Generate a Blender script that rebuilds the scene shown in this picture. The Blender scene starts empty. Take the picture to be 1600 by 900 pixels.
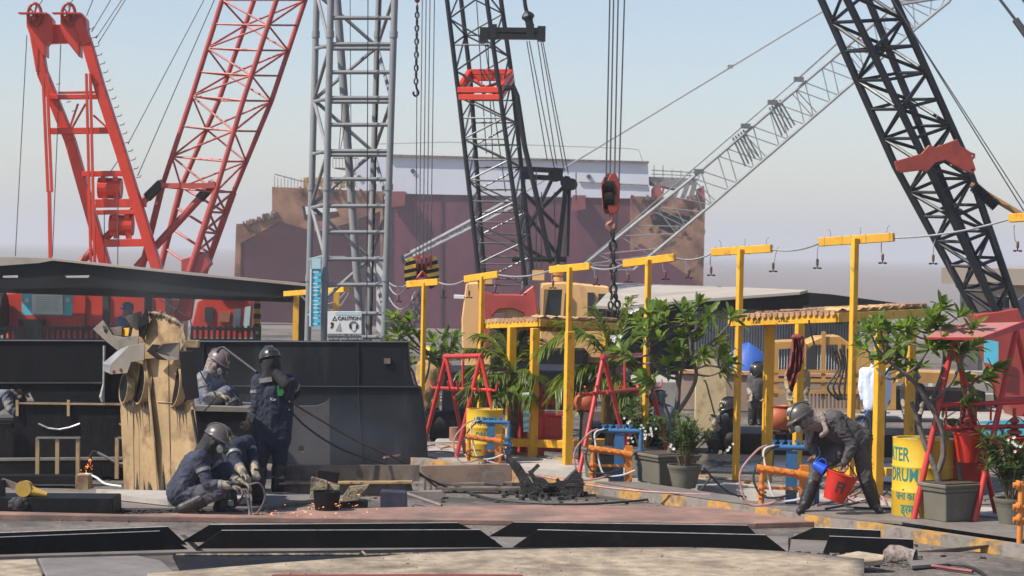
import bpy, bmesh, math, random
from mathutils import Vector as V, Matrix, noise
from mathutils.geometry import tessellate_polygon
random.seed(11)
R = math.radians
SC = bpy.context.scene
COL = SC.collection
# ------------------------------------------------------------------ camera
F = 3600.0                                   # focal length in 1600-px units
CAM = V((0, 0, 3.0))
PITCH, ROLL = math.atan(58.5 / F), R(1.13)
FW = V((0, math.cos(PITCH), -math.sin(PITCH)))
_r0 = V((1, 0, 0)); _u0 = V((0, math.sin(PITCH), math.cos(PITCH)))
RT = _r0 * math.cos(ROLL) + _u0 * math.sin(ROLL)
UP = _u0 * math.cos(ROLL) - _r0 * math.sin(ROLL)
cam = bpy.data.cameras.new('camera'); co = bpy.data.objects.new('camera', cam); COL.objects.link(co)
m = Matrix.Identity(4)
for i in range(3):
    m[i][0] = RT[i]; m[i][1] = UP[i]; m[i][2] = -FW[i]; m[i][3] = CAM[i]
co.matrix_world = m
cam.sensor_width = 36; cam.lens = 36 * F / 1600; cam.clip_start = 0.5; cam.clip_end = 60000
cam.dof.use_dof = True; cam.dof.focus_distance = 28; cam.dof.aperture_fstop = 6.3
SC.camera = co
# ------------------------------------------------------------------ light
SUN_AZ = V((-0.92, -0.38, 0)).normalized(); SUN_EL = R(49)
SUNV = SUN_AZ * math.cos(SUN_EL) + V((0, 0, math.sin(SUN_EL)))
W = bpy.data.worlds.new('World'); SC.world = W; W.use_nodes = True
nt = W.node_tree
sky = nt.nodes.new('ShaderNodeTexSky'); sky.sky_type = 'NISHITA'; sky.sun_disc = False
sky.sun_elevation = SUN_EL; sky.sun_rotation = math.atan2(SUN_AZ.x, SUN_AZ.y)
sky.altitude = 0; sky.air_density = 1.0; sky.dust_density = 0.7; sky.ozone_density = 1.6
bg = nt.nodes['Background']; bg.inputs[1].default_value = 0.096
tint = nt.nodes.new('ShaderNodeMix'); tint.data_type = 'RGBA'; tint.blend_type = 'MULTIPLY'; tint.inputs[0].default_value = 1; tint.inputs[7].default_value = (1.03, .99, 1.03, 1)
nt.links.new(sky.outputs[0], tint.inputs[6]); nt.links.new(tint.outputs[2], bg.inputs[0])
sl = bpy.data.lights.new('sun', 'SUN'); so = bpy.data.objects.new('sun', sl); COL.objects.link(so)
sl.energy = 4.5; sl.angle = R(0.5); sl.color = (1, 0.94, 0.85)
so.rotation_euler = (-SUNV).to_track_quat('-Z', 'Y').to_euler()
SC.view_settings.view_transform = 'Standard'; SC.view_settings.look = 'None'
SC.view_settings.exposure = 0.58; SC.view_settings.gamma = 1
SC.cycles.max_bounces = 6; SC.cycles.volume_bounces = 1
SC.cycles.volume_step_rate = 4
# ------------------------------------------------------------------ helpers
def P(px, py, d):
    return CAM + (FW + RT * ((px - 800) / F) + UP * ((450 - py) / F)) * d
def G(px, py, z=0.0):
    r = FW + RT * ((px - 800) / F) + UP * ((450 - py) / F)
    return CAM + r * ((z - CAM.z) / r.z)
def dep(p): return (p - CAM).dot(FW)
X, Y, Z = V((1, 0, 0)), V((0, 1, 0)), V((0, 0, 1))
def perp(d):
    d = d.normalized(); a = d.cross(Z if abs(d.z) < .9 else X).normalized()
    return a, d.cross(a).normalized()
class MB:
    def __init__(s): s.v = []; s.f = []; s.mi = []
    def add(s, vs, fs, mi=0):
        n = len(s.v); s.v += [V(v) for v in vs]
        for f in fs: s.f.append([n + i for i in f]); s.mi.append(mi)
        return s
    def tube(s, p, q, r, r2=None, n=8, mi=0):
        r2 = r if r2 is None else r2; a, b = perp(q - p); vs = []
        for c, rr in ((p, r), (q, r2)):
            for i in range(n):
                t = 2 * math.pi * i / n; vs.append(c + (a * math.cos(t) + b * math.sin(t)) * rr)
        fs = [[i, (i + 1) % n, n + (i + 1) % n, n + i] for i in range(n)]
        fs += [list(range(n))[::-1], list(range(n, 2 * n))]
        return s.add(vs, fs, mi)
    def path(s, pts, r, n=6, mi=0, closed=False):
        rs = r if isinstance(r, (list, tuple)) else [r] * len(pts); vs = []; a = None; N = len(pts)
        for k, p in enumerate(pts):
            t = (pts[(k + 1) % N] - pts[k - 1]) if closed else (pts[min(k + 1, N - 1)] - pts[max(k - 1, 0)])
            t.normalize()
            if a is None: a = perp(t)[0]
            a = (a - t * a.dot(t)).normalized(); b = t.cross(a)
            for i in range(n):
                u = 2 * math.pi * i / n; vs.append(p + (a * math.cos(u) + b * math.sin(u)) * rs[k])
        fs = []
        for k in range(N if closed else N - 1):
            k2 = (k + 1) % N
            for i in range(n): fs.append([k * n + i, k * n + (i + 1) % n, k2 * n + (i + 1) % n, k2 * n + i])
        if not closed: fs += [list(range(n))[::-1], [(N - 1) * n + i for i in range(n)]]
        return s.add(vs, fs, mi)
    def bar(s, p, q, w, h, up=None, mi=0):
        d = (q - p).normalized(); up = up or (Z if abs(d.z) < .9 else Y)
        a = d.cross(up).normalized() * (w / 2); b = a.cross(d).normalized() * (h / 2)
        vs = [c + x for c in (p, q) for x in (-a - b, a - b, a + b, -a + b)]
        return s.add(vs, [[3, 2, 1, 0], [4, 5, 6, 7], [0, 1, 5, 4], [1, 2, 6, 5], [2, 3, 7, 6], [3, 0, 4, 7]], mi)
    def box(s, c, sz, rz=0, mi=0, M=None):
        M = M or Matrix.Rotation(rz, 3, 'Z'); x, y, z = [k / 2 for k in sz]
        vs = [c + M @ V(k) for k in ((-x, -y, -z), (x, -y, -z), (x, y, -z), (-x, y, -z), (-x, -y, z), (x, -y, z), (x, y, z), (-x, y, z))]
        return s.add(vs, [[3, 2, 1, 0], [4, 5, 6, 7], [0, 1, 5, 4], [1, 2, 6, 5], [2, 3, 7, 6], [3, 0, 4, 7]], mi)
    def plate(s, outer, vec, holes=(), mi=0):
        loops = [list(outer)] + [list(h) for h in holes]; flat = [p for l in loops for p in l]; n = len(flat)
        tris = tessellate_polygon(loops)
        vs = flat + [p + vec for p in flat]; fs = []
        for t in tris: fs.append(list(t)); fs.append([i + n for i in t][::-1])
        o = 0
        for l in loops:
            k = len(l)
            for i in range(k): fs.append([o + i, o + (i + 1) % k, n + o + (i + 1) % k, n + o + i])
            o += k
        return s.add(vs, fs, mi)
    def lathe(s, c, prof, n=20, M=None, mi=0, cap=True):
        M = M or Matrix.Identity(3); vs = []
        for r, z in prof:
            for i in range(n):
                t = 2 * math.pi * i / n; vs.append(c + M @ V((r * math.cos(t), r * math.sin(t), z)))
        fs = [[k * n + i, k * n + (i + 1) % n, (k + 1) * n + (i + 1) % n, (k + 1) * n + i] for k in range(len(prof) - 1) for i in range(n)]
        if cap: fs += [list(range(n))[::-1], [(len(prof) - 1) * n + i for i in range(n)]]
        return s.add(vs, fs, mi)
    def ell(s, c, rx, ry, rz, M=None, n=12, m=8, mi=0):
        M = M or Matrix.Identity(3)
        vs = [c + M @ V((0, 0, -rz))]
        for j in range(1, m):
            ph = -math.pi / 2 + math.pi * j / m
            for i in range(n):
                t = 2 * math.pi * i / n
                vs.append(c + M @ V((rx * math.cos(ph) * math.cos(t), ry * math.cos(ph) * math.sin(t), rz * math.sin(ph))))
        vs.append(c + M @ V((0, 0, rz))); fs = []
        for i in range(n): fs.append([0, 1 + (i + 1) % n, 1 + i])
        for j in range(m - 2):
            for i in range(n):
                a = 1 + j * n; fs.append([a + i, a + (i + 1) % n, a + n + (i + 1) % n, a + n + i])
        a = 1 + (m - 2) * n; L = len(vs) - 1
        for i in range(n): fs.append([a + i, a + (i + 1) % n, L])
        return s.add(vs, fs, mi)
    def cap(s, p, q, r, r2, mi=0):                      # tapered capsule
        s.tube(p, q, r, r2, 12, mi); s.ell(p, r, r, r, mi=mi); s.ell(q, r2, r2, r2, mi=mi); return s
    def build(s, name, mat, parent=None, smooth=False, bevel=0, origin=None):
        me = bpy.data.meshes.new(name)
        if parent is not None: o0 = parent.get('_o'); o0 = V(o0) if o0 else V(parent.location)
        elif origin is not None: o0 = V(origin)
        else:
            xs = [v.x for v in s.v]; ys = [v.y for v in s.v]; zs = [v.z for v in s.v]
            o0 = V(((min(xs) + max(xs)) / 2, (min(ys) + max(ys)) / 2, min(zs)))
        me.from_pydata([v - o0 for v in s.v], [], s.f)
        for mm in (mat if isinstance(mat, (list, tuple)) else [mat]): me.materials.append(mm)
        if any(s.mi): me.polygons.foreach_set('material_index', s.mi)
        bm = bmesh.new(); bm.from_mesh(me); bmesh.ops.recalc_face_normals(bm, faces=bm.faces); bm.to_mesh(me); bm.free()
        if smooth:
            me.polygons.foreach_set('use_smooth', [True] * len(me.polygons)); me.set_sharp_from_angle(angle=R(40))
        o = bpy.data.objects.new(name, me); COL.objects.link(o)
        if parent is not None:
            o.parent = parent; o['_o'] = tuple(o0)
        else: o.location = o0; o['_o'] = tuple(o0)
        if bevel:
            b = o.modifiers.new('bevel', 'BEVEL'); b.width = bevel; b.segments = 1; b.limit_method = 'ANGLE'; b.angle_limit = R(50)
        return o
def tag(o, label, cat, group=None, kind=None):
    if label: o['label'] = label
    if cat: o['category'] = cat
    if group: o['group'] = group
    if kind: o['kind'] = kind
    return o
def thing(name, label, cat, loc, group=None):
    o = bpy.data.objects.new(name, None); COL.objects.link(o); o.location = loc; o.empty_display_size = .2; o['_o'] = tuple(loc)
    return tag(o, label, cat, group)
def copy_tree(o, par=None, delta=None):
    c = o.copy(); COL.objects.link(c)
    if par is not None: c.parent = par
    for ch in [k for k in COL.objects if k.parent == o]: copy_tree(ch, c)
    return c
def sag(p, q, drop, n=14):
    return [p.lerp(q, i / n) - Z * (drop * 4 * (i / n) * (1 - i / n)) for i in range(n + 1)]
def spl(pts, n=8):                                       # catmull-rom through points
    out = []; q = [pts[0]] + list(pts) + [pts[-1]]
    for i in range(1, len(q) - 2):
        for k in range(n):
            t = k / n; a, b, c, d = q[i - 1], q[i], q[i + 1], q[i + 2]
            out.append(.5 * ((2 * b) + (c - a) * t + (2 * a - 5 * b + 4 * c - d) * t * t + (3 * b - a - 3 * c + d) * t ** 3))
    return out + [pts[-1]]
# ------------------------------------------------------------------ materials
def pm(name, col, rough=.6, metal=0, var=.25, scale=4, dirt=None, damt=.45, dscale=3, streak=1, bump=.0, bscale=25, trans=0, coat=0, stretch=None, spec=.5):
    mt = bpy.data.materials.new(name); mt.use_nodes = True; t = mt.node_tree; N = t.nodes; L = t.links
    bs = N['Principled BSDF']; bs.inputs['Roughness'].default_value = rough; bs.inputs['Metallic'].default_value = metal; bs.inputs['Specular IOR Level'].default_value = spec
    if coat: bs.inputs['Coat Weight'].default_value = coat
    tc = N.new('ShaderNodeTexCoord'); mp = N.new('ShaderNodeMapping'); L.new(tc.outputs['Object'], mp.inputs[0])
    mp.inputs['Scale'].default_value = stretch or (1, 1, streak)
    def noise(s, det=6, src=mp):
        n = N.new('ShaderNodeTexNoise'); n.inputs['Scale'].default_value = s; n.inputs['Detail'].default_value = det; n.inputs['Roughness'].default_value = .62
        L.new(src.outputs[0], n.inputs['Vector']); return n
    n1 = noise(scale)
    rp = N.new('ShaderNodeValToRGB'); L.new(n1.outputs['Fac'], rp.inputs[0])
    c = V(col); e = rp.color_ramp.elements
    e[0].position = .3; e[1].position = .7
    e[0].color = (*(c * (1 - var)), 1); e[1].color = (*[min(1, k * (1 + var)) for k in c], 1)
    last = rp.outputs[0]
    if dirt:
        n2 = noise(dscale, 9); r2 = N.new('ShaderNodeValToRGB'); L.new(n2.outputs['Fac'], r2.inputs[0])
        p = 1 - damt; r2.color_ramp.elements[0].position = max(0, p - .09); r2.color_ramp.elements[1].position = min(1, p + .09)
        mx = N.new('ShaderNodeMix'); mx.data_type = 'RGBA'; L.new(r2.outputs[0], mx.inputs[0]); L.new(last, mx.inputs[6]); mx.inputs[7].default_value = (*dirt, 1)
        last = mx.outputs[2]
    L.new(last, bs.inputs['Base Color'])
    rr = N.new('ShaderNodeMapRange'); L.new(n1.outputs['Fac'], rr.inputs[0]); rr.inputs[3].default_value = min(1, rough + .12); rr.inputs[4].default_value = max(.05, rough - .12)
    L.new(rr.outputs[0], bs.inputs['Roughness'])
    if bump:
        n3 = noise(bscale, 4); b = N.new('ShaderNodeBump'); b.inputs['Strength'].default_value = bump; b.inputs['Distance'].default_value = .02
        L.new(n3.outputs['Fac'], b.inputs['Height']); L.new(b.outputs[0], bs.inputs['Normal'])
    if trans:
        tr = N.new('ShaderNodeBsdfTranslucent'); hs = N.new('ShaderNodeHueSaturation'); L.new(last, hs.inputs['Color']); hs.inputs['Value'].default_value = 2.6; hs.inputs['Hue'].default_value = .47
        L.new(hs.outputs[0], tr.inputs[0]); ms = N.new('ShaderNodeMixShader'); ms.inputs[0].default_value = trans
        L.new(bs.outputs[0], ms.inputs[1]); L.new(tr.outputs[0], ms.inputs[2]); L.new(ms.outputs[0], N['Material Output'].inputs[0])
    return mt
def emit(name, col, s):
    mt = bpy.data.materials.new(name); mt.use_nodes = True; b = mt.node_tree.nodes['Principled BSDF']
    b.inputs['Base Color'].default_value = (*col, 1); b.inputs['Emission Color'].default_value = (*col, 1); b.inputs['Emission Strength'].default_value = s
    return mt
RUSTC = (.13, .055, .03)
M = dict(
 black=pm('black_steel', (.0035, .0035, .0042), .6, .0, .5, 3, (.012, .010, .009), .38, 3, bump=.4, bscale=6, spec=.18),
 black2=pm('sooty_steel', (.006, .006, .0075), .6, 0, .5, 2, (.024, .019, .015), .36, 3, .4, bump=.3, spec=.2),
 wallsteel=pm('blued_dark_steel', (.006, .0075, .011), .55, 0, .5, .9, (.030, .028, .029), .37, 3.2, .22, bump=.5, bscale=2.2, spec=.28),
 edge=pm('cut_steel_edge', (.42, .40, .37), .5, .5, .3, 12),
 rustpl=pm('red_rust_plate', (.27, .155, .118), .8, 0, .32, 1.8, (.15, .10, .08), .46, 1.2, bump=.35, bscale=40),
 greypl=pm('grey_steel_plate', (.19, .165, .145), .6, .1, .3, 1.5, (.13, .11, .10), .4, 2.5, bump=.2),
 beigepl=pm('pale_scorched_plate', (.33, .26, .18), .8, 0, .38, 6, (.13, .095, .065), .44, 1.3, bump=.5, bscale=30),
 cream=pm('cream_painted_steel', (.38, .255, .125), .65, 0, .22, 2, (.15, .085, .045), .41, 3.5, .8, bump=.2),
 creamr=pm('cream_rusty_plate', (.55, .42, .23), .6, 0, .15, 3, (.28, .13, .045), .37, 5, .7, bump=.2),
 browngrey=pm('brown_grey_beam', (.16, .125, .10), .6, .1, .35, 2, (.03, .028, .027), .43, 2.5, .6, bump=.3),
 scrap=pm('charred_scrap', (.026, .024, .023), .75, 0, .6, 6, (.075, .06, .047), .38, 6, bump=.8),
 burnt=pm('flaking_burnt_plate', (.33, .26, .15), .8, 0, .4, 12, (.07, .06, .05), .5, 9, bump=.9),
 yellow=pm('yellow_paint', (.68, .35, .018), .5, 0, .2, 2.5, (.20, .085, .022), .345, 11, .5, bump=.12),
 yellowd=pm('yellow_drum_paint', (.66, .42, .03), .4, 0, .12, 2.5, (.3, .17, .04), .31, 5, .4, bump=.1),
 red=pm('red_paint', (.50, .035, .03), .45, 0, .18, 4, (.22, .03, .02), .33, 6),
 orange=pm('orange_paint', (.62, .20, .03), .45, 0, .2, 5, (.25, .09, .03), .36, 9),
 blue=pm('blue_paint', (.035, .15, .33), .45, 0, .2, 5, (.02, .06, .12), .33, 9),
 cranered=pm('crane_vermilion', (.52, .032, .011), .42, 0, .15, 2, (.34, .035, .018), .33, 3, .5),
 boomred=pm('faded_red_boom', (.36, .048, .038), .5, 0, .25, 2, (.22, .07, .05), .36, 4),
 cranetan=pm('tan_crane_paint', (.68, .40, .155), .5, 0, .12, 1.2, (.40, .23, .10), .33, 2, .4),
 boomblk=pm('black_boom_paint', (.010, .011, .014), .42, 0, .4, 3, spec=.4),
 boomgrey=pm('grey_boom_paint', (.23, .235, .235), .55, 0, .25, 1.5),
 silver=pm('galvanised_tube', (.23, .235, .24), .5, .1, .2, 3, (.15, .14, .135), .33, 6, .3),
 boardred=pm('dull_red_block', (.27, .04, .025), .5, 0, .25, 4, (.06, .04, .03), .36, 7),
 laced=pm('dark_lacing', (.07, .072, .075), .4, .2, .3, 3), chain=pm('dark_chain_steel', (.035, .03, .03), .5, .5, .4, 20),
 rope=pm('wire_rope', (.10, .10, .105), .6, .3, .2, 20),
 ropelt=pm('pale_cable', (.25, .25, .26), .6, 0, .2, 20),
 rubber=pm('black_hose', (.015, .015, .015), .6, 0, .3, 8),
 hosered=pm('red_hose', (.16, .03, .03), .55, 0, .3, 8),
 hosebrown=pm('brown_hose', (.06, .035, .03), .6, 0, .3, 8),
 hosepink=pm('faded_hose', (.38, .20, .19), .6, 0, .3, 8),
 hosewhite=pm('white_hose', (.55, .57, .57), .5, 0, .2, 8),
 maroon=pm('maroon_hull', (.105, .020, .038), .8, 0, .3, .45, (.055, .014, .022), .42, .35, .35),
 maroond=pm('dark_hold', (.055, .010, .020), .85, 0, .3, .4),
 tan=pm('rusty_tan_hull', (.27, .14, .078), .85, 0, .4, .6, (.10, .035, .022), .46, .4),
 shipwhite=pm('ship_white', (.55, .57, .62), .6, 0, .06, .5, (.36, .35, .36), .33, .3, .3),
 roofdark=pm('roof_fascia_dark', (.011, .011, .012), .8, 0, .25, 1, spec=.2),
 roofpale=pm('roof_sheet_pale', (.37, .325, .27), .75, 0, .15, .6, (.26, .23, .19), .4, .5),
 concrete=pm('concrete', (.36, .33, .29), .8, 0, .18, 1.5, (.22, .20, .18), .38, 1, bump=.2),
 bldg=pm('beige_render', (.42, .35, .27), .8, 0, .1, .8, (.30, .25, .2), .36, .7, .4),
 corr=pm('corrugated_sheet', (.58, .57, .57), .6, 0, .2, 1.5),
 kerb=None, tile=pm('clay_tile', (.42, .24, .13), .8, 0, .35, 5, (.22, .12, .07), .4, 8, bump=.3),
 tileflat=pm('yellow_edge_tile', (.55, .36, .14), .7, 0, .25, 5, (.3, .18, .08), .4, 8),
 pot=pm('grey_planter', (.135, .125, .095), .7, 0, .15, 3, (.22, .2, .16), .34, 3),
 clay=pm('terracotta', (.42, .10, .04), .55, 0, .2, 4),
 soil=pm('soil', (.06, .04, .028), .9, 0, .4, 20),
 leaf=pm('plumeria_leaf', (.085, .145, .02), .42, 0, .65, 5, trans=.36, spec=.35),
 leafd=pm('shrub_leaf', (.06, .11, .025), .4, 0, .4, 5, trans=.28),
 palmleaf=pm('palm_leaf', (.105, .15, .018), .4, 0, .55, 5, trans=.34),
 bark=pm('grey_bark', (.12, .10, .085), .85, 0, .3, 12, bump=.4),
 petal=pm('white_petal', (.75, .74, .68), .6, 0, .08, 8, trans=.2),
 stem=pm('green_brown_stem', (.14, .10, .05), .8, 0, .3, 12),
 navy=pm('navy_coverall', (.012, .016, .034), .85, 0, .4, 5, (.035, .034, .042), .36, 5, bump=.9, bscale=9, stretch=(1, 1, .6)),
 navyl=pm('faded_navy_coverall', (.026, .031, .056), .85, 0, .4, 5, (.085, .078, .08), .41, 3.5, bump=.9, bscale=9, stretch=(1, 1, .6)),
 pale=pm('pale_blue_overall', (.13, .145, .19), .85, 0, .4, 5, (.30, .28, .265), .42, 4, bump=.9, bscale=9),
 greycl=pm('grey_work_clothes', (.062, .055, .057), .88, 0, .35, 5, (.105, .095, .09), .38, 3, bump=1., bscale=9),
 darkcl=pm('dark_clothes', (.018, .018, .02), .85, 0, .4, 5, bump=.7, bscale=9),
 khaki=pm('khaki_turnout', (.34, .22, .08), .8, 0, .25, 5, bump=.7, bscale=9),
 shirt=pm('white_shirt', (.62, .68, .80), .8, 0, .08, 5, bump=.6, bscale=9),
 jeans=pm('dark_jeans', (.02, .025, .045), .8, 0, .3, 6, bump=.5, bscale=9),
 skin=pm('brown_skin', (.17, .085, .05), .55, 0, .15, 8),
 glove=pm('leather_glove', (.30, .245, .175), .8, 0, .3, 14, (.10, .08, .06), .42, 8, bump=.6),
 boot=pm('dusty_boot', (.012, .011, .011), .5, 0, .4, 8, (.05, .042, .036), .36, 6, bump=.3),
 scarf=pm('brown_scarf', (.24, .19, .165), .9, 0, .35, 22, (.06, .05, .05), .42, 25, bump=.6),
 helmet=pm('grey_brown_helmet', (.085, .072, .066), .32, 0, .15, 5, (.14, .12, .11), .36, 5),
 helmbl=pm('black_helmet', (.03, .029, .028), .3, 0, .2, 5, (.09, .08, .07), .36, 8),
 yellowhat=pm('yellow_hat', (.55, .36, .03), .5),
 bluehat=pm('blue_cap', (.05, .09, .28), .7),
 reflect=pm('reflective_tape', (.20, .195, .19), .5, .1, .35, 14),
 mask=pm('respirator_grey', (.10, .10, .10), .5, 0, .3, 10),
 filt=pm('filter_ring', (.38, .40, .34), .5, 0, .2, 10),
 glass=pm('dark_glass', (.02, .028, .035), .08, 0, .2, 2),
 glassl=pm('cab_glass', (.10, .13, .17), .08, 0, .3, 2),
 white=pm('white_board', (.70, .69, .66), .5, 0, .08, 4, (.55, .52, .48), .33, 6),
 cyan=pm('cyan_board', (.10, .48, .62), .45, 0, .12, 3),
 cyanl=pm('pale_cyan_board', (.42, .60, .64), .45, 0, .08, 3),
 ink=pm('dark_ink', (.03, .03, .032), .5), inkgreen=pm('green_paint', (.01, .16, .14), .6),
 logogreen=pm('green_print', (.02, .15, .04), .6),
 tarp=pm('blue_tarp', (.035, .11, .40), .45, 0, .25, 3, bump=.5, bscale=4),
 bluepl=pm('blue_plastic', (.012, .07, .50), .3, 0, .12, 5), redpl=pm('red_bucket', (.50, .022, .012), .35, 0, .12, 5),
 cloth=pm('red_check_cloth', (.30, .055, .045), .9, 0, .5, 40, (.10, .03, .03), .45, 50, bump=.6),
 lamp=pm('beacon', (.6, .30, .08), .4),
 boom_y=pm('hook_yellow', (.62, .40, .05), .45, 0, .15, 3), spark=emit('spark', (1, .26, .05), 3), ember=emit('ember', (1, .22, .03), 3),
)
# ================================================================== setting
def gmat():
    mt = bpy.data.materials.new('yard_ground'); mt.use_nodes = True; t = mt.node_tree; N, L = t.nodes, t.links; bs = N['Principled BSDF']
    tc = N.new('ShaderNodeTexCoord')
    def nz(s, d=8):
        n = N.new('ShaderNodeTexNoise'); n.inputs['Scale'].default_value = s; n.inputs['Detail'].default_value = d; n.inputs['Roughness'].default_value = .65
        L.new(tc.outputs['Object'], n.inputs[0]); return n
    def ramp(n, a, ca, b, cb):
        r = N.new('ShaderNodeValToRGB'); L.new(n.outputs['Fac'], r.inputs[0]); e = r.color_ramp.elements
        e[0].position = a; e[0].color = (*ca, 1); e[1].position = b; e[1].color = (*cb, 1); return r
    c1 = ramp(nz(1.1), .32, (.085, .075, .066), .68, (.25, .215, .18))
    c2 = ramp(nz(9), .35, (.55, .55, .55), .65, (1.2, 1.15, 1.1))
    mu = N.new('ShaderNodeMix'); mu.data_type = 'RGBA'; mu.blend_type = 'MULTIPLY'; mu.inputs[0].default_value = 1
    L.new(c1.outputs[0], mu.inputs[6]); L.new(c2.outputs[0], mu.inputs[7])
    so_ = ramp(nz(.45, 6), .50, (0, 0, 0), .62, (1, 1, 1))
    mx = N.new('ShaderNodeMix'); mx.data_type = 'RGBA'; L.new(so_.outputs[0], mx.inputs[0]); L.new(mu.outputs[2], mx.inputs[6]); mx.inputs[7].default_value = (.055, .05, .047, 1)
    L.new(mx.outputs[2], bs.inputs['Base Color']); bs.inputs['Roughness'].default_value = .9
    b = N.new('ShaderNodeBump'); b.inputs['Strength'].default_value = .8; b.inputs['Distance'].default_value = .05
    L.new(nz(14, 6).outputs['Fac'], b.inputs['Height']); L.new(b.outputs[0], bs.inputs['Normal']); return mt
g = MB(); nx, ny = 140, 110; vs = []
for j in range(ny + 1):
    for i in range(nx + 1):
        x = -42 + 84 * i / nx; y = 4 + 88 * (j / ny) ** 1.35
        vs.append(V((x, y, 0 if y < 84 else -3.6 * ((y - 84) / 8))))
fs = [[j * (nx + 1) + i, j * (nx + 1) + i + 1, (j + 1) * (nx + 1) + i + 1, (j + 1) * (nx + 1) + i] for j in range(ny) for i in range(nx)]
g.add(vs, fs); o = g.build('yard_ground', gmat(), origin=(0, 0, 0), smooth=True); o['kind'] = 'structure'
# muddy sea
sm = bpy.data.materials.new('muddy_sea'); sm.use_nodes = True; t = sm.node_tree; bs = t.nodes['Principled BSDF']
bs.inputs['Base Color'].default_value = (.20, .17, .155, 1); bs.inputs['Roughness'].default_value = .6; bs.inputs['Specular IOR Level'].default_value = .15
tc = t.nodes.new('ShaderNodeTexCoord'); mp = t.nodes.new('ShaderNodeMapping'); mp.inputs['Scale'].default_value = (.02, .25, 1); t.links.new(tc.outputs['Object'], mp.inputs[0])
n = t.nodes.new('ShaderNodeTexNoise'); n.inputs['Scale'].default_value = 1; n.inputs['Detail'].default_value = 8; t.links.new(mp.outputs[0], n.inputs[0])
b = t.nodes.new('ShaderNodeBump'); b.inputs['Strength'].default_value = .5; b.inputs['Distance'].default_value = .4; t.links.new(n.outputs['Fac'], b.inputs['Height']); t.links.new(b.outputs[0], bs.inputs['Normal'])
o = MB().add([(-9000, 60, -3.2), (9000, 60, -3.2), (9000, 30000, -3.2), (-9000, 30000, -3.2)], [[0, 1, 2, 3]]).build('sea', sm, origin=(0, 0, -3.2)); o['kind'] = 'structure'
ky = pm('kerb_yellow', (.46, .245, .055), .75, 0, .2, 5, (.17, .13, .095), .46, 7, bump=.3); kg = pm('kerb_grey', (.22, .19, .16), .8, 0, .2, 5, (.12, .10, .09), .40, 7, bump=.3)
def kerb(a, b, hgt, th, L, name='kerb'):
    d = (b - a); n = int(d.length / L); u = d.normalized(); w = V((-u.y, u.x, 0)); w = w if w.y > 0 else -w
    k = MB()
    for i in range(n):
        p = a + u * (i * L); q = a + u * ((i + 1) * L)
        k.bar(p + w * th / 2 + Z * hgt / 2, q + w * th / 2 + Z * hgt / 2, th, hgt, Z, mi=i % 2)
    o = k.build(name, [ky, kg]); o['kind'] = 'structure'; return o
KA, KB = G(1660, 882), G(590, 721)
kerb(KA, KB, .125, .16, .40)
FA, FB = G(1420, 803), G(640, 702)
kerb(FA, FB, .14, .16, .42)
# walkway of slabs between the two kerbs
WZ = .12
uK = (KB - KA).normalized(); wK = V((-uK.y, uK.x, 0)); wK = wK if wK.y > 0 else -wK
wk = MB()
wk.plate([KA + wK * .17 + X * 3, KB + wK * .17, FB + V((0, -.01, 0)), FA + V((0, -.01, 0)), FA + V((3.0, -.6, 0))], Z * WZ)
o = wk.build('walkway', M['concrete']); o['kind'] = 'structure'
def sheet(name, pts, th, mat, label=None, cat=None, structure=False, **k):
    o = MB().plate(pts, Z * -th).build(name, mat, **k)
    if structure: o['kind'] = 'structure'
    else: tag(o, label, cat)
    return o
sheet('steel_sheet', [G(1345, 804, .15), G(1425, 816, .15), G(1480, 824, .15), G(1600, 841, .15), G(1640, 847, .15), G(1640, 818, .15), G(1440, 800, .15)], .015, M['greypl'], 'grey steel walkway sheet laid under the red canopied bucket stand', 'steel sheet')
sheet('steel_sheet', [G(1180, 784, .14), G(1225, 796, .14), G(1300, 807, .14), G(1345, 812, .14), G(1410, 818, .14), G(1390, 790, .14), G(1200, 776, .14)], .012, M['greypl'], 'narrow steel sheet under the boots of the man with the red bucket', 'steel sheet')
sheet('steel_sheet', [G(930, 752, .145), G(1090, 776, .145), G(1170, 787, .145), G(1150, 775, .145), G(1000, 753, .145)], .012, M['greypl'], 'steel sheet on the striped kerb in front of the two grey flower pots', 'steel sheet')

# ---- foreground: reddish rusty deck plate, stiffened panels, pale plates
rp = MB().plate([G(-60, 812), G(180, 815), G(700, 820), G(1180, 826), G(1338, 822), G(1338, 815), G(1180, 800), G(800, 797), G(640, 800), G(200, 812), G(-60, 806)], Z * .06)
tag(rp.build('deck_plate', M['rustpl'], bevel=.008), 'large flat rust pink deck plate lying behind the black stiffeners', 'steel plate')
def stiff_panel(label, base, stiffs):
    b0 = G(*base[0]); t = thing('stiffened_panel', label, 'steel panel', b0)
    MB().plate([G(*p) for p in base], Z * .03).build('base_plate', M['greypl'], t, bevel=.005)
    for pts in stiffs:                            # first two points stand on the plate; upright flat bar in their vertical plane
        p0, p1 = G(*pts[0], .032), G(*pts[1], .032); d = (p1 - p0); out = []
        for px, py in pts[2:]:
            r = FW + RT * ((px - 800) / F) + UP * ((450 - py) / F); nrm = V((-d.y, d.x, 0)).normalized()
            k = (p0 - CAM).dot(nrm) / r.dot(nrm); out.append(CAM + r * k)
        nrm = V((-d.y, d.x, 0)).normalized(); nrm = nrm if nrm.y > 0 else -nrm
        MB().plate([p0, p1] + out, nrm * .02).build('stiffener', M['black'], t)
        e = MB(); e.path([p0 + nrm * .004] [:0] + [out[-1] + nrm * .01, out[0] + nrm * .01], .005, 4); e.build('cut_edge', M['edge'], t)
stiff_panel('left black stiffened panel lying at the lower left corner', [(-80, 876), (320, 866), (288, 838), (-80, 846)],
            [[(-60, 852), (292, 851), (262, 823), (-60, 835)], [(-60, 868), (294, 858), (250, 830), (-60, 842)]])
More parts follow.
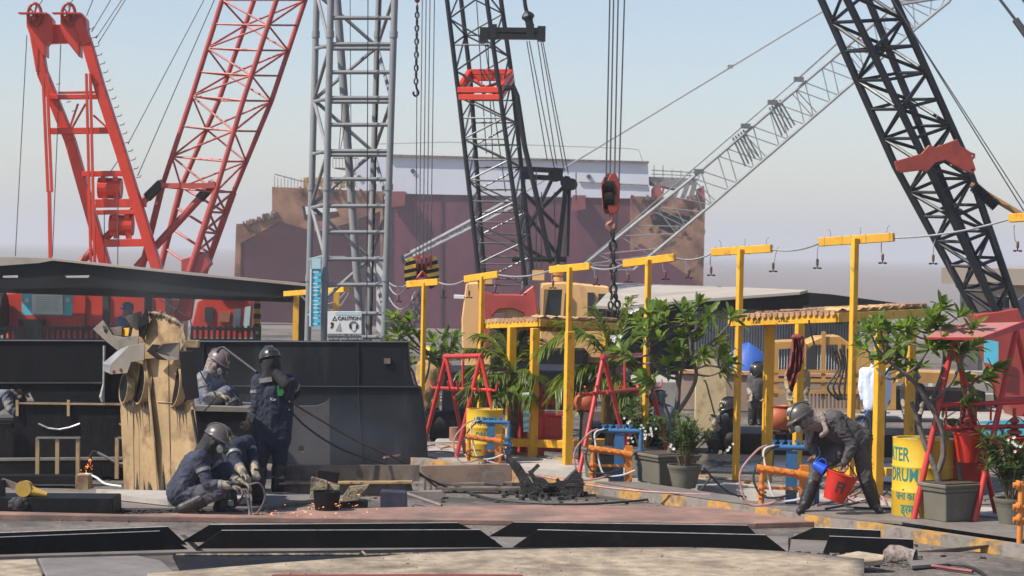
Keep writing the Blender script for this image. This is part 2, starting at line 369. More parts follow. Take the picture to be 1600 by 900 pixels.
stiff_panel('longest black stiffened panel in the middle foreground, below the sparks', [(306, 866), (800, 862), (760, 832), (280, 840)],
            [[(283, 847), (775, 845), (716, 817), (328, 820)], [(306, 857), (787, 855), (750, 828), (346, 829)]])
stiff_panel('black stiffened panel to the right of the middle foreground one', [(800, 864), (1232, 872), (1232, 842), (765, 832)],
            [[(764, 838), (1192, 846), (1168, 821), (802, 816)], [(801, 855), (1232, 864), (1196, 836), (840, 828)]])
stiff_panel('short black stiffened panel near the striped kerb at lower right', [(1232, 868), (1440, 872), (1420, 845), (1240, 838)],
            [[(1232, 842), (1376, 848), (1376, 829), (1272, 824)], [(1285, 866), (1428, 870), (1427, 843), (1296, 838)]])
def dome_sheet(name, label, pts, zs, th, mat):
    ps = [G(px, py, z) for (px, py), z in zip(pts, zs)]
    tag(MB().plate(ps, Z * -th).build(name, mat, bevel=.006), label, 'steel plate')
# broad pale plate, gently arched
bp = MB(); n = 40; near, far = [], []
for i in range(n + 1):
    t = i / n; px = 230 + t * 1120
    py = 896 - 41 * math.sin(min(1, t * 1.45) * math.pi / 2) + (18 * ((t - .72) / .28) ** 2 if t > .72 else 0)
    far.append(G(px, py, .20)); q = G(px, 985, .05); near.append(q)
vs = []; rows = 10
for j in range(rows + 1):
    for i in range(n + 1):
        p = near[i].lerp(far[i], j / rows); p = p.copy(); p.z += .035 * math.sin(j / rows * math.pi) + .006 * noise.noise(V((i * .35, j * .6, 0))); vs.append(p)
fs = [[j * (n + 1) + i, j * (n + 1) + i + 1, (j + 1) * (n + 1) + i + 1, (j + 1) * (n + 1) + i] for j in range(rows) for i in range(n)]
bp.add(vs, fs); k = len(vs)
bp_pts = vs
o = bp.build('curved_plate', M['beigepl'], smooth=True); tag(o, 'broad pale scorched plate arching across the very front', 'steel plate')
s_ = o.modifiers.new('solid', 'SOLIDIFY'); s_.thickness = .03; s_.offset = -1
bd_ = MB(); W_ = n + 1
sl_ = MB()
for _ in range(170):
    j, i = random.randint(4, rows - 1), random.randint(2, n - 2); f_, g_ = random.random(), random.random(); p = bp_pts[j * W_ + i].lerp(bp_pts[j * W_ + i + 1], f_).lerp(bp_pts[(j + 1) * W_ + i].lerp(bp_pts[(j + 1) * W_ + i + 1], f_), g_) + Z * .003; s = random.uniform(.002, .010); sl_.box(p, (s, s * random.uniform(.5, 2.5), s * .6), random.random() * 3, mi=random.choice((0, 0, 1)))
sl_ = sl_.build('slag_grit', [M['scrap'], M['burnt']]); sl_['kind'] = 'stuff'
dome_sheet('pale_plate', 'pale plate with a rounded corner at the bottom left', [(60, 872), (215, 868), (252, 876), (272, 893), (285, 930), (100, 960)], [.14] * 6, .03, M['greypl'])
dome_sheet('pale_plate', 'pale plate in the extreme bottom left corner', [(-60, 878), (55, 873), (92, 960), (-60, 980)], [.14] * 4, .03, M['beigepl'])
tag(MB().plate([G(425, 897.5, .52), G(700, 897, .52), G(815, 897.5, .52), G(860, 930, .5), G(420, 930, .5)], Z * -.05).build('red_plate', pm('dull_red_plate', (.17, .025, .018), .7)), 'out of focus red plate edge at the bottom of the frame', 'steel plate')
# black sheet laid in to give the gap between plates its shade
tag(MB().plate([G(270, 872, .01), G(900, 862, .01), G(1000, 866, .01), G(620, 895, .01), G(285, 900, .01)], Z * .05).build('gap_dark_sheet', M['black2']), 'black sheet darkening the gap between the pale plates and the stiffeners', 'steel plate')
tr = MB(); tr.path([G(275, 867, .12), G(560, 866, .12), G(566, 862, .14), G(572, 867, .12), G(690, 864, .12)], .014, 5)
tag(tr.build('burnt_rod', M['burnt']), 'bent burnt rod lying along the dark gap in front', 'scrap')

# ================================================================== ship hull far behind
DS = 180.0
def sp(pts, d=DS): return [P(x, y, d) for x, y in pts]
ship = thing('ship_hull', 'cut open ship with maroon bulkhead and white deckhouse beached behind the cranes', 'ship', P(735, 500, DS))
YB = V((0, 26, 0))
MB().plate(sp([(598, 520), (598, 298), (985, 306), (985, 520)]), YB).build('bulkhead', M['maroon'], ship)
MB().plate(sp([(366, 520), (366, 436), (369, 350), (386, 349), (432, 333), (425, 331), (425, 292), (598, 299), (598, 520)], DS - .4),
           V((0, 2.5, 0)), [sp([(375, 518), (376, 380), (437, 346), (475, 357), (497, 362), (540, 350), (594, 330), (594, 518)], DS - .4), sp([(472, 322), (520, 318), (532, 338), (500, 346), (476, 344)], DS - .4)]).build('cut_shell', M['tan'], ship)
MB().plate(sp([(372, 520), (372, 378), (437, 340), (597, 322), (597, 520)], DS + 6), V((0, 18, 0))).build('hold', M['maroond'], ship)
MB().plate(sp([(985, 520), (985, 306), (1102, 312), (1099, 440), (1098, 520)], DS - .4), V((0, 3, 0)),
           [sp([(1016, 336), (1040, 331), (1078, 338), (1082, 350), (1066, 358), (1050, 366), (1020, 352)], DS - .4)]).build('cut_shell', M['tan'], ship)
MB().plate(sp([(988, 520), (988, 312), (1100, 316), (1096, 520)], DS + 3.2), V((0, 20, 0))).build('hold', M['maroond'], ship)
MB().plate(sp([(985, 520), (985, 395), (1000, 380), (1030, 400), (1075, 430), (1092, 450), (1092, 520)], DS - .8), V((0, .3, 0))).build('red_boot_topping', M['maroon'], ship)
for x, y in ((633, 299), (915, 305)):
    MB().plate(sp([(x - 20, y), (x, y), (x, y + 22), (x - 22, y + 25)], DS - 1), V((0, .8, 0))).build('side_bracket', pm('maroon_bracket', (.18, .035, .035), .7), ship)
wh = MB().plate(sp([(556, 249), (600, 243), (700, 246), (1012, 254), (1016, 312), (985, 310), (598, 302), (556, 300)], DS - .2), V((0, 20, 0))).build('deckhouse', M['shipwhite'], ship)
for x, y in ((645, 267), (561, 277), (920, 276), (872, 272)):
    MB().tube(P(x, y, DS - .35), P(x, y, DS + .2), .17, n=14).build('porthole', M['ink'], wh)
MB().bar(P(905, 285, DS - .3), P(1013, 290, DS - .3), .1, .12).build('rubbing_strip', M['greypl'], wh)
MB().plate(sp([(604, 241), (1014, 252), (1014, 255), (604, 244.5)], DS - .5), V((0, 20, 0))).build('deck_edge', M['browngrey'], wh)
rr = MB()
for i in range(26):
    x = 429 + i * 5.2; rr.bar(P(x, 293, DS), P(x, 275 + (i > 3) * 2 + (i * 37 % 5), DS), .045, .045)
rr.path([P(429, 272, DS), P(470, 283, DS), P(560, 286, DS)], .04, 4); rr.path([P(520, 247, DS), P(560, 247, DS)], .05, 4)
for i in range(9): rr.bar(P(520 + i * 5, 247, DS), P(520 + i * 5, 262, DS), .04, .04)
rr.build('deck_railing', M['browngrey'], ship)
yb = MB()
for i in range(9): yb.box(P(478 + i * 9.5, 287 - (i % 3), DS + .5), (.38, .5, .7 + .1 * (i % 2)))
yb.box(P(515, 280, DS + 1), (4, .4, .2)); yb.build('yellow_framework', pm('ship_yellow', (.42, .24, .04), .7), ship)
MB().plate(sp([(520, 262), (562, 262), (562, 275), (545, 270), (540, 265)]), V((0, 3, 0))).build('wing_platform', M['tan'], ship)
fr = MB()
fr.plate(sp([(1012, 276), (1092, 279), (1086, 287), (1060, 296), (1020, 288)]), V((0, 4, 0)))
for a, b in (((1074, 290), (1066, 311)), ((1086, 286), (1078, 312)), ((1060, 292), (1052, 310))): fr.bar(P(*a, DS), P(*b, DS), .35, .35)
fr.build('cut_platform', pm('grey_platform', (.20, .19, .18), .7), ship)
rd = MB().plate(sp([(1018, 296), (1030, 281), (1034, 300), (1040, 284), (1036, 309), (1018, 311)]), V((0, .5, 0)))
rd.build('torn_plate', pm('torn_red', (.30, .07, .06), .7), ship); rd = MB()
rd.plate(sp([(1088, 296), (1100, 290), (1102, 314), (1088, 312)]), V((0, .5, 0))); rd.build('torn_plate', pm('torn_red', (.30, .07, .06), .7), ship)
r2 = MB()
for x, y in ((1022, 258), (1036, 258), (1050, 264), (1064, 266), (1078, 267), (1092, 268)): r2.bar(P(x, 280, DS), P(x, y, DS), .05, .05)
r2.path([P(1018, 266, DS), P(1094, 270, DS)], .035, 4); r2.path([P(1018, 272, DS), P(1094, 275, DS)], .03, 4)
for i in range(46):
    x = random.choice((random.uniform(370, 432), random.uniform(430, 600), random.uniform(985, 1100))); y = (350 - (x - 370) * .28 if x < 432 else 293 + (x - 430) * .04 if x < 600 else 308); w_ = random.uniform(2, 7); h2 = random.uniform(1.5, 6)
    rg_ = MB().plate(sp([(x, y + 4), (x + w_ * .3, y - h2), (x + w_, y - h2 * random.random()), (x + w_ * 1.2, y + 5)], DS - .5 - random.random() * .3), V((0, .3, 0))); rg_.build('torn_edge', M[('tan', 'maroon', 'browngrey')[i % 3]], ship)
mro = pm('rust_orange', (.34, .14, .05), .9)
for i in range(26):
    st_ = MB(); x = random.uniform(1000, 1095); y = random.uniform(320, 420); st_.plate(sp([(x, y), (x + random.uniform(2, 9), y + random.uniform(-3, 3)), (x + random.uniform(2, 8), y + random.uniform(3, 9)), (x - 2, y + random.uniform(2, 7))], DS - .45 - .01 * i), V((0, .04, 0))); st_.build('rust_patch', (mro, M['tan'], M['maroond'])[i % 3], ship)
r2.path([P(590, 225, DS), P(700, 222, DS), P(980, 232, DS), P(998, 234, DS), P(1004, 252, DS)], .022, 4); r2.build('stay_wire', M['browngrey'], ship)
for x in (690, 742, 815, 880, 960):
    MB().bar(P(x, 305, DS - .05), P(x, 520, DS - .05), .14, .12).build('bulkhead_seam', M['maroond'], ship)
MB().tube(P(1003, 330, DS - .5), P(1003, 330, DS), .22, n=14).build('porthole', M['ink'], ship)

# ================================================================== sheds
def shed(name, label, roof, fascia, D, dy, walls=()):
    t = thing(name, label, 'shed', G(fascia[0][0], 560))
    MB().plate([P(x, y, D) for x, y in fascia], V((0, .12, 0))).build('fascia', M['roofdark'], t)
    MB().add([P(*p) for p in roof], [list(range(len(roof)))]).build('roof', M['roofpale'], t)
    return t
# long low roof at left
t = thing('shed', 'long low open shed with a thin gabled roof in front of the red crane', 'shed', G(120, 560))
D = 50
MB().plate([P(-20, 416, D), P(60, 410, D), P(80, 407, D), P(300, 430, D), P(482, 448, D), P(482, 466, D), P(330, 462, D), P(150, 449, D), P(-20, 452, D)], V((0, .15, 0)),
           [[P(2, 431, D), P(28, 430, D), P(28, 434, D), P(2, 434, D)], [P(100, 431, D), P(140, 430, D), P(138, 434, D), P(102, 434, D)]]).build('fascia', M['roofdark'], t)
MB().plate([P(-25, 417, D - .1), P(60, 411, D - .1), P(82, 407, D - .1), P(300, 430, D - .1), P(486, 448, D - .1), P(486, 444, D - .1), P(300, 426, D - .1), P(82, 403.5, D - .1), P(-25, 401, D - .1)], V((0, .2, 0))).build('roof_edge', M['roofpale'], t)
MB().add([P(-25, 401, D), P(82, 404, D), P(300, 427, D), P(486, 445, D), P(486, 446, D + 9), P(300, 433, D + 9), P(82, 404, D + 9), P(-25, 402, D + 9)], [[0, 1, 6, 7], [1, 2, 5, 6], [2, 3, 4, 5]]).build('roof', M['roofpale'], t)
MB().bar(P(-10, 447, D + 4), P(480, 463, D + 4), .25, .3).build('eaves_beam', M['roofdark'], t)
for x in (230, 470): MB().bar(G(x, 590), G(x, 590) + Z * 2.2, .14, .14).build('post', M['roofdark'], t)
# right shed
t = thing('shed', 'pale roofed shed with a corrugated side wall behind the yellow posts', 'shed', G(1200, 585)); D = 52
MB().plate([P(985, 478, D), P(1060, 470, D), P(1250, 456, D), P(1300, 460, D), P(1450, 480, D), P(1450, 489, D), P(1300, 484, D), P(1150, 484, D), P(985, 490, D)], V((0, .2, 0))).build('fascia', M['roofdark'], t)
MB().plate([P(930, 478, D), P(962, 442, D + 10), P(1080, 446, D + 10), P(1262, 453, D), P(1250, 456, D - .1), P(1060, 470, D - .1), P(980, 480, D - .1)], Z * -.06).build('roof', M['roofpale'], t)
c = MB(); x0, y0 = P(1085, 484, D + .4), P(1345, 484, D + .4); n = 60
pts = []
for i in range(n * 4 + 1):
    p = x0.lerp(y0, i / (n * 4)); p = p + Y * (.075 * math.sin(i * math.pi / 2)); pts.append(p)
vs = [V((p.x, p.y, p.z)) for p in pts] + [V((p.x, p.y, .05)) for p in pts]; N_ = len(pts)
c.add(vs, [[i, i + 1, N_ + i + 1, N_ + i] for i in range(N_ - 1)]); c.build('corrugated_wall', M['corr'], t)
MB().plate([P(948, 486, D + 1), P(1090, 484, D + 1), P(1090, 600, D + 1), P(948, 600, D + 1)], Y * .1).build('roof_shade_panel', M['wallsteel'], t)  # added dark panel, its tone standing in for the under-roof shadow
for x in (1262, 1310, 1332):
    MB().bar(P(x, 484, D - .3), G(x, 590), .2, .2).build('post', M['roofdark'], t)
MB().plate([P(1252, 510, D - .4), P(1275, 505, D - .4), P(1275, 600, D - .4), P(1252, 600, D - .4)], Y * .1).build('doorway', M['ink'], t)
# beige building at right
t = thing('beige_building', 'flat beige building with overhanging parapet behind the right crane', 'building', G(1570, 620)); D = 50
MB().plate([P(1500, 440, D), P(1760, 445, D), P(1760, 660, D), P(1500, 655, D)], V((.7, 2.5, 0)), [[P(1545, 462, D), P(1578, 463, D), P(1578, 482, D), P(1545, 481, D)]]).build('wall', M['bldg'], t)
MB().plate([P(1471, 418, D - .4), P(1760, 422, D - .4), P(1760, 449, D - .4), P(1471, 443, D - .4)], V((.8, 2.6, 0))).build('parapet', M['bldg'], t)
w = MB().plate([P(1546, 463, D + .12), P(1577, 464, D + .12), P(1577, 481, D + .12), P(1546, 480, D + .12)], Y * .05).build('window', M['glass'], t)
for x in (1556, 1567): MB().bar(P(x, 463, D + .06), P(x, 481, D + .06), .05, .05).build('frame', M['greypl'], w)
MB().plate([P(1503, 520, D - .05), P(1528, 520, D - .05), P(1528, 610, D - .05), P(1503, 610, D - .05)], Y * .04).build('door', pm('grey_door', (.16, .15, .15), .7), t)
st = MB()
for i in range(3): st.box(G(1520, 632 - i * 3) + Z * (.12 + .2 * i), (1.8, .5, .22 + .0 * i))
st.build('step', M['concrete'], t)
# low wall across the yard behind, and pit slabs
lw = MB().bar(G(1060, 640) + Z * .35, G(1345, 648) + Z * .35, .3, .7, Z)
tag(lw.build('low_wall', pm('pinkish_wall', (.28, .20, .15), .8, 0, .2, 1.5, (.45, .25, .06), .30, .8), bevel=.02), 'low stained wall running behind the yellow shelter posts', 'wall')
tag(MB().bar(G(1060, 640) + Z * .74, G(1345, 648) + Z * .74, .42, .06, Z).build('wall_coping', pm('coping', (.45, .24, .14), .8)), 'thin terracotta coping along the top of the low stained wall', 'coping')
tag(MB().plate([G(1128, 712), G(1500, 716), G(1500, 704), G(1135, 700)], Z * .34).build('black_deck_plate', M['black'], bevel=.02), 'wide black plate lying behind the yellow shelter at right', 'steel plate')
tag(MB().plate([G(1060, 738), G(1200, 742), G(1420, 760), G(1440, 720), G(1060, 712)], Z * .04).build('wet_dark_slab', pm('wet_slab', (.05, .05, .055), .25, 0, .3, 2), bevel=.01), 'dark glossy slab lying behind the far kerb', 'slab')
tag(MB().plate([G(1110, 640), G(1420, 655), G(1600, 665), G(1600, 640), G(1110, 618)], Z * .03).build('road_strip', M['concrete']), None, None, None, 'structure')
# ================================================================== lattice booms
def ring(y, l, nr, rt, d):                       # corners of a square section seen from its near corner
    a = abs(rt[0] - nr[0]) / F * d; b = abs(nr[0] - l[0]) / F * d
    L_, N_, R_ = P(*l, d + a), P(*nr, d), P(*rt, d + b)
    return [L_, N_, R_, L_ + R_ - N_]
def lerpring(a, b, t): return [p.lerp(q, t) for p, q in zip(a, b)]
def lattice(parent, rings, bays, rc, rb, mc, mb, cross=False, hor=1, chordbox=True):
    for k in range(4):
        c = MB()
        for i in range(len(rings) - 1): c.tube(rings[i][k], rings[i + 1][k], rc, n=10)
        c.build('chord', mc, parent, smooth=True)
    for f in range(4):
        l = MB(); s = 0
        for i in range(len(rings) - 1):
            A, B = rings[i], rings[i + 1]; n = bays[i]; p, q = f, (f + 1) % 4
            for j in range(n):
                u, v = lerpring(A, B, j / n), lerpring(A, B, (j + 1) / n)
                if (s + f) % 2: l.tube(u[p], v[q], rb, n=6)
                else: l.tube(u[q], v[p], rb, n=6)
                if cross: l.tube(u[q], v[p], rb, n=6)
                if hor and j % hor == 0: l.tube(u[p], u[q], rb, n=6)
                s += 1
        l.build('lacing', mb, parent, smooth=True)
# ---- red crane at left
D = 60
t = thing('crawler_crane', 'big vermilion crane at left with sheaved back mast and faded red lattice boom', 'crane', G(180, 570))
u0 = [P(253, 292, D + .8), P(337, 300, D), P(365, 300, D + 1.5), P(283, 292, D + 2.3)]
u1 = [P(300, 150, D + .8), P(380, 157, D), P(424, 158, D + 1.5), P(342, 157, D + 2.3)]
u2 = [P(347, 0, D + .8), P(432, 0, D), P(477, 0, D + 1.5), P(397, 0, D + 2.3)]
u3 = lerpring(u1, u2, 1.25)
foot = [P(279, 478, D + .8), P(283, 480, D), P(290, 478, D + 1.5), P(286, 476, D + 2.3)]
um = [P(222, 418, D + .8), P(296, 425, D), P(318, 430, D + 1.5), P(250, 420, D + 2.3)]
lattice(t, [u0, u1, u3], [3, 5], .068, .028, M['boomred'], M['boomred'])
for s in ((0, 0), (1, 1), (2, 2), (3, 3)):
    MB().tube(u0[s[0]], um[s[1]], .09, n=10).build('chord', M['boomred'], t, smooth=True)
bt = MB()
for i in range(4):
    a, b = lerpring(u0, um, i / 4), lerpring(u0, um, (i + 1) / 4)
    bt.tube(a[1], b[2], .035, n=6); bt.tube(a[2], b[1], .035, n=6); bt.tube(a[3], b[2], .035, n=6); bt.tube(a[1], a[2], .035, n=6)
bt.build('lacing', M['boomred'], t)
MB().plate([P(283, 405, D), P(318, 395, D), P(330, 412, D), P(305, 440, D), P(296, 500, D), P(272, 505, D), P(284, 450, D)], V((0, .5, 0))).build('boom_foot', M['boomred'], t, bevel=.02)
MB().bar(P(253, 290, D + .3), P(337, 290, D), .13, .13).build('boom_spreader', M['boomred'], t)
for a, b in (((336, 284), (213, 418)), ((255, 284), (126, 410))):
    s_ = MB().tube(P(*a, D + .4), P(*b, D + .2), .105, n=10).build('support_strut', M['boomred'], t, smooth=True)
    MB().tube(P(a[0] - (a[0] - b[0]) * .02, a[1] + (b[1] - a[1]) * .02, D + .38), P(a[0] - (a[0] - b[0]) * .2, a[1] + (b[1] - a[1]) * .2, D + .35), .135, n=10).build('sleeve', M['rubber'], s_, smooth=True)
# back mast: two heavy legs
mast = [(((52, 30), (66, 112), (110, 220), (166, 418)), D + .1), (((122, 30), (137, 70), (155, 133), (190, 240), (246, 422)), D - .2)]
for pts, dd in mast:
    lg = MB()
    for a, b in zip(pts[:-1], pts[1:]): lg.bar(P(*a, dd), P(b[0] + (b[0] - a[0]) * .01, b[1] + (b[1] - a[1]) * .01, dd), .27, .34, Y)
    lg.build('mast_leg', M['cranered'], t, bevel=.02)
for (a, b, cx) in (((41, 22), 80, 54), ((94, 20), 135, 107)):
    x = a[0]
    MB().plate([P(x, 24, D - .3), P(x + 25, 24, D - .3), P(x + 30, 18, D - .3), P(x + 40, 30, D - .3), P(x + 42, 60, D - .3), P(x + 30, 70, D - .3), P(x + 30, 90, D - .3), P(x + 8, 62, D - .3), P(x, 40, D - .3)], V((0, .5, 0))).build('head_cheek', M['cranered'], t, bevel=.02)
    w = MB(); C = P(cx, 22, D - .4)
    MM = Matrix(((1, 0, 0), (0, 0, 1), (0, -1, 0)))
    w.path([C + V((math.cos(k * .3491) * .17, 0, math.sin(k * .3491) * .28)) for k in range(18)], .045, 6, closed=True)
    for k in range(5):
        an = k * 1.2566; w.bar(C, C + V((math.cos(an) * .16, 0, math.sin(an) * .27)), .04, .05, Y)
    w.tube(C - Y * .08, C + Y * .3, .06); w.build('sheave', pm('sheave_red', (.25, .03, .02), .5), t)
    MB().bar(P(cx - 24, 21, D - .5), P(cx + 16, 21, D - .5), .3, .035).build('head_flange', M['cranered'], t)
MB().plate([P(66, 38, D), P(128, 38, D), P(128, 66, D), P(66, 68, D)], V((0, .35, 0))).build('head_beam', M['cranered'], t, bevel=.02)
for x0, x1, y, h in ((78, 158, 152, .12), (92, 158, 145, .05), (80, 172, 205, .16), (130, 192, 272, .14), (150, 228, 318, .22), (152, 214, 332, .12), (165, 226, 380, .2)):
    MB().bar(P(x0, y, D - .05), P(x1, y - 1, D - .1), .25, h).build('mast_rung', M['cranered'], t, bevel=.01)
for xs, w_ in (((70, 115), (78, 300)), .13), (((138, 115), (145, 410)), .12), (((77, 298), (79, 412)), .085):
    for dx in ((-3, 3) if w_ > .1 else (0,)):
        MB().bar(P(xs[0][0] + dx, xs[0][1], D - .4), P(xs[1][0] + dx, xs[1][1], D - .4), w_ * .5 if dx else w_, .1, Y).build('hanger_link', M['cranered'], t)
for a, b in (((108, 203), (122, 162)), ((110, 205), (134, 162)), ((146, 180), (170, 202))): MB().bar(P(*a, D), P(*b, D), .05, .05).build('mast_brace', M['cranered'], t)
for c_ in ((172, 294), (190, 352)):
    C = P(*c_, D + .1); MB().tube(C - X * .3, C + X * .3, .27, n=16).build('winch_drum', M['cranered'], t)
    for sx in (-.22, .1): MB().plate([C + V((sx, -.2, .3)), C + V((sx + .12, -.2, .3)), C + V((sx + .2, -.2, -.35)), C + V((sx + .05, -.2, -.35))], V((0, .06, 0))).build('winch_cheek', M['cranered'], t)
rg = MB()
for i in range(18):
    k = i / 17; b_ = P(139 + k * 74, 46 + k * 232, D); rg.path([b_, b_ + X * .11 + Z * .03, b_ + X * .12 + Z * .08], .011, 4)
    if 4 < i < 12 and i % 2: b_ = P(88 + (i - 5) * 4, 132 + (i - 5) * 7, D); rg.path([b_, b_ + X * .11 + Z * .03], .011, 4)
rg.build('rung_loop', M['boomred'], t)
rp_ = MB()
for a, b in (((42, 55), (24, 400)), ((95, 70), (82, 400)), ((54, 18), (75, -12)), ((105, 12), (122, -12)), ((135, 25), (150, -12)), ((143, 50), (180, -12)), ((150, 60), (198, -12)), ((153, 68), (203, -12)),
             ((200, 225), (325, -12)), ((215, 275), (340, -12)), ((165, 280), (185, 250)), ((184, 300), (184, 415)), ((163, 330), (163, 410))):
    rp_.tube(P(*a, D - .2), P(*b, D - .2), .013, n=5)
rp_.build('wire_rope', M['rope'], t)
MB().plate([P(10, 458, D - .5), P(65, 453, D - .5), P(262, 456, D - .5), P(270, 470, D - .5), P(268, 535, D - .5), P(10, 535, D - .5)], V((0, 3, 0))).build('machine_house', M['cranered'], t, bevel=.03)
for x in (133, 160, 225, 258):
    MB().plate([P(x, 461, D - .56), P(x + (10 if x > 150 else 1), 461, D - .56), P(x + (10 if x > 150 else 1), 520, D - .56), P(x, 520, D - .56)], Y * .05).build('door_gap', M['ink'], t)
MB().tube(P(-4, 490, D - 1), P(8, 490, D - 1), .55, n=20).build('end_drum', M['black2'], t)
MB().box(P(50, 514, D - .9), (.6, .5, .5)).build('engine_box', M['black2'], t)
cb = MB().plate([P(308, 472, D - .4), P(320, 465, D - .4), P(388, 466, D - .4), P(395, 472, D - .4), P(392, 528, D - .4), P(300, 528, D - .4), P(300, 505, D - .4)], V((0, 1.5, 0))).build('cab', M['cranered'], t, bevel=.03)
for pts, mm in ((((320, 480), (333, 480), (333, 503), (320, 503)), M['glass']), (((343, 487), (360, 487), (358, 503), (342, 503)), pm('cab_blind', (.30, .12, .06), .6)), (((366, 483), (377, 482), (374, 512), (363, 512)), M['glassl']), (((383, 480), (392, 478), (389, 512), (380, 512)), M['cyanl'])):
    MB().plate([P(*p, D - .45) for p in pts], Y * .06).build('window', mm, cb)
MB().box(P(362, 463, D - .3), (.6, .4, .07)).build('roof_bundle', M['pale'], cb)
bd = MB().plate([P(34, 456, D - .75), P(114, 456, D - .75), P(113, 493, D - .75), P(34, 492, D - .75)], Y * .06); bd = bd.build('notice_board', M['cyan'], t)
MB().plate([P(50, 460, D - .78), P(98, 460, D - .78), P(98, 491, D - .78), P(50, 490, D - .78)], Y * .02).build('notice_panel', M['white'], bd)
for x in (42, 106): MB().tube(P(x, 469, D - .79), P(x, 469, D - .76), .06, n=14).build('emblem', M['white'], bd)
for i in range(7): MB().bar(P(55, 464 + i * 3.6, D - .8), P(93 - (i * 7 % 5), 464 + i * 3.6, D - .8), .01, .012).build('line_of_writing', M['cyan'], bd)
tag(bd, None, None)
# black railings
for a, b, lb in (((-10, 513), (270, 513), 'long black palisade railing before the red crane body'), ((300, 501 + 12), (406, 515), 'short black palisade railing below the red crane cab')):
    r = MB(); D2 = 46; n = int((b[0] - a[0]) / 8.5)
    for i in range(n + 1):
        x = a[0] + (b[0] - a[0]) * i / n; p = P(x, a[1], D2); r.box(V((p.x, p.y, (p.z) / 2 + .2)), (.055, .03, p.z - .3))
    r.bar(P(*a, D2), P(*b, D2), .05, .06); r.bar(P(a[0], 531, D2), P(b[0], 532, D2), .05, .06)
    tag(r.build('palisade_railing', M['black2']), lb, 'railing')
D = 55
ps = MB()
for i in range(9): ps.box(P(402, 470 + i * 8, D), (.15, .15, 8 / F * D * .98), mi=i % 2)
tag(ps.build('striped_post', [M['yellow'], M['black']]), 'yellow and black striped post beside the red crane cab', 'post')
# ---- silver lattice tower
D = 36
t = thing('lattice_tower', 'tall silver lattice tower with caution signs behind the dark steel wall', 'tower', G(550, 690))
legs = [((517, -8), (505, 560), .055, D), ((617, -8), (599, 560), .055, D), ((495, -8), (480, 560), .054, D + 1.1), ((592, -8), (574, 560), .05, D + 1.3)]
for a, b, r, d in legs:
    L_ = MB().tube(P(*a, d), P(*b, d), r, n=14)
    for f in (.1, .52, .77): L_.tube(P(*a, d).lerp(P(*b, d), f), P(*a, d).lerp(P(*b, d), f + .018), r * 1.22, n=14)
    L_.build('tower_leg', M['silver'], t, smooth=True)
def legp(k, y): a, b, r, d = legs[k]; f = (y - a[1]) / (b[1] - a[1]); return P(a[0] + (b[0] - a[0]) * f, y, d)
rn = MB()
for y in (-4, 28, 69, 76, 113, 153, 159, 195, 236, 242, 280, 322, 363, 405, 445, 490, 527): rn.tube(legp(0, y), legp(1, y), .033, n=8)
rn.build('front_rung', M['silver'], t, smooth=True)
rb = MB()
for y in (73, 156, 238, 322, 403, 490):
    rb.tube(legp(0, y - 3), legp(2, y + 3), .03, n=8); rb.tube(legp(1, y), legp(3, y), .03, n=8); rb.tube(legp(2, y), legp(3, y), .03, n=8)
rb.build('side_rung', M['silver'], t, smooth=True)
dg = MB(); ys = (-10, 73, 156, 238, 322, 403, 490)
for i in range(6):
    y0, y1 = ys[i], ys[i + 1]
    for (p, q) in ((2, 0), (2, 3), (1, 3)):
        if i % 2: p, q = q, p
        dg.tube(legp(p, y0), legp(q, y1), .03, n=8)
dg.build('diagonal', M['silver'], t, smooth=True)
MB().tube(P(526, -8, D + .6), P(566, 540, D + .6), .065, n=12).build('inclined_tube', M['silver'], t, smooth=True)
ca = MB()
ca.tube(P(593, -8, D + .5), P(579, 540, D + .5), .02, n=6); ca.tube(P(575, -8, D - .1), P(573, 540, D - .1), .008, n=5); ca.tube(P(547, -8, D), P(549, 300, D), .006, n=5)
ca.path(spl([P(536, 150, D), P(533, 190, D), P(530, 240, D), P(543, 176, D), P(550, 150, D)]), .006, 5); ca.build('cable', M['rubber'], t)
cg = MB(); p0, p1 = P(590, 410, D + 1), P(603, 400, D + 1)
cg.plate([P(588, 412, D + 1), P(597, 405, D + 1), P(602, 405, D + 1), P(598, 520, D + 1), P(588, 520, D + 1)], Y * .05); cg.build('pale_panel', M['white'], t)
cs = thing('notice_sign', 'tall narrow cyan notice with white lines on the left leg of the silver tower', 'sign', P(490, 512, D - .1))
MB().plate([P(484.5, 403, D - .12), P(502, 403, D - .12), P(500, 512, D - .12), P(483, 510, D - .12)], Y * .02).build('board', M['cyan'], cs)
MB().plate([P(485, 404, D - .14), P(501, 404, D - .14), P(501, 420, D - .14), P(485, 420, D - .14)], Y * .01).build('header', M['cyanl'], cs)
MB().plate([P(484.3, 404, D - .14), P(487, 404, D - .14), P(485.5, 510, D - .14), P(483, 510, D - .14)], Y * .01).build('margin', M['white'], cs)
for i, y in enumerate((425, 434, 443, 449, 454, 461, 470, 476, 481, 488, 497, 506)):
    MB().bar(P(489, y, D - .15), P(498 - i % 3, y, D - .15), .006, .018).build('line_of_writing', M['white'], cs)

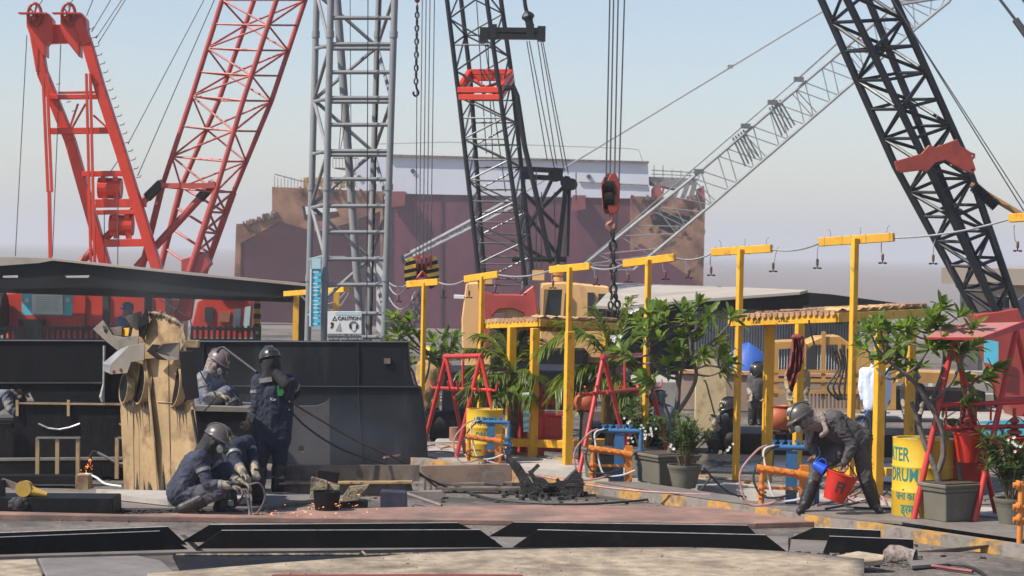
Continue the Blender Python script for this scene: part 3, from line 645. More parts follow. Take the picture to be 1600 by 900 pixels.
def text(s, mat, parent, o, u, v, size, name='lettering', bend=None, sx=1, ext=.0015, align='CENTER', thick=0):
    cu = bpy.data.curves.new('t', 'FONT'); cu.body = s; cu.size = size; cu.align_x = align; cu.align_y = 'CENTER'; cu.extrude = ext; cu.resolution_u = 3; cu.offset = thick
    ob = bpy.data.objects.new('t', cu); COL.objects.link(ob)
    bpy.context.view_layer.update()
    me = bpy.data.meshes.new_from_object(ob.evaluated_get(bpy.context.evaluated_depsgraph_get()))
    bpy.data.objects.remove(ob); bpy.data.curves.remove(cu)
    mb = MB(); w = u.cross(v)
    for p in me.vertices: p.co.x *= sx
    if bend:
        bm = bmesh.new(); bm.from_mesh(me); bmesh.ops.triangulate(bm, faces=bm.faces)
        for _ in range(2): bmesh.ops.subdivide_edges(bm, edges=[e for e in bm.edges if e.calc_length() > size * .12], cuts=1, use_grid_fill=False); bmesh.ops.triangulate(bm, faces=bm.faces)
        bm.to_mesh(me); bm.free()
    vs = [bend(p.co) if bend else o + u * p.co.x + v * p.co.y + w * p.co.z for p in me.vertices]
    mb.add(vs, [list(p.vertices) for p in me.polygons]); bpy.data.meshes.remove(me)
    return mb.build(name, mat, parent)
# caution board
D = 35.8
c0 = P(538, 533, D); cs = thing('caution_sign', 'white CAUTION ear protection sign at the foot of the silver tower', 'sign', c0)
u, v = (P(565, 500, D) - P(512, 500, D)).normalized(), (P(538, 486, D) - P(538, 533, D)).normalized()
k = D / F; c = P(538.5, 510, D)
def rect(cx, cy, w, h, off): q = P(cx, cy, D) - Y * off; return [q + u * a * w * k / 2 + v * b * h * k / 2 for a, b in ((-1, -1), (1, -1), (1, 1), (-1, 1))]
MB().plate(rect(538.5, 509.5, 53, 46, 0), Y * .02).build('board', M['white'], cs, bevel=.004)
MB().plate(rect(543, 489.5, 38, 5, .004), Y * .003).build('header', M['cyanl'], cs)
MB().plate(rect(538.5, 523.6, 52.5, 4.4, .004), Y * .003).build('dark_band', M['ink'], cs)
MB().plate(rect(538.5, 529.6, 52.5, 6, .004), Y * .003).build('dark_band', M['ink'], cs)
text('CAUTION', M['ink'], cs, P(545.5, 497.5, D) - Y * .004, u, v, 8.0 * k, thick=.002)
text('HIGH NOISE AREA : उच्च ध्वनि क्षेत्र', M['white'], cs, P(538.5, 523.6, D) - Y * .006, u, v, 3.4 * k)
text('कृपया कान सुरक्षा उपकरण पहनें', M['white'], cs, P(538.5, 529.6, D) - Y * .006, u, v, 4.6 * k)
q = lambda x, y: P(x, y, D) - Y * .004
MB().plate([q(519, 501), q(527, 501), q(523, 493.5)], Y * .003, [[q(521, 500), q(525, 500), q(523, 496)]]).build('warning_triangle', M['ink'], cs)
MB().plate([q(524, 517), q(534, 518), q(531, 503.5)], Y * .003).build('noise_wedge', pm('grey_print', (.3, .3, .3)), cs)
MB().plate([q(516, 505), q(519, 503), q(521.5, 505), q(521, 510), q(518, 514), q(516, 512), q(518, 509)], Y * .003).build('ear_symbol', M['ink'], cs)
hd = MB().path([q(546.5, 512) , q(546, 507), q(549, 503.5), q(552.5, 502.5), q(556, 503.5), q(559, 507), q(558.5, 512)], .8 * k, 5); hd.path([q(548.5, 507), q(549, 515), q(552.5, 518), q(556, 515), q(556.5, 507)], .4 * k, 5)
for x in (547.5, 557.5): hd.ell(q(x, 510.5), 1.7 * k, .004, 3.4 * k)
hd.build('earmuff_symbol', M['ink'], cs)
# ---- centre crane (tan body, black boom, red joint)
D = 58
t = thing('crawler_crane', 'tan crane in the middle with black lattice boom and red boom foot', 'crane', G(840, 590))
rA = ring(0, (750, 445), (822, 446), (829, 440), D); rA[2] = P(833, 436, D + 1.3); rA[3] = P(757, 436, D + 1.5)
rB = [P(717, 152, D + .4), P(782, 152, D), P(800, 122, D + 1.2), P(735, 122, D + 1.5)]
rC = [P(697, -12, D + .4), P(759, -12, D), P(781, -12, D + 1.2), P(719, -12, D + 1.5)]
lattice(t, [rA, rB], [9], .062, .024, M['boomblk'], M['laced'], hor=1)
lattice(t, [rB, rC], [4], .062, .024, M['boomblk'], M['boomblk'], hor=2)
fr = MB(); a, b = rB, lerpring(rB, rC, .07)
for k_ in range(4):
    for r_ in (a, b): fr.bar(r_[k_], r_[(k_ + 1) % 4], .13, .15)
fr.bar(a[0], a[2], .08, .08); fr.bar(a[1], a[3], .08, .08); fr.build('red_joint_frame', M['cranered'], t, bevel=.015)
MB().path([P(788, 138, D), P(803, 137, D), P(808, 150, D), P(820, 230, D), P(837, 300, D), P(859, 405, D)], .07, 10).build('backstay_tube', M['boomblk'], t, smooth=True)
pts = [(755, 455), (770, 459), (815, 460), (834, 445), (837, 460), (844, 545), (828, 545), (826, 505), (818, 490), (800, 482), (780, 483), (768, 495), (764, 545), (756, 545)]
MB().plate([P(*p, D - .2) for p in pts], Y * .6).build('boom_foot', M['boomred'], t, bevel=.03)
bd = MB().plate([P(722, 545, D), P(721, 500, D), P(728, 443, D), P(748, 441, D), P(752, 470, D), P(840, 478, D), P(840, 545, D)], Y * 2.4, [[P(762, 520, D), P(762, 490, D), P(790, 488, D), P(785, 520, D)]]).build('machine_house', M['cranetan'], t, bevel=.03)
MB().plate([P(781, 498, D + .1), P(838, 498, D + .1), P(838, 545, D + .1), P(770, 545, D + .1)], -Y * .2).build('engine_opening', M['ink'], t)
cb = MB().plate([P(842, 560, D - .4), P(846, 443, D - .4), P(880, 441, D - .4), P(952, 448, D - .4), P(952, 560, D - .4)], Y * 2).build('cab', M['cranetan'], t, bevel=.03)
for pts, mm in ((((850, 452), (879, 452), (876, 496), (848, 496)), M['glass']), (((849, 452), (857, 452), (851, 492), (848, 494)), M['cranetan']), (((918, 457), (928, 457), (928, 505), (918, 505)), M['ink']), (((935, 459), (946, 459), (946, 508), (935, 508)), M['glass'])):
    MB().plate([P(*p, D - .46 - (.03 if mm is M['cranetan'] else 0)) for p in pts], Y * .08).build('window', mm, cb)
fr = MB(); q4 = [P(848, 450, D - .5), P(881, 450, D - .5), P(878, 498, D - .5), P(846, 498, D - .5)]
for i in range(4): fr.bar(q4[i], q4[(i + 1) % 4], .07, .07, Y)
fr.build('window_frame', M['cranetan'], cb)
MB().lathe(P(872, 438, D), [(.12, -.02), (.12, .06), (.06, .1), (.13, .14), (.15, .25), (.1, .36), (.02, .4)], 14).build('beacon', M['lamp'], cb, smooth=True)
MB().plate([P(720, 582, D + .1), P(724, 520, D + .1), P(952, 540, D - .35), P(952, 600, D - .35), P(720, 600, D + .1)], Y * 1.8).build('lower_body', M['cranetan'], t, bevel=.03)
MB().plate([P(709, 461, D), P(725, 462, D), P(725, 467, D), P(709, 466, D)], Y * .7).build('side_light', M['white'], t)
MB().plate([P(770, 545, D - 1), P(920, 545, D - 1), P(915, 600, D - 1), P(760, 600, D - 1)], Y * 4).build('crawler_track', M['black2'], t, bevel=.1)
for x, y0, y1 in ((760, 436, 445), (841, 430, 420)): MB().box(P(x, y0, D), (.3, .3, .25)).build('roof_fitting', M['cranetan'], t)
# gantry frame behind the boom
gt = MB()
for a, b, r in (((818, 262), (815, 400), .06), ((886, 275), (870, 420), .07), ((890, 290), (887, 400), .045), ((815, 380), (865, 275), .05), ((818, 300), (872, 355), .05), ((822, 350), (893, 280), .05), ((800, 405), (885, 405), .07), ((820, 330), (872, 400), .05), ((800, 375), (862, 410), .05)):
    gt.tube(P(*a, D + 2.5), P(*b, D + 2.5), r, n=8)
gt.build('gantry_frame', M['boomblk'], t, smooth=True)
sb = MB()
for y in (264, 276): sb.bar(P(817, y, D + 2), P(880, y + 3, D + 2), .3, .13)
for c_ in ((822, 270, .17), (868, 273, .19), (885, 285, .16), (893, 288, .16)): sb.tube(P(c_[0], c_[1], D + 1.7), P(c_[0], c_[1], D + 2.2), c_[2], n=14)
sb.build('equaliser_block', M['boomblk'], t)
sb = MB()
for y in (47, 57): sb.bar(P(755, y, D - 1), P(846, y + 1, D - 1), .3, .12)
sb.bar(P(752, 52, D - .9), P(846, 52, D - .9), .1, .1)
for c_ in ((756, 55), (770, 50), (828, 50), (846, 53)): sb.box(P(*c_, D - 1), (.2, .36, .36))
sb.path(spl([P(819, -8, D - 1), P(821, 10, D - 1), P(826, 30, D - 1), P(829, 46, D - 1)]), [.05] * 12 + [.1, .14, .16, .16, .12, .1, .1, .1, .1, .1, .1, .1, .1][:13], 8)
sb.build('spreader_bar', M['boomblk'], t)
rr = MB()
for a, b in (((823, 64), (855, 250)), ((827, 64), (866, 262)), ((840, 64), (870, 258)), ((845, 64), (882, 268)), ((848, 64), (888, 272)), ((757, 62), (790, 300)), ((762, 62), (770, 250)), ((744, -8), (760, 240)), ((838, 262), (838, 420)), ((846, 300), (846, 420)), ((866, 300), (868, 420)), ((900, 270), (900, 312))):
    rr.tube(P(*a, D + .8), P(*b, D + 1.6), .014, n=5)
rr.build('wire_rope', M['rope'], t)
# yellow-black hook block hanging below a crane
t = thing('hook_block', 'yellow and black striped hook block hanging behind the yellow T posts', 'hook block', P(656, 455, 62)); D = 62
for x, s in ((641, 1), (676, 1)):
    cp = MB()
    for i in range(8): wa, wb = [9.5 * math.sqrt(max(.05, 1 - ((j_ - 4) / 4.4) ** 2)) for j_ in (i, i + 1)]; cp.plate([P(x - wa, 404 + i * 6, D), P(x + wa, 400 + i * 6, D), P(x + wb, 406 + i * 6, D), P(x - wb, 410 + i * 6, D)], Y * .3, mi=i % 2)
    cp.build('striped_cheek', [M['boom_y'], M['black']], t)
for i in range(4): MB().tube(P(650 + i * 7, 409, D + .1), P(654 + i * 7, 409, D + .1), .2, n=16).build('sheave', M['boardred'], t)
MB().plate([P(648, 412, D + .1), P(672, 412, D + .1), P(674, 432, D + .1), P(648, 434, D + .1)], Y * .25).build('block_body', M['black2'], t)
MB().path([P(648, 440, D), P(660, 424, D), P(672, 440, D)], .05, 6).build('lifting_eye', M['cranered'], t)
def chainlinks(mb, pts, L_, w, r):
    acc = 0; prev = pts[0]; i = 0
    tot = sum((b - a).length for a, b in zip(pts[:-1], pts[1:])); n = int(tot / (L_ * .78))
    for j in range(n):
        s = (j + .5) / n * tot; a = 0
        for p, q in zip(pts[:-1], pts[1:]):
            l = (q - p).length
            if a + l >= s: break
            a += l
        c = p.lerp(q, (s - a) / l); d = (q - p).normalized(); e = perp(d)[j % 2] if True else 0
        e = (X - d * X.dot(d)).normalized() if j % 2 else d.cross(X).normalized() * .9 + X * .35
        pt = []
        for k_ in range(12):
            an = k_ * math.pi / 6; pt.append(c + d * (math.cos(an) * (L_ / 2 - r) * (1.0)) + e * (math.sin(an) * (w / 2 - r) * (1.25 if abs(math.cos(an)) < .9 else 1)))
        mb.path(pt, r, 6, closed=True)
cc = MB(); chainlinks(cc, spl([P(650, 455, D), P(645, 475, D), P(648, 500, D), P(642, 520, D)]), .3, .2, .045); chainlinks(cc, spl([P(656, 455, D), P(656, 480, D), P(652, 505, D)]), .3, .2, .045)
cc.build('chain', pm('pale_chain', (.22, .20, .22), .5, .3), t)
r_ = MB()
for x0, x1 in ((650, 652), (655, 660), (661, 666), (667, 672), (673, 679)): r_.tube(P(x0, 404, D), P(x1, -10, D), .014, n=5)
r_.build('wire_rope', M['rope'], t)
# hook block with big chain
D = 36
t = thing('hook_block', 'rusty red hook block on four wire ropes holding a long heavy chain', 'hook block', P(954, 335, D))
for o_, mm in ((.0, M['boardred']), (.24, M['boardred'])):
    x = 958 - o_ * 32; MB().plate([P(x - 11, 285, D + o_), P(x - 3, 271, D + o_), P(x + 4, 270, D + o_), P(x + 11, 287, D + o_), P(x + 10, 322, D + o_), P(x + 6, 333, D + o_), P(x - 5, 334, D + o_), P(x - 9, 322, D + o_)], Y * .05).build('side_plate', mm, t, bevel=.01)
MB().plate([P(940, 290, D - .01), P(949, 278, D + .1), P(949, 330, D + .1), P(943, 331, D + .02)], Y * .2).build('edge_plate', M['boardred'], t)
for y in (292, 312): MB().tube(P(944, y, D + .12), P(959, y, D + .12), .15, n=18).build('sheave', M['black2'], t)
MB().tube(P(959, 301, D - .04), P(959, 301, D + .02), .035, n=10).build('pin', M['black2'], t)
MB().path(spl([P(955, 333, D + .1), P(956, 345, D + .1), P(949, 352, D + .1), P(957, 362, D + .1), P(961, 350, D + .1)]), .035, 8).build('hook', pm('hook_steel', (.30, .13, .10), .5, .4), t)
cc = MB(); chainlinks(cc, [P(957, 358, D), P(958.5, 460, D)], .21, .125, .025); chainlinks(cc, spl([P(959, 455, D), P(954, 475, D), P(958, 500, D)]), .16, .09, .018); chainlinks(cc, spl([P(960, 455, D), P(965, 480, D), P(963, 510, D)]), .16, .11, .024)
cc.build('chain', M['chain'], t)
r_ = MB()
for x0, x1 in ((947, 953), (953, 959), (960, 966), (967, 976)): r_.tube(P(x0, 285, D + .1), P(x1, -10, D + .1), .013, n=5)
r_.build('wire_rope', M['rope'], t)
# small hook with chain at the top
D = 37
t = thing('chain_hook', 'dark chain with an open hook hanging from the top edge beside the silver tower', 'chain', P(650, 150, D))
MB().ell(P(652, -2, D), .05, .05, .07).build('swivel', M['boardred'], t, smooth=True)
cc = MB(); chainlinks(cc, [P(652, 8, D), P(650, 132, D)], .13, .075, .014); cc.build('chain', M['chain'], t)
MB().path(spl([P(650, 130, D), P(651, 138, D), P(654, 145, D), P(650, 150, D), P(646, 147, D), P(646.5, 143, D)]), .017, 8).build('hook', M['chain'], t)
# ---- right crane black boom
D = 44
t = thing('crawler_crane', 'crane at right with thick black lattice boom, red bracket and orange yellow body', 'crane', G(1575, 650))
def rr_(l, n_, r_, d): return ring(0, l, n_, r_, d)
r0 = rr_((1525, 492), (1560, 494), (1590, 486), D); r1 = rr_((1400, 262), (1451, 262), (1505, 238), D); r2 = rr_((1279, -10), (1318, -12), (1393, -12), D)
lattice(t, [r0, r1, r2], [6, 6], .075, .036, M['boomblk'], M['boomblk'])
pts = [(1398, 252), (1440, 240), (1452, 226), (1462, 230), (1496, 217), (1502, 228), (1518, 238), (1524, 240), (1524, 246), (1520, 250), (1525, 265), (1520, 272), (1510, 268), (1490, 258), (1478, 250), (1462, 254), (1448, 270), (1440, 266), (1408, 270), (1402, 266)]
MB().plate([P(*p, D - .35) for p in pts], Y * .12, [[P(1519, 241, D - .35), P(1522, 242, D - .35), P(1521, 245, D - .35), P(1518, 244, D - .35)], [P(1519, 264, D - .35), P(1522, 265, D - .35), P(1521, 269, D - .35), P(1518, 267, D - .35)]]).build('red_bracket', M['boardred'], t, bevel=.01)
MB().plate([P(1405, 250, D + .9), P(1500, 222, D + .9), P(1510, 245, D + .9), P(1410, 268, D + .9)], Y * .1).build('red_bracket', M['boardred'], t)
MB().plate([P(1526, 492, D - .1), P(1592, 482, D - .1), P(1640, 600, D - .1), P(1590, 660, D - .1), P(1570, 620, D - .1), P(1542, 545, D - .1)], Y * .9).build('boom_foot', pm('boom_foot_red', (.30, .04, .03), .5, 0, .2, 2), t, bevel=.02)
MB().tube(P(1516, 288, D + .3), P(1640, 362, D), .06, n=10).build('backstop_strut', pm('strut_brown', (.30, .16, .06), .5), t, smooth=True)
MB().path([P(1521 + i * 1.4, 291 + i * 1.25, D) for i in range(26)], [.12 if i % 2 else .09 for i in range(26)], 10).build('spring_sleeve', M['rubber'], t)
w_ = MB()
for a, b, r in (((1395, 0), (1600, 330), .013), ((1420, 40), (1600, 318), .011), ((1560, -4), (1592, 38), .03), ((1594, -6), (1604, 6), .03)): w_.tube(P(*a, D), P(*b, D), r, n=6)
w_.tube(P(1586, 30, D), P(1606, 58, D), .07, n=8); w_.tube(P(1478, 405, D - 1), P(1495, 450, D - 1), .01, n=5); w_.build('pendant_rope', M['rope'], t)
bd = MB()
for a, b, r in (((1560, 505), (1640, 440), .18), ((1575, 520), (1592, 600), .16), ((1592, 470), (1640, 520), .2), ((1565, 600), (1640, 560), .16)): bd.bar(P(*a, D + 1.2), P(*b, D + 1.2), .3, r)
bd.build('body_frame', M['cranetan'], t, bevel=.02)
MB().plate([P(1590, 470, D + 1), P(1640, 430, D + 1), P(1640, 480, D + 1), P(1600, 500, D + 1)], Y * .1).build('cab_window', M['glassl'], t)
MB().plate([P(1582, 585, D + .8), P(1660, 580, D + .8), P(1660, 660, D + .8), P(1586, 655, D + .8)], Y * 2).build('crawler_track', M['black2'], t, bevel=.08)
MB().plate([P(1538, 530, D - .3), P(1560, 534, D - .3), P(1560, 572, D - .3), P(1538, 566, D - .3)], Y * .03).build('cyan_notice', M['cyan'], t)
# ---- far grey lattice boom
D = 120
t = thing('crane_boom', 'long pale grey lattice boom slanting up to the right in front of the ship', 'crane boom', P(960, 440, D))
def fb(f): a = V((900, 425)); b = V((1520, -30)); return a.lerp(b, f)
q0 = [P(905, 420, D), P(990, 422, D), P(996, 416, D + 1.8), P(911, 414, D + 1.8)]
q1 = [P(1400, 8, D), P(1430, 46, D), P(1436, 40, D + 1.8), P(1406, 2, D + 1.8)]
qm = [P(1075, 284, D), P(1112, 320, D), P(1118, 314, D + 1.8), P(1081, 278, D + 1.8)]
q2 = [P(1478, -4, D), P(1484, 2, D), P(1487, -2, D + 1.8), P(1481, -8, D + 1.8)]
lattice(t, [q0, qm, q1, q2], [6, 16, 3], .075, .03, M['boomgrey'], M['boomgrey'], hor=4)
w_ = MB(); w_.tube(P(905, 418, D), P(1250, 120, D), .035, n=5); w_.tube(P(1250, 120, D), P(1310, 66, D), .05, n=5)
for c_ in ((1248, 124), (1207, 160), (1165, 197), (1092, 268)): w_.box(P(*c_, D), (.5, .3, .25))
for k_ in range(5): w_.tube(P(1145 + k_ * 4, 215 - k_ * 3, D), P(1165 + k_ * 5, 260 - k_ * 4, D), .05, n=5); w_.tube(P(1202 + k_ * 4, 168 - k_ * 3, D), P(1222 + k_ * 5, 212 - k_ * 4, D), .05, n=5)
w_.build('rope_and_splice', pm('splice', (.12, .12, .125), .6), t)
t = thing('jib_boom', 'thin grey jib pointing left towards the striped hook block, with a long stay cable', 'crane boom', P(640, 400, 130)); D = 130
qa = [P(632, 401, D), P(634, 407, D), P(634, 405, D + .6), P(632, 399, D + .6)]; qb = [P(798, 312, D), P(802, 324, D), P(803, 322, D + .8), P(799, 310, D + .8)]
lattice(t, [qa, qb], [16], .07, .03, M['boomgrey'], M['boomgrey'], hor=2)
MB().plate([P(626, 402, D), P(640, 392, D), P(644, 398, D), P(630, 412, D)], Y * .5).build('jib_head', M['black2'], t)
w_ = MB().tube(P(800, 312, D), P(1285, 18, D), .055, n=6); w_.box(P(1141, 104, D), (.3, .2, .2)); w_.build('stay_cable', M['ropelt'], t)
# ================================================================== left side: dark wall, black blocks, cream slab
def dg(px, py, z=0.0): return dep(G(px, py, z))
D = dg(400, 724)
t = thing('dark_steel_wall', 'long dark blued steel section standing behind the welders', 'steel section', G(320, 724))
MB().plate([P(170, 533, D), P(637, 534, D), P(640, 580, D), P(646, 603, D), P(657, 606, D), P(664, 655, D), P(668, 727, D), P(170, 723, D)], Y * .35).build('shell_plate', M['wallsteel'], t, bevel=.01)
MB().path([P(168, 603, D - .02), P(400, 604, D - .02), P(650, 605, D - .02)], .018, 6).build('weld_seam', M['wallsteel'], t)
sc_ = MB()
for x in (318, 560): sc_.path([P(x, 535, D - .012), P(x + 1, 602, D - .012)], .012, 5)
sc_.path([P(560, 607, D - .012), P(566, 722, D - .012)], .012, 5); sc_.build('weld_seam', M['wallsteel'], t)
lg_ = MB()
for x, y in ((455, 545), (600, 560), (620, 640)): lg_.plate([P(x, y, D - .01), P(x + 9, y, D - .01), P(x + 9, y + 7, D - .01), P(x, y + 7, D - .01)], Y * -.03)
MB().plate([P(600, 560, D - .01), P(610, 560, D - .01), P(610, 568, D - .01), P(600, 568, D - .01)], Y * -.03).build('lifting_lug', M['browngrey'], t)
MB().bar(P(170, 533, D - .01), P(636, 534, D - .01), .03, .012).build('cut_edge', pm('dull_edge', (.22, .22, .22), .5, .4), t)
t = thing('dark_steel_wall', 'black steel section at the far left with a rounded opening cut in it', 'steel section', G(80, 722)); D -= .25
op = [(-30, 609), (36, 608), (46, 613), (53, 626), (56, 640), (40, 655), (-30, 656)]
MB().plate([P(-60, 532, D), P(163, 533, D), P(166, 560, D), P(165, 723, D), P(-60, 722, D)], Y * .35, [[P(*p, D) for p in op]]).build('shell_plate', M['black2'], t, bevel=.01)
MB().path([P(-60, 599, D - .02), P(163, 599, D - .02)], .018, 6).build('weld_seam', M['wallsteel'], t)
MB().bar(P(-60, 531.5, D - .01), P(163, 532.5, D - .01), .03, .012).build('cut_edge', pm('dull_edge', (.22, .22, .22), .5, .4), t)
MB().path([P(163, 540, D - .03), P(162, 600, D - .03), P(159, 620, D - .03), P(162, 632, D - .03)], [.02, .015, .04, .02], 6).build('pale_drip_edge', M['edge'], t)
# black open box in front
D = 29.2
t = thing('black_box_section', 'black box section with a cream upper rim in front of the wall at left', 'steel section', G(100, 757))
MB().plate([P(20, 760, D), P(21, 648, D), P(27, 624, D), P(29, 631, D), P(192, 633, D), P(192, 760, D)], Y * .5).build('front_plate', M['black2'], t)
MB().bar(P(29, 630, D - .02), P(192, 632, D - .02), .05, .02).build('cream_rim', M['cream'], t)
for x in (27, 107): MB().bar(P(x, 625, D - .03), P(x, 650, D - .03), .035, .03, Y).build('rib', M['cream'], t)
MB().bar(P(-20, 718, D - .1), P(192, 716, D - .1), .12, .03).build('ledge', M['greypl'], t)
MB().plate([P(-20, 720, D - .15), P(185, 719, D - .15), P(185, 745, D - .15), P(-20, 746, D - .15)], Y * .1).build('lower_plate', M['black'], t)
MB().bar(P(-20, 665, D - .1), P(20, 665, D - .1), .1, .06).build('side_shelf', M['black'], t)
D = 28.3
def saddle(label, x0, x1, xs):
    t = thing('pipe_saddle', label, 'saddle stand', P((x0 + x1) / 2, 745, D))
    MB().plate([P(x0, 684, D), P(x0 + 1, 662, D), P(x0 + (x1 - x0) * .25, 669, D), P((x0 + x1) / 2, 671, D), P(x0 + (x1 - x0) * .75, 668, D), P(x1, 662, D), P(x1, 684, D)], Y * .06).build('saddle_plate', M['black2'], t)
    MB().path([P(x0 + 1, 662, D - .02), P(x0 + (x1 - x0) * .25, 669, D - .02), P((x0 + x1) / 2, 671, D - .02), P(x0 + (x1 - x0) * .75, 668, D - .02), P(x1, 662, D - .02)], .012, 5).build('rim', M['edge'], t)
    MB().bar(P(x0 - 1, 684, D - .03), P(x1 + 1, 684, D - .03), .08, .02).build('shelf', M['greypl'], t)
    for x in xs: MB().bar(P(x, 684, D - .03), P(x - .5, 748, D - .03), .045, .05, Y).build('leg', M['cream'], t)
saddle('cream legged pipe saddle stand with a curved top on the black beam', 59, 125, (59, 90, 122))
saddle('pipe saddle stand half hidden behind the left edge of the cream slab', 185, 235, (183, 212))
bm_ = thing('black_beam', 'low black beam under the saddle stand at left', 'steel beam', G(60, 770))
MB().plate([P(-20, 744, 28), P(126, 744, 28), P(126, 757, 28), P(-20, 758, 28)], Y * .3).build('web', M['black2'], bm_)
MB().box(P(131, 752, 27.7), (.15, .3, .17)).build('cream_block', M['cream'], bm_)
# front black girder with tool
t = thing('black_girder', 'black charred box girder lying at the left front with a melted patch', 'girder', G(80, 810))
D = dg(80, 808)
MB().plate([P(-40, 778, D), P(176, 779, D), P(177, 807, D), P(-40, 810, D)], Y * .55).build('girder_box', M['black2'], t, bevel=.01)
MB().bar(P(-40, 809, D - .06), P(178, 807, D - .06), .14, .015).build('bottom_flange', M['black'], t)
bl = MB()
for i in range(9): a = i * .7; bl.ell(P(29 + math.cos(a) * 10, 788 + math.sin(a) * 7, D - .01), .05, .03, .04)
bl.ell(P(30, 787, D - .03), .06, .035, .06); bl.build('melted_patch', M['scrap'], t, smooth=True)
t = thing('float_buoy', 'yellow round headed tool lying on the black girder at far left', 'tool', P(38, 778, D + .15)); d = D + .15
yo = pm('ochre_yellow', (.42, .26, .04), .5, 0, .25, 6)
MB().tube(P(36, 764, d - .06), P(41, 763, d + .08), .088, n=20).build('disc_head', yo, t, smooth=True)
MB().bar(P(36, 764, d), P(3, 752, d + .05), .05, .07).build('handle', M['browngrey'], t)
MB().tube(P(44, 766, d), P(74, 773, d - .03), .065, .025, n=12).build('cone_nose', yo, t)
MB().bar(P(3, 750, d), P(4, 776, d), .06, .05, Y).build('support', M['black2'], t)
# sheets and rubble on the ground at left
tag(MB().plate([G(-40, 772), G(200, 772), G(440, 775), G(520, 782), G(390, 800), G(180, 800), G(180, 785), G(-40, 785)], Z * .05).build('grey_deck_plate', M['greypl'], bevel=.006), 'thin grey plate under the crouching welder and the cream slab', 'steel plate')
tag(MB().plate([G(190, 782, .06), G(262, 790, .06), G(350, 792, .06), G(390, 786, .06), G(330, 776, .06), G(150, 772, .06)], Z * .06).build('scaly_plate', M['concrete']), 'scaly broken plate at the foot of the cream slab', 'steel plate')
# ---- cream slab
D = 27.6
t = thing('cream_hull_piece', 'upright cream painted hull piece with brackets and pipe collars at left', 'hull piece', P(250, 775, D))
dd = lambda x: D + .26 - (x - 188) / 130 * .8
def Q(x, y, o=0): return P(x, y, dd(x) + o)
MB().plate([Q(194, 768), Q(188, 640), Q(196, 570), Q(210, 500), Q(236, 495), Q(226, 560), Q(243, 700), Q(234, 772)], Y * .05).build('side_plate', M['cream'], t, bevel=.004)
MB().plate([Q(231, 772, -.08), Q(240, 690, -.08), Q(224, 560, -.08), Q(232, 492, -.05), Q(256, 493, -.05), Q(283, 508, -.05), Q(292, 560, -.05), Q(300, 604, -.05), Q(310, 690, -.05), Q(318, 778, -.08), Q(262, 776, -.08)], Y * .05).build('face_plate', M['cream'], t, bevel=.004)
MB().plate([Q(223, 562, -.08), Q(227, 562, -.16), Q(240, 690, -.2), Q(246, 772, -.12), Q(240, 690, -.08)], X * .015).build('fin', M['cream'], t)
e = MB(); e.path([Q(232, 491, -.08), Q(240, 489, -.08), Q(256, 492, -.08), Q(270, 498, -.08), Q(284, 507, -.08), Q(289, 530, -.08), Q(292, 562, -.08)], [.018, .024, .016, .026, .02, .026, .016], 6); e.path([Q(286, 512, -.08), Q(285, 530, -.08), Q(290, 548, -.08)], .014, 5)
for i in range(24): x = 232 + i * 2.4; e.ell(Q(x, 490 + max(0, (x - 252)) * .52 + random.uniform(-2, 3), -.08), .02, .02, random.uniform(.015, .04), n=6, m=4)
e.build('torn_edge', M['burnt'], t)
for pts in ([(263, 560), (264, 640), (268, 770)], [(208, 640), (210, 768)]):
    MB().path([Q(*p, -.082) for p in pts], .004, 4).build('plate_seam', M['scrap'], t)
MB().path([Q(246, 628, -.085), Q(300, 632, -.06)], .008, 4).build('plate_seam', M['cream'], t)
gp = pm('grey_primer_plate', (.18, .158, .13), .55, 0, .2, 3, (.10, .085, .07), .36, 5)
a = [(172, 585), (172, 570), (202, 540), (227, 536), (225, 563), (205, 566), (199, 583)]
br = MB().plate([Q(*p, -.28) for p in a], Y * .03).build('bracket', gp, t, bevel=.004)
MB().plate([Q(160, 568, -.12), Q(186, 546, -.12), Q(202, 540, -.28), Q(172, 571, -.28), Q(172, 584, -.28), Q(163, 580, -.12)], Y * .02).build('flange', pm('pale_primer', (.22, .22, .225), .5), br)
for c_ in ((178, 581), (189, 578)): MB().tube(Q(*c_, -.30), Q(*c_, -.26), .02, n=12).build('bolt_hole', M['boardred'], br)
a = [(145, 514), (161, 500), (176, 524), (194, 527), (217, 524), (216, 540), (202, 542), (188, 551), (165, 533)]
br = MB().plate([Q(*p, -.15) for p in a], Y * .03, [[Q(162, 513, -.15), Q(167, 516, -.15), Q(168, 523, -.15), Q(163, 519, -.15)]]).build('bracket', gp, t, bevel=.004)
MB().plate([Q(171, 512, -.05), Q(190, 510, -.05), Q(190, 524, -.05), Q(176, 524, -.05)], Y * .1).build('rusty_box', M['browngrey'], br)
MB().plate([Q(190, 513), Q(202, 512), Q(200, 525), Q(190, 525)], Y * .05).build('yellow_tab', M['yellow'], br)
MB().plate([Q(160, 509, -.17), Q(165, 510, -.17), Q(168, 516, -.17), Q(162, 515, -.17)], Y * .02).build('bolt_hole', M['ink'], br)
b2 = MB().plate([Q(243, 549, -.3), Q(254, 537, -.3), Q(281, 535, -.12), Q(280, 562, -.12), Q(262, 563, -.3)], Y * .03).build('bracket', gp, t, bevel=.004)
MB().plate([Q(*p, -.33) for p in ((229, 549), (238, 538), (251, 539), (243, 549), (250, 556), (262, 563), (246, 562))], Y * .02).build('burnt_end', M['black2'], b2)
hp = MB(); hp.lathe(Q(212, 500, -.15), [(.03, -.12), (.08, -.05), (.105, .08)], 16, Matrix.Rotation(R(-20), 3, 'Y'), cap=False); hp.build('pipe_horn', gp, t, smooth=True)
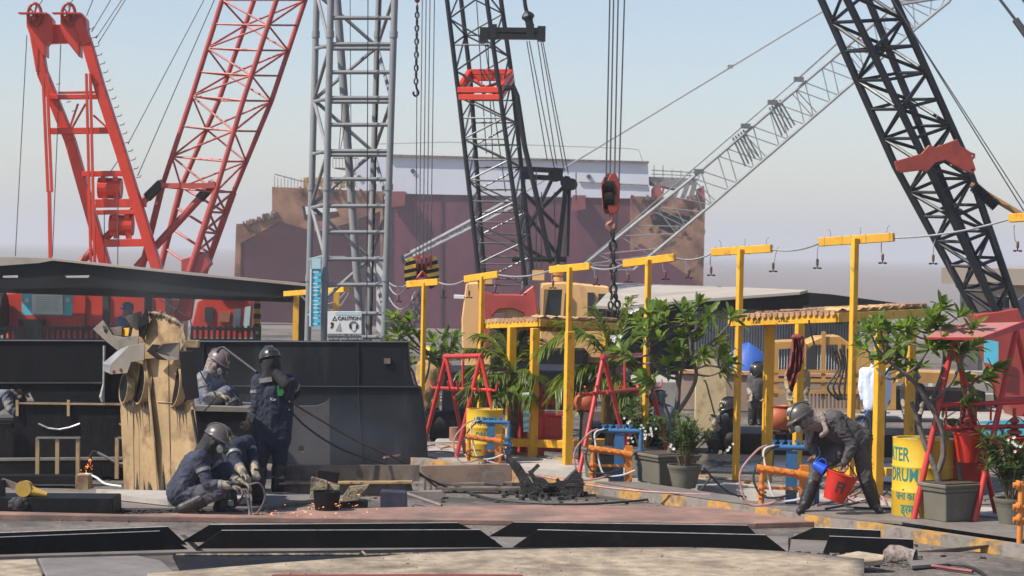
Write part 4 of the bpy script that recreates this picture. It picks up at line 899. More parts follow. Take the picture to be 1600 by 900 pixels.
MB().plate([Q(216, 512, -.2), Q(224, 490, -.2), Q(230, 482, -.2), Q(232, 505, -.2), Q(225, 530, -.15), Q(217, 525, -.15)], Y * .05).build('dark_flap', M['black2'], t)
MB().plate([Q(280, 549, -.28), Q(302, 548, -.28), Q(311, 622, -.18), Q(291, 626, -.18), Q(284, 600, -.22)], Y * .04).build('dark_flap', M['black2'], t, bevel=.004)
for (cx, cy, ry) in ((194, 607, 24), (218, 600, 32), (272, 603, 33)):
    r = ry / F * D; ax = V((-.90, -.42, .10)).normalized(); M3 = ax.to_track_quat('Z', 'Y').to_matrix(); C = Q(cx, cy, -.05)
    MB().lathe(C, [(r, -.08), (r, .012), (r * .94, .012), (r * .93, -.02)], 28, M3, cap=False).build('pipe_collar', M['cream'], t, smooth=True)
    MB().lathe(C, [(r * .935, -.05), (r * .935, .002)], 24, M3).build('dark_bore', M['black'], t)  # black disc by the lip, standing in for shade inside the pipe
    for k_ in range(3):
        x = cx + 1 + k_ * 5; MB().plate([Q(x, cy + ry - 4, -.1), Q(x + 4, cy + ry - 6, -.1), Q(x + 5, cy + ry + 22 + 9 * ((k_ * 7 + cx) % 3), -.1), Q(x + 3, cy + ry + 12, -.1)], Y * .004).build('burn_mark', M['scrap'], t)
for x, y0, y1 in ((214, 735, 770), (232, 750, 772), (253, 720, 772)): MB().plate([Q(x - 2, y1, -.12), Q(x, y0, -.1), Q(x + 3, y1 - 8, -.12), Q(x + 3, y1, -.12)], Y * .003).build('burn_mark', M['scrap'], t)
MB().box(Q(301, 537), (.15, .2, .08)).build('wood_wedge', M['cream'], t)
MB().path([Q(300, 640, -.06), Q(308, 690, -.06), Q(314, 730, -.06), Q(319, 772, -.06)], .02, 5).build('edge_burr', M['scrap'], t)
w_ = MB().path(spl([P(250, 468, D), P(275, 485, D), P(297, 500, D), P(298, 522, D), P(296, 528, D)]), .007, 5); w_.box(P(273, 482, D), (.03, .03, .03))
tag(w_.build('bent_wire', M['rope']), 'thin bent wire rod sticking up beside the cream hull piece', 'wire')
w_ = MB().path(spl([P(300, 553, D - .3), P(318, 590, D - .3), P(331, 608, D - .3), P(337, 622, D - .3), P(318, 643, D - .3)]), .008, 5); w_.box(P(330, 606, D - .3), (.04, .04, .05))
tag(w_.build('ignition_wire', M['rope']), 'thin hanging wire between the cream hull piece and the seated welder', 'wire')
# seat plate for welder behind
t = thing('scrap_block', 'dark scrap block with a pale burnt top that the rear welder sits on', 'scrap block', G(345, 735)); D = 29.5
MB().plate([P(303, 640, D), P(390, 644, D), P(390, 740, D), P(303, 740, D)], Y * .9).build('block', M['black2'], t, bevel=.01)
MB().plate([P(300, 634, D - .05), P(388, 637, D - .05), P(390, 644, D - .05), P(300, 642, D - .05)], Y * 1.0).build('pale_top', M['greypl'], t)
# plate behind standing welder
D = 30
MB_ = MB().plate([P(440, 730, D), P(446, 610, D), P(456, 610, D), P(456, 634, D), P(495, 634, D), P(508, 629, D), P(515, 621, D), P(516, 728, D)], Y * .05, [[P(471 + 5 * math.cos(a * .785), 701 + 5 * math.sin(a * .785), D) for a in range(8)]])
tag(MB_.build('grey_bulkhead_piece', pm('dark_brown_grey', (.06, .052, .047), .65, 0, .35, 2, (.02, .018, .018), .42, 2), bevel=.005), 'brown grey upright plate with a curled corner behind the standing welder', 'steel plate')
# long channel beams
t = thing('channel_beam', 'long brown grey channel beam lying behind the sparks', 'steel beam', G(560, 775)); D = dg(560, 772)
MB().plate([P(436, 727, D), P(655, 727, D), P(655, 752, D), P(436, 753, D)], Y * .08).build('web', M['browngrey'], t, bevel=.004)
MB().bar(P(436, 754, D - .1), P(644, 753, D - .1), .25, .02).build('ledge', M['cream'], t)
MB().plate([P(436, 756, D - .15), P(642, 755, D - .15), P(646, 772, D - .15), P(436, 776, D - .15)], Y * .04).build('lower_web', M['browngrey'], t)
MB().plate([P(600, 770, D - .35), P(690, 768, D - .35), P(696, 774, D - .35), P(686, 783, D - .35), P(600, 782, D - .35)], Y * .2).build('foot_plate', M['greypl'], t)
t = thing('channel_beam', 'shorter brown channel beam with a gusset lying below the drum and pipes', 'steel beam', G(735, 772)); D = dg(735, 768)
MB().plate([P(656, 728, D), P(790, 725, D), P(800, 730, D), P(800, 752, D), P(668, 755, D)], Y * .1).build('web', pm('rust_brown_beam', (.24, .16, .11), .7, 0, .3, 2, (.08, .06, .05), .4, 2), t, bevel=.004)
for i, y in enumerate((757, 764)): MB().bar(P(680, y, D - .1 - .1 * i), P(815, y, D - .1 - .1 * i), .1, .03).build('flange', M['browngrey'], t)
g_ = MB(); q4 = [P(757, 738, D - .15), P(787, 741, D - .15), P(786, 755, D - .15), P(756, 752, D - .15)]
for i in range(4): g_.bar(q4[i], q4[(i + 1) % 4], .05, .02, Y)
g_.build('open_frame', M['greypl'], t)
g_ = MB()
for a, b in (((672, 742), (674, 768)), ((665, 745), (664, 766)), ((812, 744), (816, 772))): g_.bar(P(*a, D - .1), P(*b, D - .1), .03, .04, Y)
g_.build('gusset', M['browngrey'], t)
# burnt blocks
def burnt(label, pts, d, th, mat, name='burnt_plate', cat='scrap plate'):
    tag(MB().plate([P(*p, d) for p in pts], V((0, th, 0))).build(name, mat, bevel=.006), label, cat)
D = dg(510, 800)
burnt('flaking burnt slab standing upright left of the black bucket', [(484, 778), (486, 745), (511, 752), (514, 779)], D + .25, .09, M['burnt'])
burnt('dark tilted plate on top of the burnt blocks', [(496, 748), (497, 735), (530, 739), (527, 756)], D + .35, .1, M['black2'])
burnt('narrow flaking piece between the burnt slab and the leaning slab', [(514, 779), (513, 757), (531, 759), (529, 783)], D + .3, .1, M['burnt'])
burnt('leaning slab with a golden burnt crust right of the black bucket', [(528, 785), (546, 760), (577, 757), (560, 782)], D + .1, .05, M['burnt'])
burnt('black block under the leaning burnt slab', [(530, 786), (558, 783), (573, 785), (572, 798), (532, 803)], D + .12, .3, M['black2'], 'scrap_block', 'scrap block')
t = thing('bucket', 'black sooty bucket standing among the sparks', 'bucket', G(510, 805))
MB().lathe(G(510, 805), [(.12, 0), (.155, .27), (.148, .27), (.115, .01)], 20, cap=False).build('pail', M['black2'], t, smooth=True)
MB().lathe(G(510, 805), [(.115, .005), (.116, .02)], 20).build('bottom', M['black2'], t)
burnt('small square blue black box on the rusty plate', [(594, 797), (594, 768), (634, 770), (635, 797)], dg(614, 797), .3, pm('blueblack', (.03, .03, .055), .5, 0, .5, 6), 'scrap_block', 'scrap block')
tag(MB().tube(G(632, 770, .14), G(690, 790, .05), .02, n=8).build('pipe_offcut', M['greypl']), 'pale thin pipe offcut leaning behind the square box', 'pipe')
# black debris heap
dd = dg(840, 775)
t = thing('charred_debris', 'heap of black charred beams and scrap in front of the yellow shelter bench', 'scrap heap', G(845, 778))
for pts, th in (([(787, 700), (800, 715), (812, 725), (832, 755), (826, 768), (812, 752), (795, 725)], .08), ([(812, 752), (850, 762), (905, 752), (910, 758), (850, 776), (815, 770)], .15), ([(882, 752), (900, 735), (912, 752), (912, 776), (884, 776)], .25), ([(835, 745), (850, 748), (870, 768), (850, 770)], .1)):
    MB().plate([P(*p, dd) for p in pts], Y * th).build('charred_beam', M['scrap'], t)
c = MB()
for a, b, r in (((800, 757), (905, 757), .025), ((810, 770), (890, 750), .02), ((870, 748), (885, 772), .03), ((828, 735), (842, 765), .035), ((842, 726), (828, 740), .03)): c.bar(P(*a, dd - .1), P(*b, dd - .1), r, r * 1.5)
for i in range(60):
    x, y = random.gauss(845, 35), random.gauss(772, 5); p = G(x, min(786, max(760, y)), .02); s = random.uniform(.02, .06); c.box(p, (s, s * random.uniform(.6, 2), s), random.random() * 3)
c.build('bar_scrap', M['scrap'], t)
# ================================================================== T posts, overhead cable and pendants
tp = [((1281, 372), (1397, 364), 1336, (1327, 786), .075, 'yellow T post behind the bending man, its beam the longest'),
      ((1113, 388), (1206, 382), 1157, (1149, 767), .072, 'yellow T post between the potted tree and the tiled shelter at right'),
      ((975, 406), (1055, 396), 1012, (1006, 757), .068, 'yellow T post rising behind the leafy potted tree, right of the heavy chain'),
      ((860, 416), (923, 410), 891, (884, 738), .066, 'yellow T post in front of the tan crane cab'),
      ((727, 431), (779, 423), 753, (748, 716), .062, 'yellow T post in front of the red boom foot'),
      ((637, 439), (686, 435), 663, (658, 703), .062, 'yellow T post below the striped hook block')]
ends = []
for i, (a, b, x, base, w_, lb) in enumerate(tp):
    B = G(*base); d = dep(B); t = thing('t_post', lb, 'post', B, 'yellow T posts carrying the overhead cable')
    A_, B_ = P(*a, d + .25), P(*b, d - .25)
    yv = Matrix.Rotation(R(30), 3, 'Z'); top = P(x, (a[1] + b[1]) / 2 + 4, d)
    MB().box(V((B.x, B.y, top.z / 2)), (w_, w_, top.z), M=yv).build('post', M['yellow'], t, bevel=.006)
    MB().box(V((B.x, B.y, .03)), (w_ * 1.8, w_ * 1.8, .06), M=yv).build('base_plate', M['yellow'], t, bevel=.006)
    MB().bar(A_ - Z * .05, B_ - Z * .05, w_, .1 if i else .105).build('cross_beam', M['yellow'], t, bevel=.006)
    tw = MB()
    for f in (.06, .3, .42, .62, .93): p = A_.lerp(B_, f) - Z * .05; tw.path([p + V((0, -w_ * .55, .055)), p + V((0, -w_ * .55, -.055)), p + V((0, w_ * .5, -.055)), p + V((0, w_ * .5, .056))], .004, 4, closed=True)
    for f in (.15, .55, .9): p = A_.lerp(B_, f); tw.path([p, p + V((.02 * (f - .4), 0, .07)), p + V((.09 * (f - .5), 0, .1))], .003, 4)
    tw.build('wire_tie', M['rope'], t); ends.append((A_ - Z * .06, B_ - Z * .06))
t = thing('t_post', 'yellow beam end of a T post cut off by the right edge of the frame', 'post', G(1640, 800), 'yellow T posts carrying the overhead cable')
MB().bar(P(1579, 341, 27), P(1700, 333, 26.4), .13, .1).build('cross_beam', M['yellow'], t, bevel=.006); MB().bar(G(1640, 800), P(1645, 340, 27), .13, .13, Y).build('post', M['yellow'], t)
ends = [(P(1579, 342, 27), None)] + ends
cp = thing('overhead_cable', 'grey overhead cable strung from T post to T post', 'cable', ends[3][0])
lw_ = P(606, 440, 41)
for c_ in [sag(b1, a0, .05) for (a0, b0), (a1, b1) in zip(ends[:-1], ends[1:])] + [sag(lw_, ends[-1][0], .06), sag(P(608, 447, 41), ends[-1][0], .15), sag(P(608, 465, 41), ends[-1][0] + X * .2, .28)]: MB().path(c_, .013, 6).build('cable_span', M['ropelt'], cp, smooth=True)
pend = [((1585, 352), (1590, 392), 27, 'at the right edge of the frame under the cut off beam'), ((1462, 372), (1458, 412), 27.6, 'in front of the thick black boom'), ((1379, 372), (1379, 411), 28, 'under the right half of the longest yellow beam'),
        ((1280, 379), (1277, 419), 28.6, 'at the left end of the longest yellow beam'), ((1216, 386), (1208, 424), 29, 'right of the shelter beam'), ((1112, 396), (1111, 430), 29.6, 'left of the shelter beam'),
        ((1074, 402), (1076, 434), 30, 'against the right edge of the ship hull'), ((1036, 404), (1040, 436), 30.5, 'right of the post in the leafy tree'), ((980, 412), (982, 440), 31, 'left of the post in the leafy tree'),
        ((930, 418), (932, 445), 32, 'just left of the heavy chain'), ((864, 424), (864, 450), 33, 'before the tan cab window'), ((817, 440), (817, 459), 34, 'before the right horn of the red boom foot'),
        ((774, 430), (774, 458), 35, 'before the left horn of the red boom foot'), ((733, 436), (733, 465), 36, 'before the left panel of the tan crane body'), ((692, 446), (693, 465), 37.5, 'between the striped hook block and the tan crane'), ((622, 452), (623, 471), 40, 'right beside the silver tower')]
pr = None
pb = pm('pendant_brown', (.13, .055, .045), .5)
for (a, b, d, lb) in pend:
    t = thing('cable_pendant', 'dangling winged cable pendant ' + lb, 'cable pendant', P(*b, d), 'cable pendants under the overhead cable')
    A_, B_ = P(*a, d), P(*b, d); k = (A_ - B_).length
    MB().path(spl([A_, A_.lerp(B_, .25) - X * .015, A_.lerp(B_, .6) - X * .012, B_ + Z * .1]), .006, 5).build('cord', M['ropelt'], t)
    MB().lathe(B_ + Z * .03, [(.009, 0), (.017, .01), (.017, .07), (.009, .085)], 10).build('plug_body', pb, t)
    wg = MB().tube(B_ + Z * .03, B_ - Z * .005, .008)
    for s in (-1, 1): wg.ell(B_ + X * s * .032, .024, .016, .012)
    wg.build('wing_nut', M['rubber'], t)
# far-left T beam and shelter
t = thing('t_post', 'yellow two legged beam seen through the silver tower', 'post', G(462, 590), 'yellow T posts carrying the overhead cable'); D = 46
MB().bar(P(447, 459, D), P(541, 452, D - 2), .12, .1).build('cross_beam', M['yellow'], t)
for x, y in ((463, 459), (526, 453)): p = P(x, y, D - (x > 500)); MB().bar(p, V((p.x, p.y, 0)), .11, .11, Y).build('post', M['yellow'], t)
br_ = MB(); br_.tube(P(470, 462, D), P(484, 475, D), .02); br_.path(sag(P(510, 475, D), P(541, 455, D), .06), .012); br_.path(sag(P(505, 478, D), P(545, 457, D), .2), .012); br_.build('brace', M['ropelt'], t)
# ---- tiled shelters
def shelter(label, cor, h, tilew, posts, rails, note, nm_lab):
    t = thing('tiled_shelter', label, 'shelter', posts[0][2] if len(posts[0]) > 2 else G(*posts[0]))
    A, Bc, C = cor; Dd = A + C - Bc
    for p, q in ((A, Bc), (Bc, C), (C, Dd), (Dd, A)): MB().bar(p - Z * h / 2, q - Z * h / 2, .05, h, Z).build('fascia', M['yellow'], t, bevel=.004)
    mid1, mid2 = (A + Bc) / 2, (C + Dd) / 2
    # barrel tiles running from the A-B edge back to the C-D edge
    u = (Bc - A); n = int(u.length / tilew); tl = MB(); rise = Z * .03
    for i in range(n):
        p = A + u * ((i + .5) / n) ; q = p + (C - Bc)
        rows = 4
        for r_ in range(rows):
            s0 = p.lerp(q, r_ / rows - (.02 if r_ == 0 else 0)) + rise * (.15 + .2 * math.sin(math.pi * r_ / rows)) + Z * (.014 * r_); s1 = p.lerp(q, (r_ + 1.06) / rows) + rise * (.15 + .2 * math.sin(math.pi * (r_ + 1) / rows)) + Z * .014 * r_
            s0 = s0 + Z * random.uniform(-.006, .008)
            tl.tube(s0, s1, tilew * .40, tilew * .36, n=8)
    tl.build('barrel_tile_roof', M['tile'], t)
    tl = MB(); v = (C - Bc); n = int(v.length / .28)
    for i in range(n):
        p = Bc + v * (i / n) + Z * .02; q = Bc + v * ((i + 1) / n) + Z * .02; w_ = (A - Bc).normalized() * .2
        tl.add([p, p.lerp(q, .5) + Z * .035, q + Z * .005, q + w_ + Z * .03, p.lerp(q, .5) + w_ + Z * .06, p + w_ + Z * .03], [[0, 1, 4, 5], [1, 2, 3, 4]])
    tl.build('edge_tile', M['tileflat'], t)
    MB().plate([A - Z * .03, Bc - Z * .03, C - Z * .03, Dd - Z * .03], Z * .02).build('ceiling_board', pm('ceiling', (.30, .14, .03), .7), t)
    for po in posts:
        B = G(*po[:2], 0); zt = (A.z + C.z) / 2 - h * .4
        MB().box(V((B.x, B.y, zt / 2)), (.11, .11, zt), R(20)).build('post', M['yellow'], t, bevel=.006)
    for a, b, d0, d1, hh in rails: MB().bar(P(*a, d0), P(*b, d1), .22, hh).build('bench_rail', M['yellow'], t, bevel=.006)
    return t
d0 = dg(795, 722, 0)
s1 = shelter('smaller tiled yellow shelter with a bench, framed by the two palms', (P(752, 503, d0 + .6), P(842, 499, d0 - .5), P(964, 505, d0 + 1.2)), .1, .085, [(796, 722), (832, 727), (886, 740), (945, 705)],
             [((789, 690), (888, 694), d0 - .2, d0 - .55, .11), ((885, 692), (950, 690), d0 - .5, d0 + .6, .09)], None, None)
tx = MB()
for x in (781, 792): 
    q4 = [P(x, 502.5, d0 - .1), P(x + 5, 502.2, d0 - .12), P(x + 5, 506.5, d0 - .12), P(x, 507, d0 - .1)]
    for i in range(4): tx.bar(q4[i], q4[(i + 1) % 4], .006, .006, Y)
d1 = dg(1240, 772, 0)
A2, B2, C2 = P(1140, 496, d1 + .3), P(1308, 489, d1 - .8), P(1448, 482, d1 + 1.4)
s2 = shelter('larger tiled yellow shelter over the pipe stand beside the bending man', (A2, B2, C2), .115, .085, [(1197, 764), (1245, 728), (1370, 793), (1419, 745)],
             [((1270, 735), (1372, 737), d1 + .2, d1 - .6, .12), ((1372, 737), (1412, 737), d1 - .5, d1 + .5, .1)], None, None)
u = (B2 - A2).normalized(); nrm = u.cross(Z).normalized()
text('128', M['ink'], s2, A2.lerp(B2, .27) + nrm * .03 - Z * .06, u, Z, .085); text('STILL', M['ink'], s2, A2.lerp(B2, .52) + nrm * .03 - Z * .06, u, Z, .07)
MB().path(spl([P(1264, 500, d1 - .6), P(1266, 515, d1 - .6), P(1270, 530, d1 - .6), P(1273, 540, d1 - .6)]), [.012] * 24 + [.03], 6).build('hanging_strap', M['rubber'], s2)
# red checked cloth hanging on post
cl = MB(); cols, rows = 10, 14; pts = []
dC = dg(1245, 728) - .25
for j in range(rows + 1):
    for i in range(cols + 1):
        f = j / rows; w_ = 4 + 9 * math.sin(f * 2.2) * (1 - .45 * f); x = 1242 + (i / cols - .5) * 2 * w_ - 6 * f + 6 * math.sin(f * 3); y = 524 + f * (62 + 26 * math.sin(i / cols * 3.1))
        pts.append(P(x, y, dC + .07 * math.sin(i * 2.1 + j * .35) + .02 * math.sin(j * 1.7 + i)))
cl.add(pts, [[j * (cols + 1) + i, j * (cols + 1) + i + 1, (j + 1) * (cols + 1) + i + 1, (j + 1) * (cols + 1) + i] for j in range(rows) for i in range(cols)])
cl.ell(P(1246, 527, dC), .09, .07, .05); cl.ell(P(1252, 535, dC), .05, .06, .09)
o = cl.build('checked_cloth', M['cloth'], smooth=True); tag(o, 'dull red checked cloth knotted round a yellow shelter post', 'cloth'); s_ = o.modifiers.new('solid', 'SOLIDIFY'); s_.thickness = .012
# ---- red A-frame stands
def aframe(label, tops, feet, shelf, vert, r=.03, hooks=(), top=True):
    L_, R_ = tops; t = thing('bucket_stand', label, 'stand', feet[0])
    if top: MB().tube(L_ - (R_ - L_) * .04, R_ + (R_ - L_) * .04, r * 1.15, n=12).build('top_bar', M['red'], t, smooth=True)
    for k, f in enumerate(feet): MB().tube((L_ if k < 2 else R_), f, r, n=12).build('leg', M['red'], t, smooth=True)
    for a, b in shelf: MB().tube(a, b, r * .8, n=10).build('shelf_bar', M['red'], t, smooth=True)
    if vert: MB().tube(*vert, r * .6, n=10).build('middle_bar', M['red'], t)
    for h in hooks: MB().path(spl(h), .014, 6).build('hook', M['red'], t, smooth=True)
    return t
def mid(a, b, f): return a.lerp(b, f)
def astand(label, tl, tr, f4, ysh, xv):
    fe = [G(*p, WZ) for p in f4]; dL = (dep(fe[0]) + dep(fe[1])) / 2; dR = (dep(fe[2]) + dep(fe[3])) / 2
    L_, R_ = P(*tl, dL), P(*tr, dR); f = (ysh - tl[1]) / (f4[0][1] - tl[1])
    q = [mid(L_, fe[0], f), mid(L_, fe[1], f), mid(R_, fe[2], f), mid(R_, fe[3], f)]
    ex = (q[2] - q[0]) * .12; sh = [(q[0] - ex, q[2] + ex), (q[1] - ex, q[3] + ex), (q[0], q[1]), (q[2], q[3])]
    hk = [[q[0] - ex, q[0] - ex * 1.6 + Z * .01, q[0] - ex * 2.1 + Z * .1]] + [[mid(q[0], q[2], k), mid(q[0], q[2], k) - Y * .12, mid(q[0], q[2], k) - Y * .16 - X * .03 + Z * .11] for k in (.05, .35, .6)] + [[q[3] + ex, q[3] + ex * 1.8, q[3] + ex * 2.1 + Z * .1]]
    return aframe(label, (L_, R_), fe, sh, (mid(L_, R_, xv), mid(q[0], q[3], .5)), hooks=hk)
astand('red A frame hook stand left of the far yellow drum', (697, 557), (751, 556), ((660, 706), (728, 712), (713, 715), (786, 718)), 606, .5)
astand('red A frame hook stand in front of the right palm', (943, 557), (1007, 555), ((905, 739), (985, 728), (974, 722), (1044, 713)), 615, .5)
# canopied stand
fe = [G(1428, 811, .148), G(1556, 800, .148), G(1523, 815, .148), G(1655, 803, .148)]
dL, dR = dep(fe[0]), dep(fe[2]); L_, R_ = P(1490, 529, dL + .05), P(1588, 514, dR + .35)
f = .37; q = [mid(L_, fe[0], f), mid(L_, fe[1], f), mid(R_, fe[2], f), mid(R_, fe[3], f)]
cs = aframe('red bucket stand with a sloping canopy and hanging fire buckets at the right edge', (L_, R_), fe, [(q[0], q[2] + X * .6), (q[1], q[3] + X * .5), (q[0], q[1]), (q[2], q[3]), (mid(L_, fe[0], .50), mid(R_, fe[2], .50) + X * .5)], None, r=.034, top=False)
d = dR
cred = pm('canopy_red', (.40, .165, .14), .6, 0, .12, 2, (.30, .17, .14), .4, 2)
MB().plate([P(1447, 527, d - .3), P(1479, 506, d + .3), P(1598, 503, d + .3), P(1534, 527, d - .3)], Z * -.012).build('canopy', cred, cs)
MB().plate([P(1447, 527, d - .31), P(1534, 527, d - .31), P(1535, 532, d - .31), P(1449, 530, d - .31)], Y * .02).build('canopy_lip', M['red'], cs)
MB().plate([P(1534, 526, d - .32), P(1598, 502, d + .3), P(1604, 505, d + .3), P(1600, 512, d + .28), P(1535, 533, d - .32)], X * .02).build('gable_lip', M['red'], cs)
for k in (.12, .36, .6, .84): MB().tube(mid(q[0], q[2], k), mid(q[0], q[2], k) - Z * .22, .013, n=6).build('hanger', M['red'], cs)
def bucket(label, c, r, h, hang=None, mat='redpl', rot=None):
    t = thing('fire_bucket', label, 'bucket', c, 'red fire buckets on the canopied stand')
    MB().lathe(c, [(r * .62, 0), (r * .97, h * .94), (r * 1.06, h * .95), (r * 1.06, h), (r * .96, h), (r * .6, .012)], 22, rot, cap=False).build('pail', M[mat], t, smooth=True)
    MB().lathe(c, [(r * .6, .004), (r * .6, .012)], 22, rot).build('bottom', M[mat], t)
    if hang: MB().path(spl([c + V((-r, 0, h)), c + V((-r * .6, 0, h + r * .9)), c + V((0, 0, h + r * 1.3)), c + V((r * .6, 0, h + r * .9)), c + V((r, 0, h))]), .007, 6).build('handle', M['rope'], t)
    return t
for lb, px, py, wpx, hh in (('red fire bucket hanging in the middle of the canopied stand, the widest one', 1511, 722, 46, .33), ('red fire bucket behind the right leg of the canopied stand', 1549, 722, 36, .28), ('red fire bucket above the oleander at the right edge', 1586, 727, 46, .32)):
    d = dep(q[0]) + (0 if px < 1520 else .35 if px < 1560 else 0); bucket(lb, P(px, py, d), wpx / 2 / F * d, hh, True)
d = dL
for c_, s, lb in (((1512, 668), 1, 'dark red valve wheels above the widest hanging fire bucket'), ((1585, 668), 1.1, 'dark red valve wheels above the fire bucket nearest the right edge')):
    cf = MB()
    for k in range(3): cf.lathe(P(c_[0], c_[1] + k * 9 - 9, d), [(.02, -.03), (.05 * s + .015 * k, 0), (.05 * s + .015 * k, .025), (.02, .05)], 14)
    cf.tube(P(*c_, d), P(c_[0], c_[1] - 30, d), .02)
    tag(cf.build('hydrant_valve', pm('valve_dark_red', (.28, .03, .025), .5)), lb, 'valve')
tag(MB().box(P(1508, 725, dL + .5) , (.40, .3, .55)).build('red_cabinet', M['red'], bevel=.01), 'dark red cabinet behind the planter under the canopied stand', 'cabinet')
sg = thing('clean_sign', 'small cyan sign reading CLEAN behind the hanging buckets', 'sign', P(1555, 690, dL + .9)); d = dL + .9
MB().plate([P(1532, 658, d), P(1600, 656, d), P(1600, 688, d), P(1532, 690, d)], Y * .02).build('board', M['cyan'], sg)
text('CLEAN', M['white'], sg, P(1549, 667, d) - Y * .006, X, Z, .085, align='CENTER')
# ---- drums
def drum(label, base, r, h, lines, ang, shoulder=True):
    t = thing('water_drum', label, 'drum', base, 'yellow water drums')
    prof = [(r * .95, 0), (r, .02), (r, h * .32), (r * 1.02, h * .335), (r * 1.02, h * .35), (r, h * .365), (r, h * .63), (r * 1.02, h * .645), (r * 1.02, h * .66), (r, h * .675), (r, h * .9), (r * (.93 if shoulder else 1), h * .975), (r * (.93 if shoulder else 1.02), h), (r * .9, h), (r * .9, h - .02)]
    MB().lathe(base, prof, 40, cap=False).build('shell', M['yellowd'], t, smooth=True)
    MB().lathe(base, [(r * .9, h - .025), (r * .9, h - .02)], 30).build('lid', pm('drum_lid', (.45, .33, .10), .6, 0, .3, 8), t)
    for s, z, sz, da in lines:
        w0 = ang + da
        text(s, M['inkgreen'], t, None, X, Z, sz, sx=.66, bend=lambda c, w0=w0, z=z: base + V(((r * 1.004 + c.z) * math.sin(w0 + c.x / r), -(r * 1.004 + c.z) * math.cos(w0 + c.x / r), z + c.y)), thick=.003 if sz > .09 else .0015, ext=.002)
    return t
B = G(1440, 808, WZ); d = dep(B); k = d / F
drum('near yellow water drum with green lettering beside the bending man', B, 47 * k, 124 * k, [('WATER', 124 * k * .8, 30 * k, R(-78)), ('DRUM', 124 * k * .55, 30 * k, R(-52)), ('पानी का', 124 * k * .29, 18 * k, R(-46)), ('ड्रम', 124 * k * .12, 21 * k, R(-40))], R(0), False)
B = G(756, 719, WZ); d = dep(B); k = d / F * 1.04
drum('far yellow water drum behind the blue and orange pipe stand', B, 27.5 * k, 77 * k, [('WATER', 77 * k * .77, 14.5 * k, R(0)), ('DRUM', 77 * k * .5, 14 * k, R(0))], R(0), False)
# ---- gas manifolds (one prototype, copied)
def manifold(loc, s, label):
    t = thing('gas_manifold', label, 'pipe stand', loc, 'blue and orange gas pipe stands')
    q = lambda x, y, z: loc + V((x, y, z)) * s
    m_ = MB(); m_.tube(q(-.22, .12, .64), q(.22, .12, .64), .032 * s, n=12); m_.build('blue_header', M['blue'], t, smooth=True)
    hb = t.children[0] if t.children else [o for o in COL.objects if o.parent == t][0]
    for k in range(5): x = -.2 + k * .085; w_ = MB().tube(q(x, .12, .64), q(x, .12, .7), .02 * s, n=8); w_.box(q(x, .12, .71), (.06 * s, .02 * s, .02 * s)); w_.build('valve', M['blue'], hb)
    m_ = MB(); m_.path([q(.22, .12, .64), q(.27, .12, .64), q(.28, .12, .6), q(.28, .12, 0)], .03 * s, 10)
    for z in (.2, .26, .38): m_.tube(q(.28, .12, z), q(.28, .12, z + .03), .055 * s, n=12)
    m_.tube(q(.2, .12, .3), q(.34, .12, .3), .03 * s, n=8); m_.build('blue_riser', M['blue'], t, smooth=True)
    MB().bar(q(0, .14, .6), q(0, .14, 0), .12 * s, .06 * s, Y).build('blue_stand', M['blue'], t)
    MB().tube(q(-.4, 0, .42), q(.05, 0, .36), .042 * s, n=12).tube(q(.05, 0, .36), q(.16, 0, .34), .06 * s, n=12).build('orange_header', M['orange'], t, smooth=True)
    for k in range(4): x = -.35 + k * .11; m_ = MB(); m_.tube(q(x, 0, .40 - k * .012), q(x, -.07, .42 - k * .012), .02 * s, n=8); m_.tube(q(x, -.065, .425 - k * .012), q(x, -.09, .43 - k * .012), .03 * s, n=8); m_.build('outlet_valve', M['orange'], t)
    MB().bar(q(.12, 0, .46), q(.12, 0, 0), .09 * s, .07 * s, Y).build('orange_stand', M['orange'], t)
    m_ = MB().tube(q(-.34, 0, .4), q(-.34, 0, .02), .03 * s, n=10)
    for z in (.14, .2, .1): m_.tube(q(-.34, 0, z), q(-.34, 0, z + .025), .055 * s, n=10)
    m_.box(q(-.12, 0, .2), (.4 * s, .03 * s, .03 * s)); m_.build('orange_riser', M['orange'], t)
    hs = [(-.2, -.1, .1), (-.15, -.25, .13), (-.28, -.4, .05)]
    for i, (x, x2, z) in enumerate(hs):
        MB().path(spl([q(x, .1, .66), q(x - .12, .05, .6), q(x2 - .18, 0, .35), q(x2 - .1, -.05, z), q(x2 + .1, -.08, z - .02), q(x2 + .3, -.06, z + .05)]), .012 * s, 6).build('hose', M[('hosewhite', 'rubber', 'hosepink')[i]], t, smooth=True)
    return t
manifold(G(766, 724, WZ), .86, 'blue and orange gas pipe stand in front of the far yellow drum')
manifold(G(967, 752, WZ), .98, 'blue and orange gas pipe stand between the red A frame and the round pot')
manifold(G(1238, 792, WZ), 1.05, 'blue and orange gas pipe stand beside the knees of the bending man')
t = thing('gas_manifold', 'orange pipe stand cut off by the right edge of the frame', 'pipe stand', G(1598, 850, .2), 'blue and orange gas pipe stands'); d = dg(1598, 850, .2)
m_ = MB().tube(P(1593, 848, d), P(1596, 752, d), .03, n=10)
for y in (758, 792, 812): m_.tube(P(1583, y, d), P(1640, y - 2, d), .028, n=10); m_.tube(P(1588, y, d), P(1592, y, d), .05, n=10)
m_.build('orange_pipe', M['orange'], t, smooth=True)
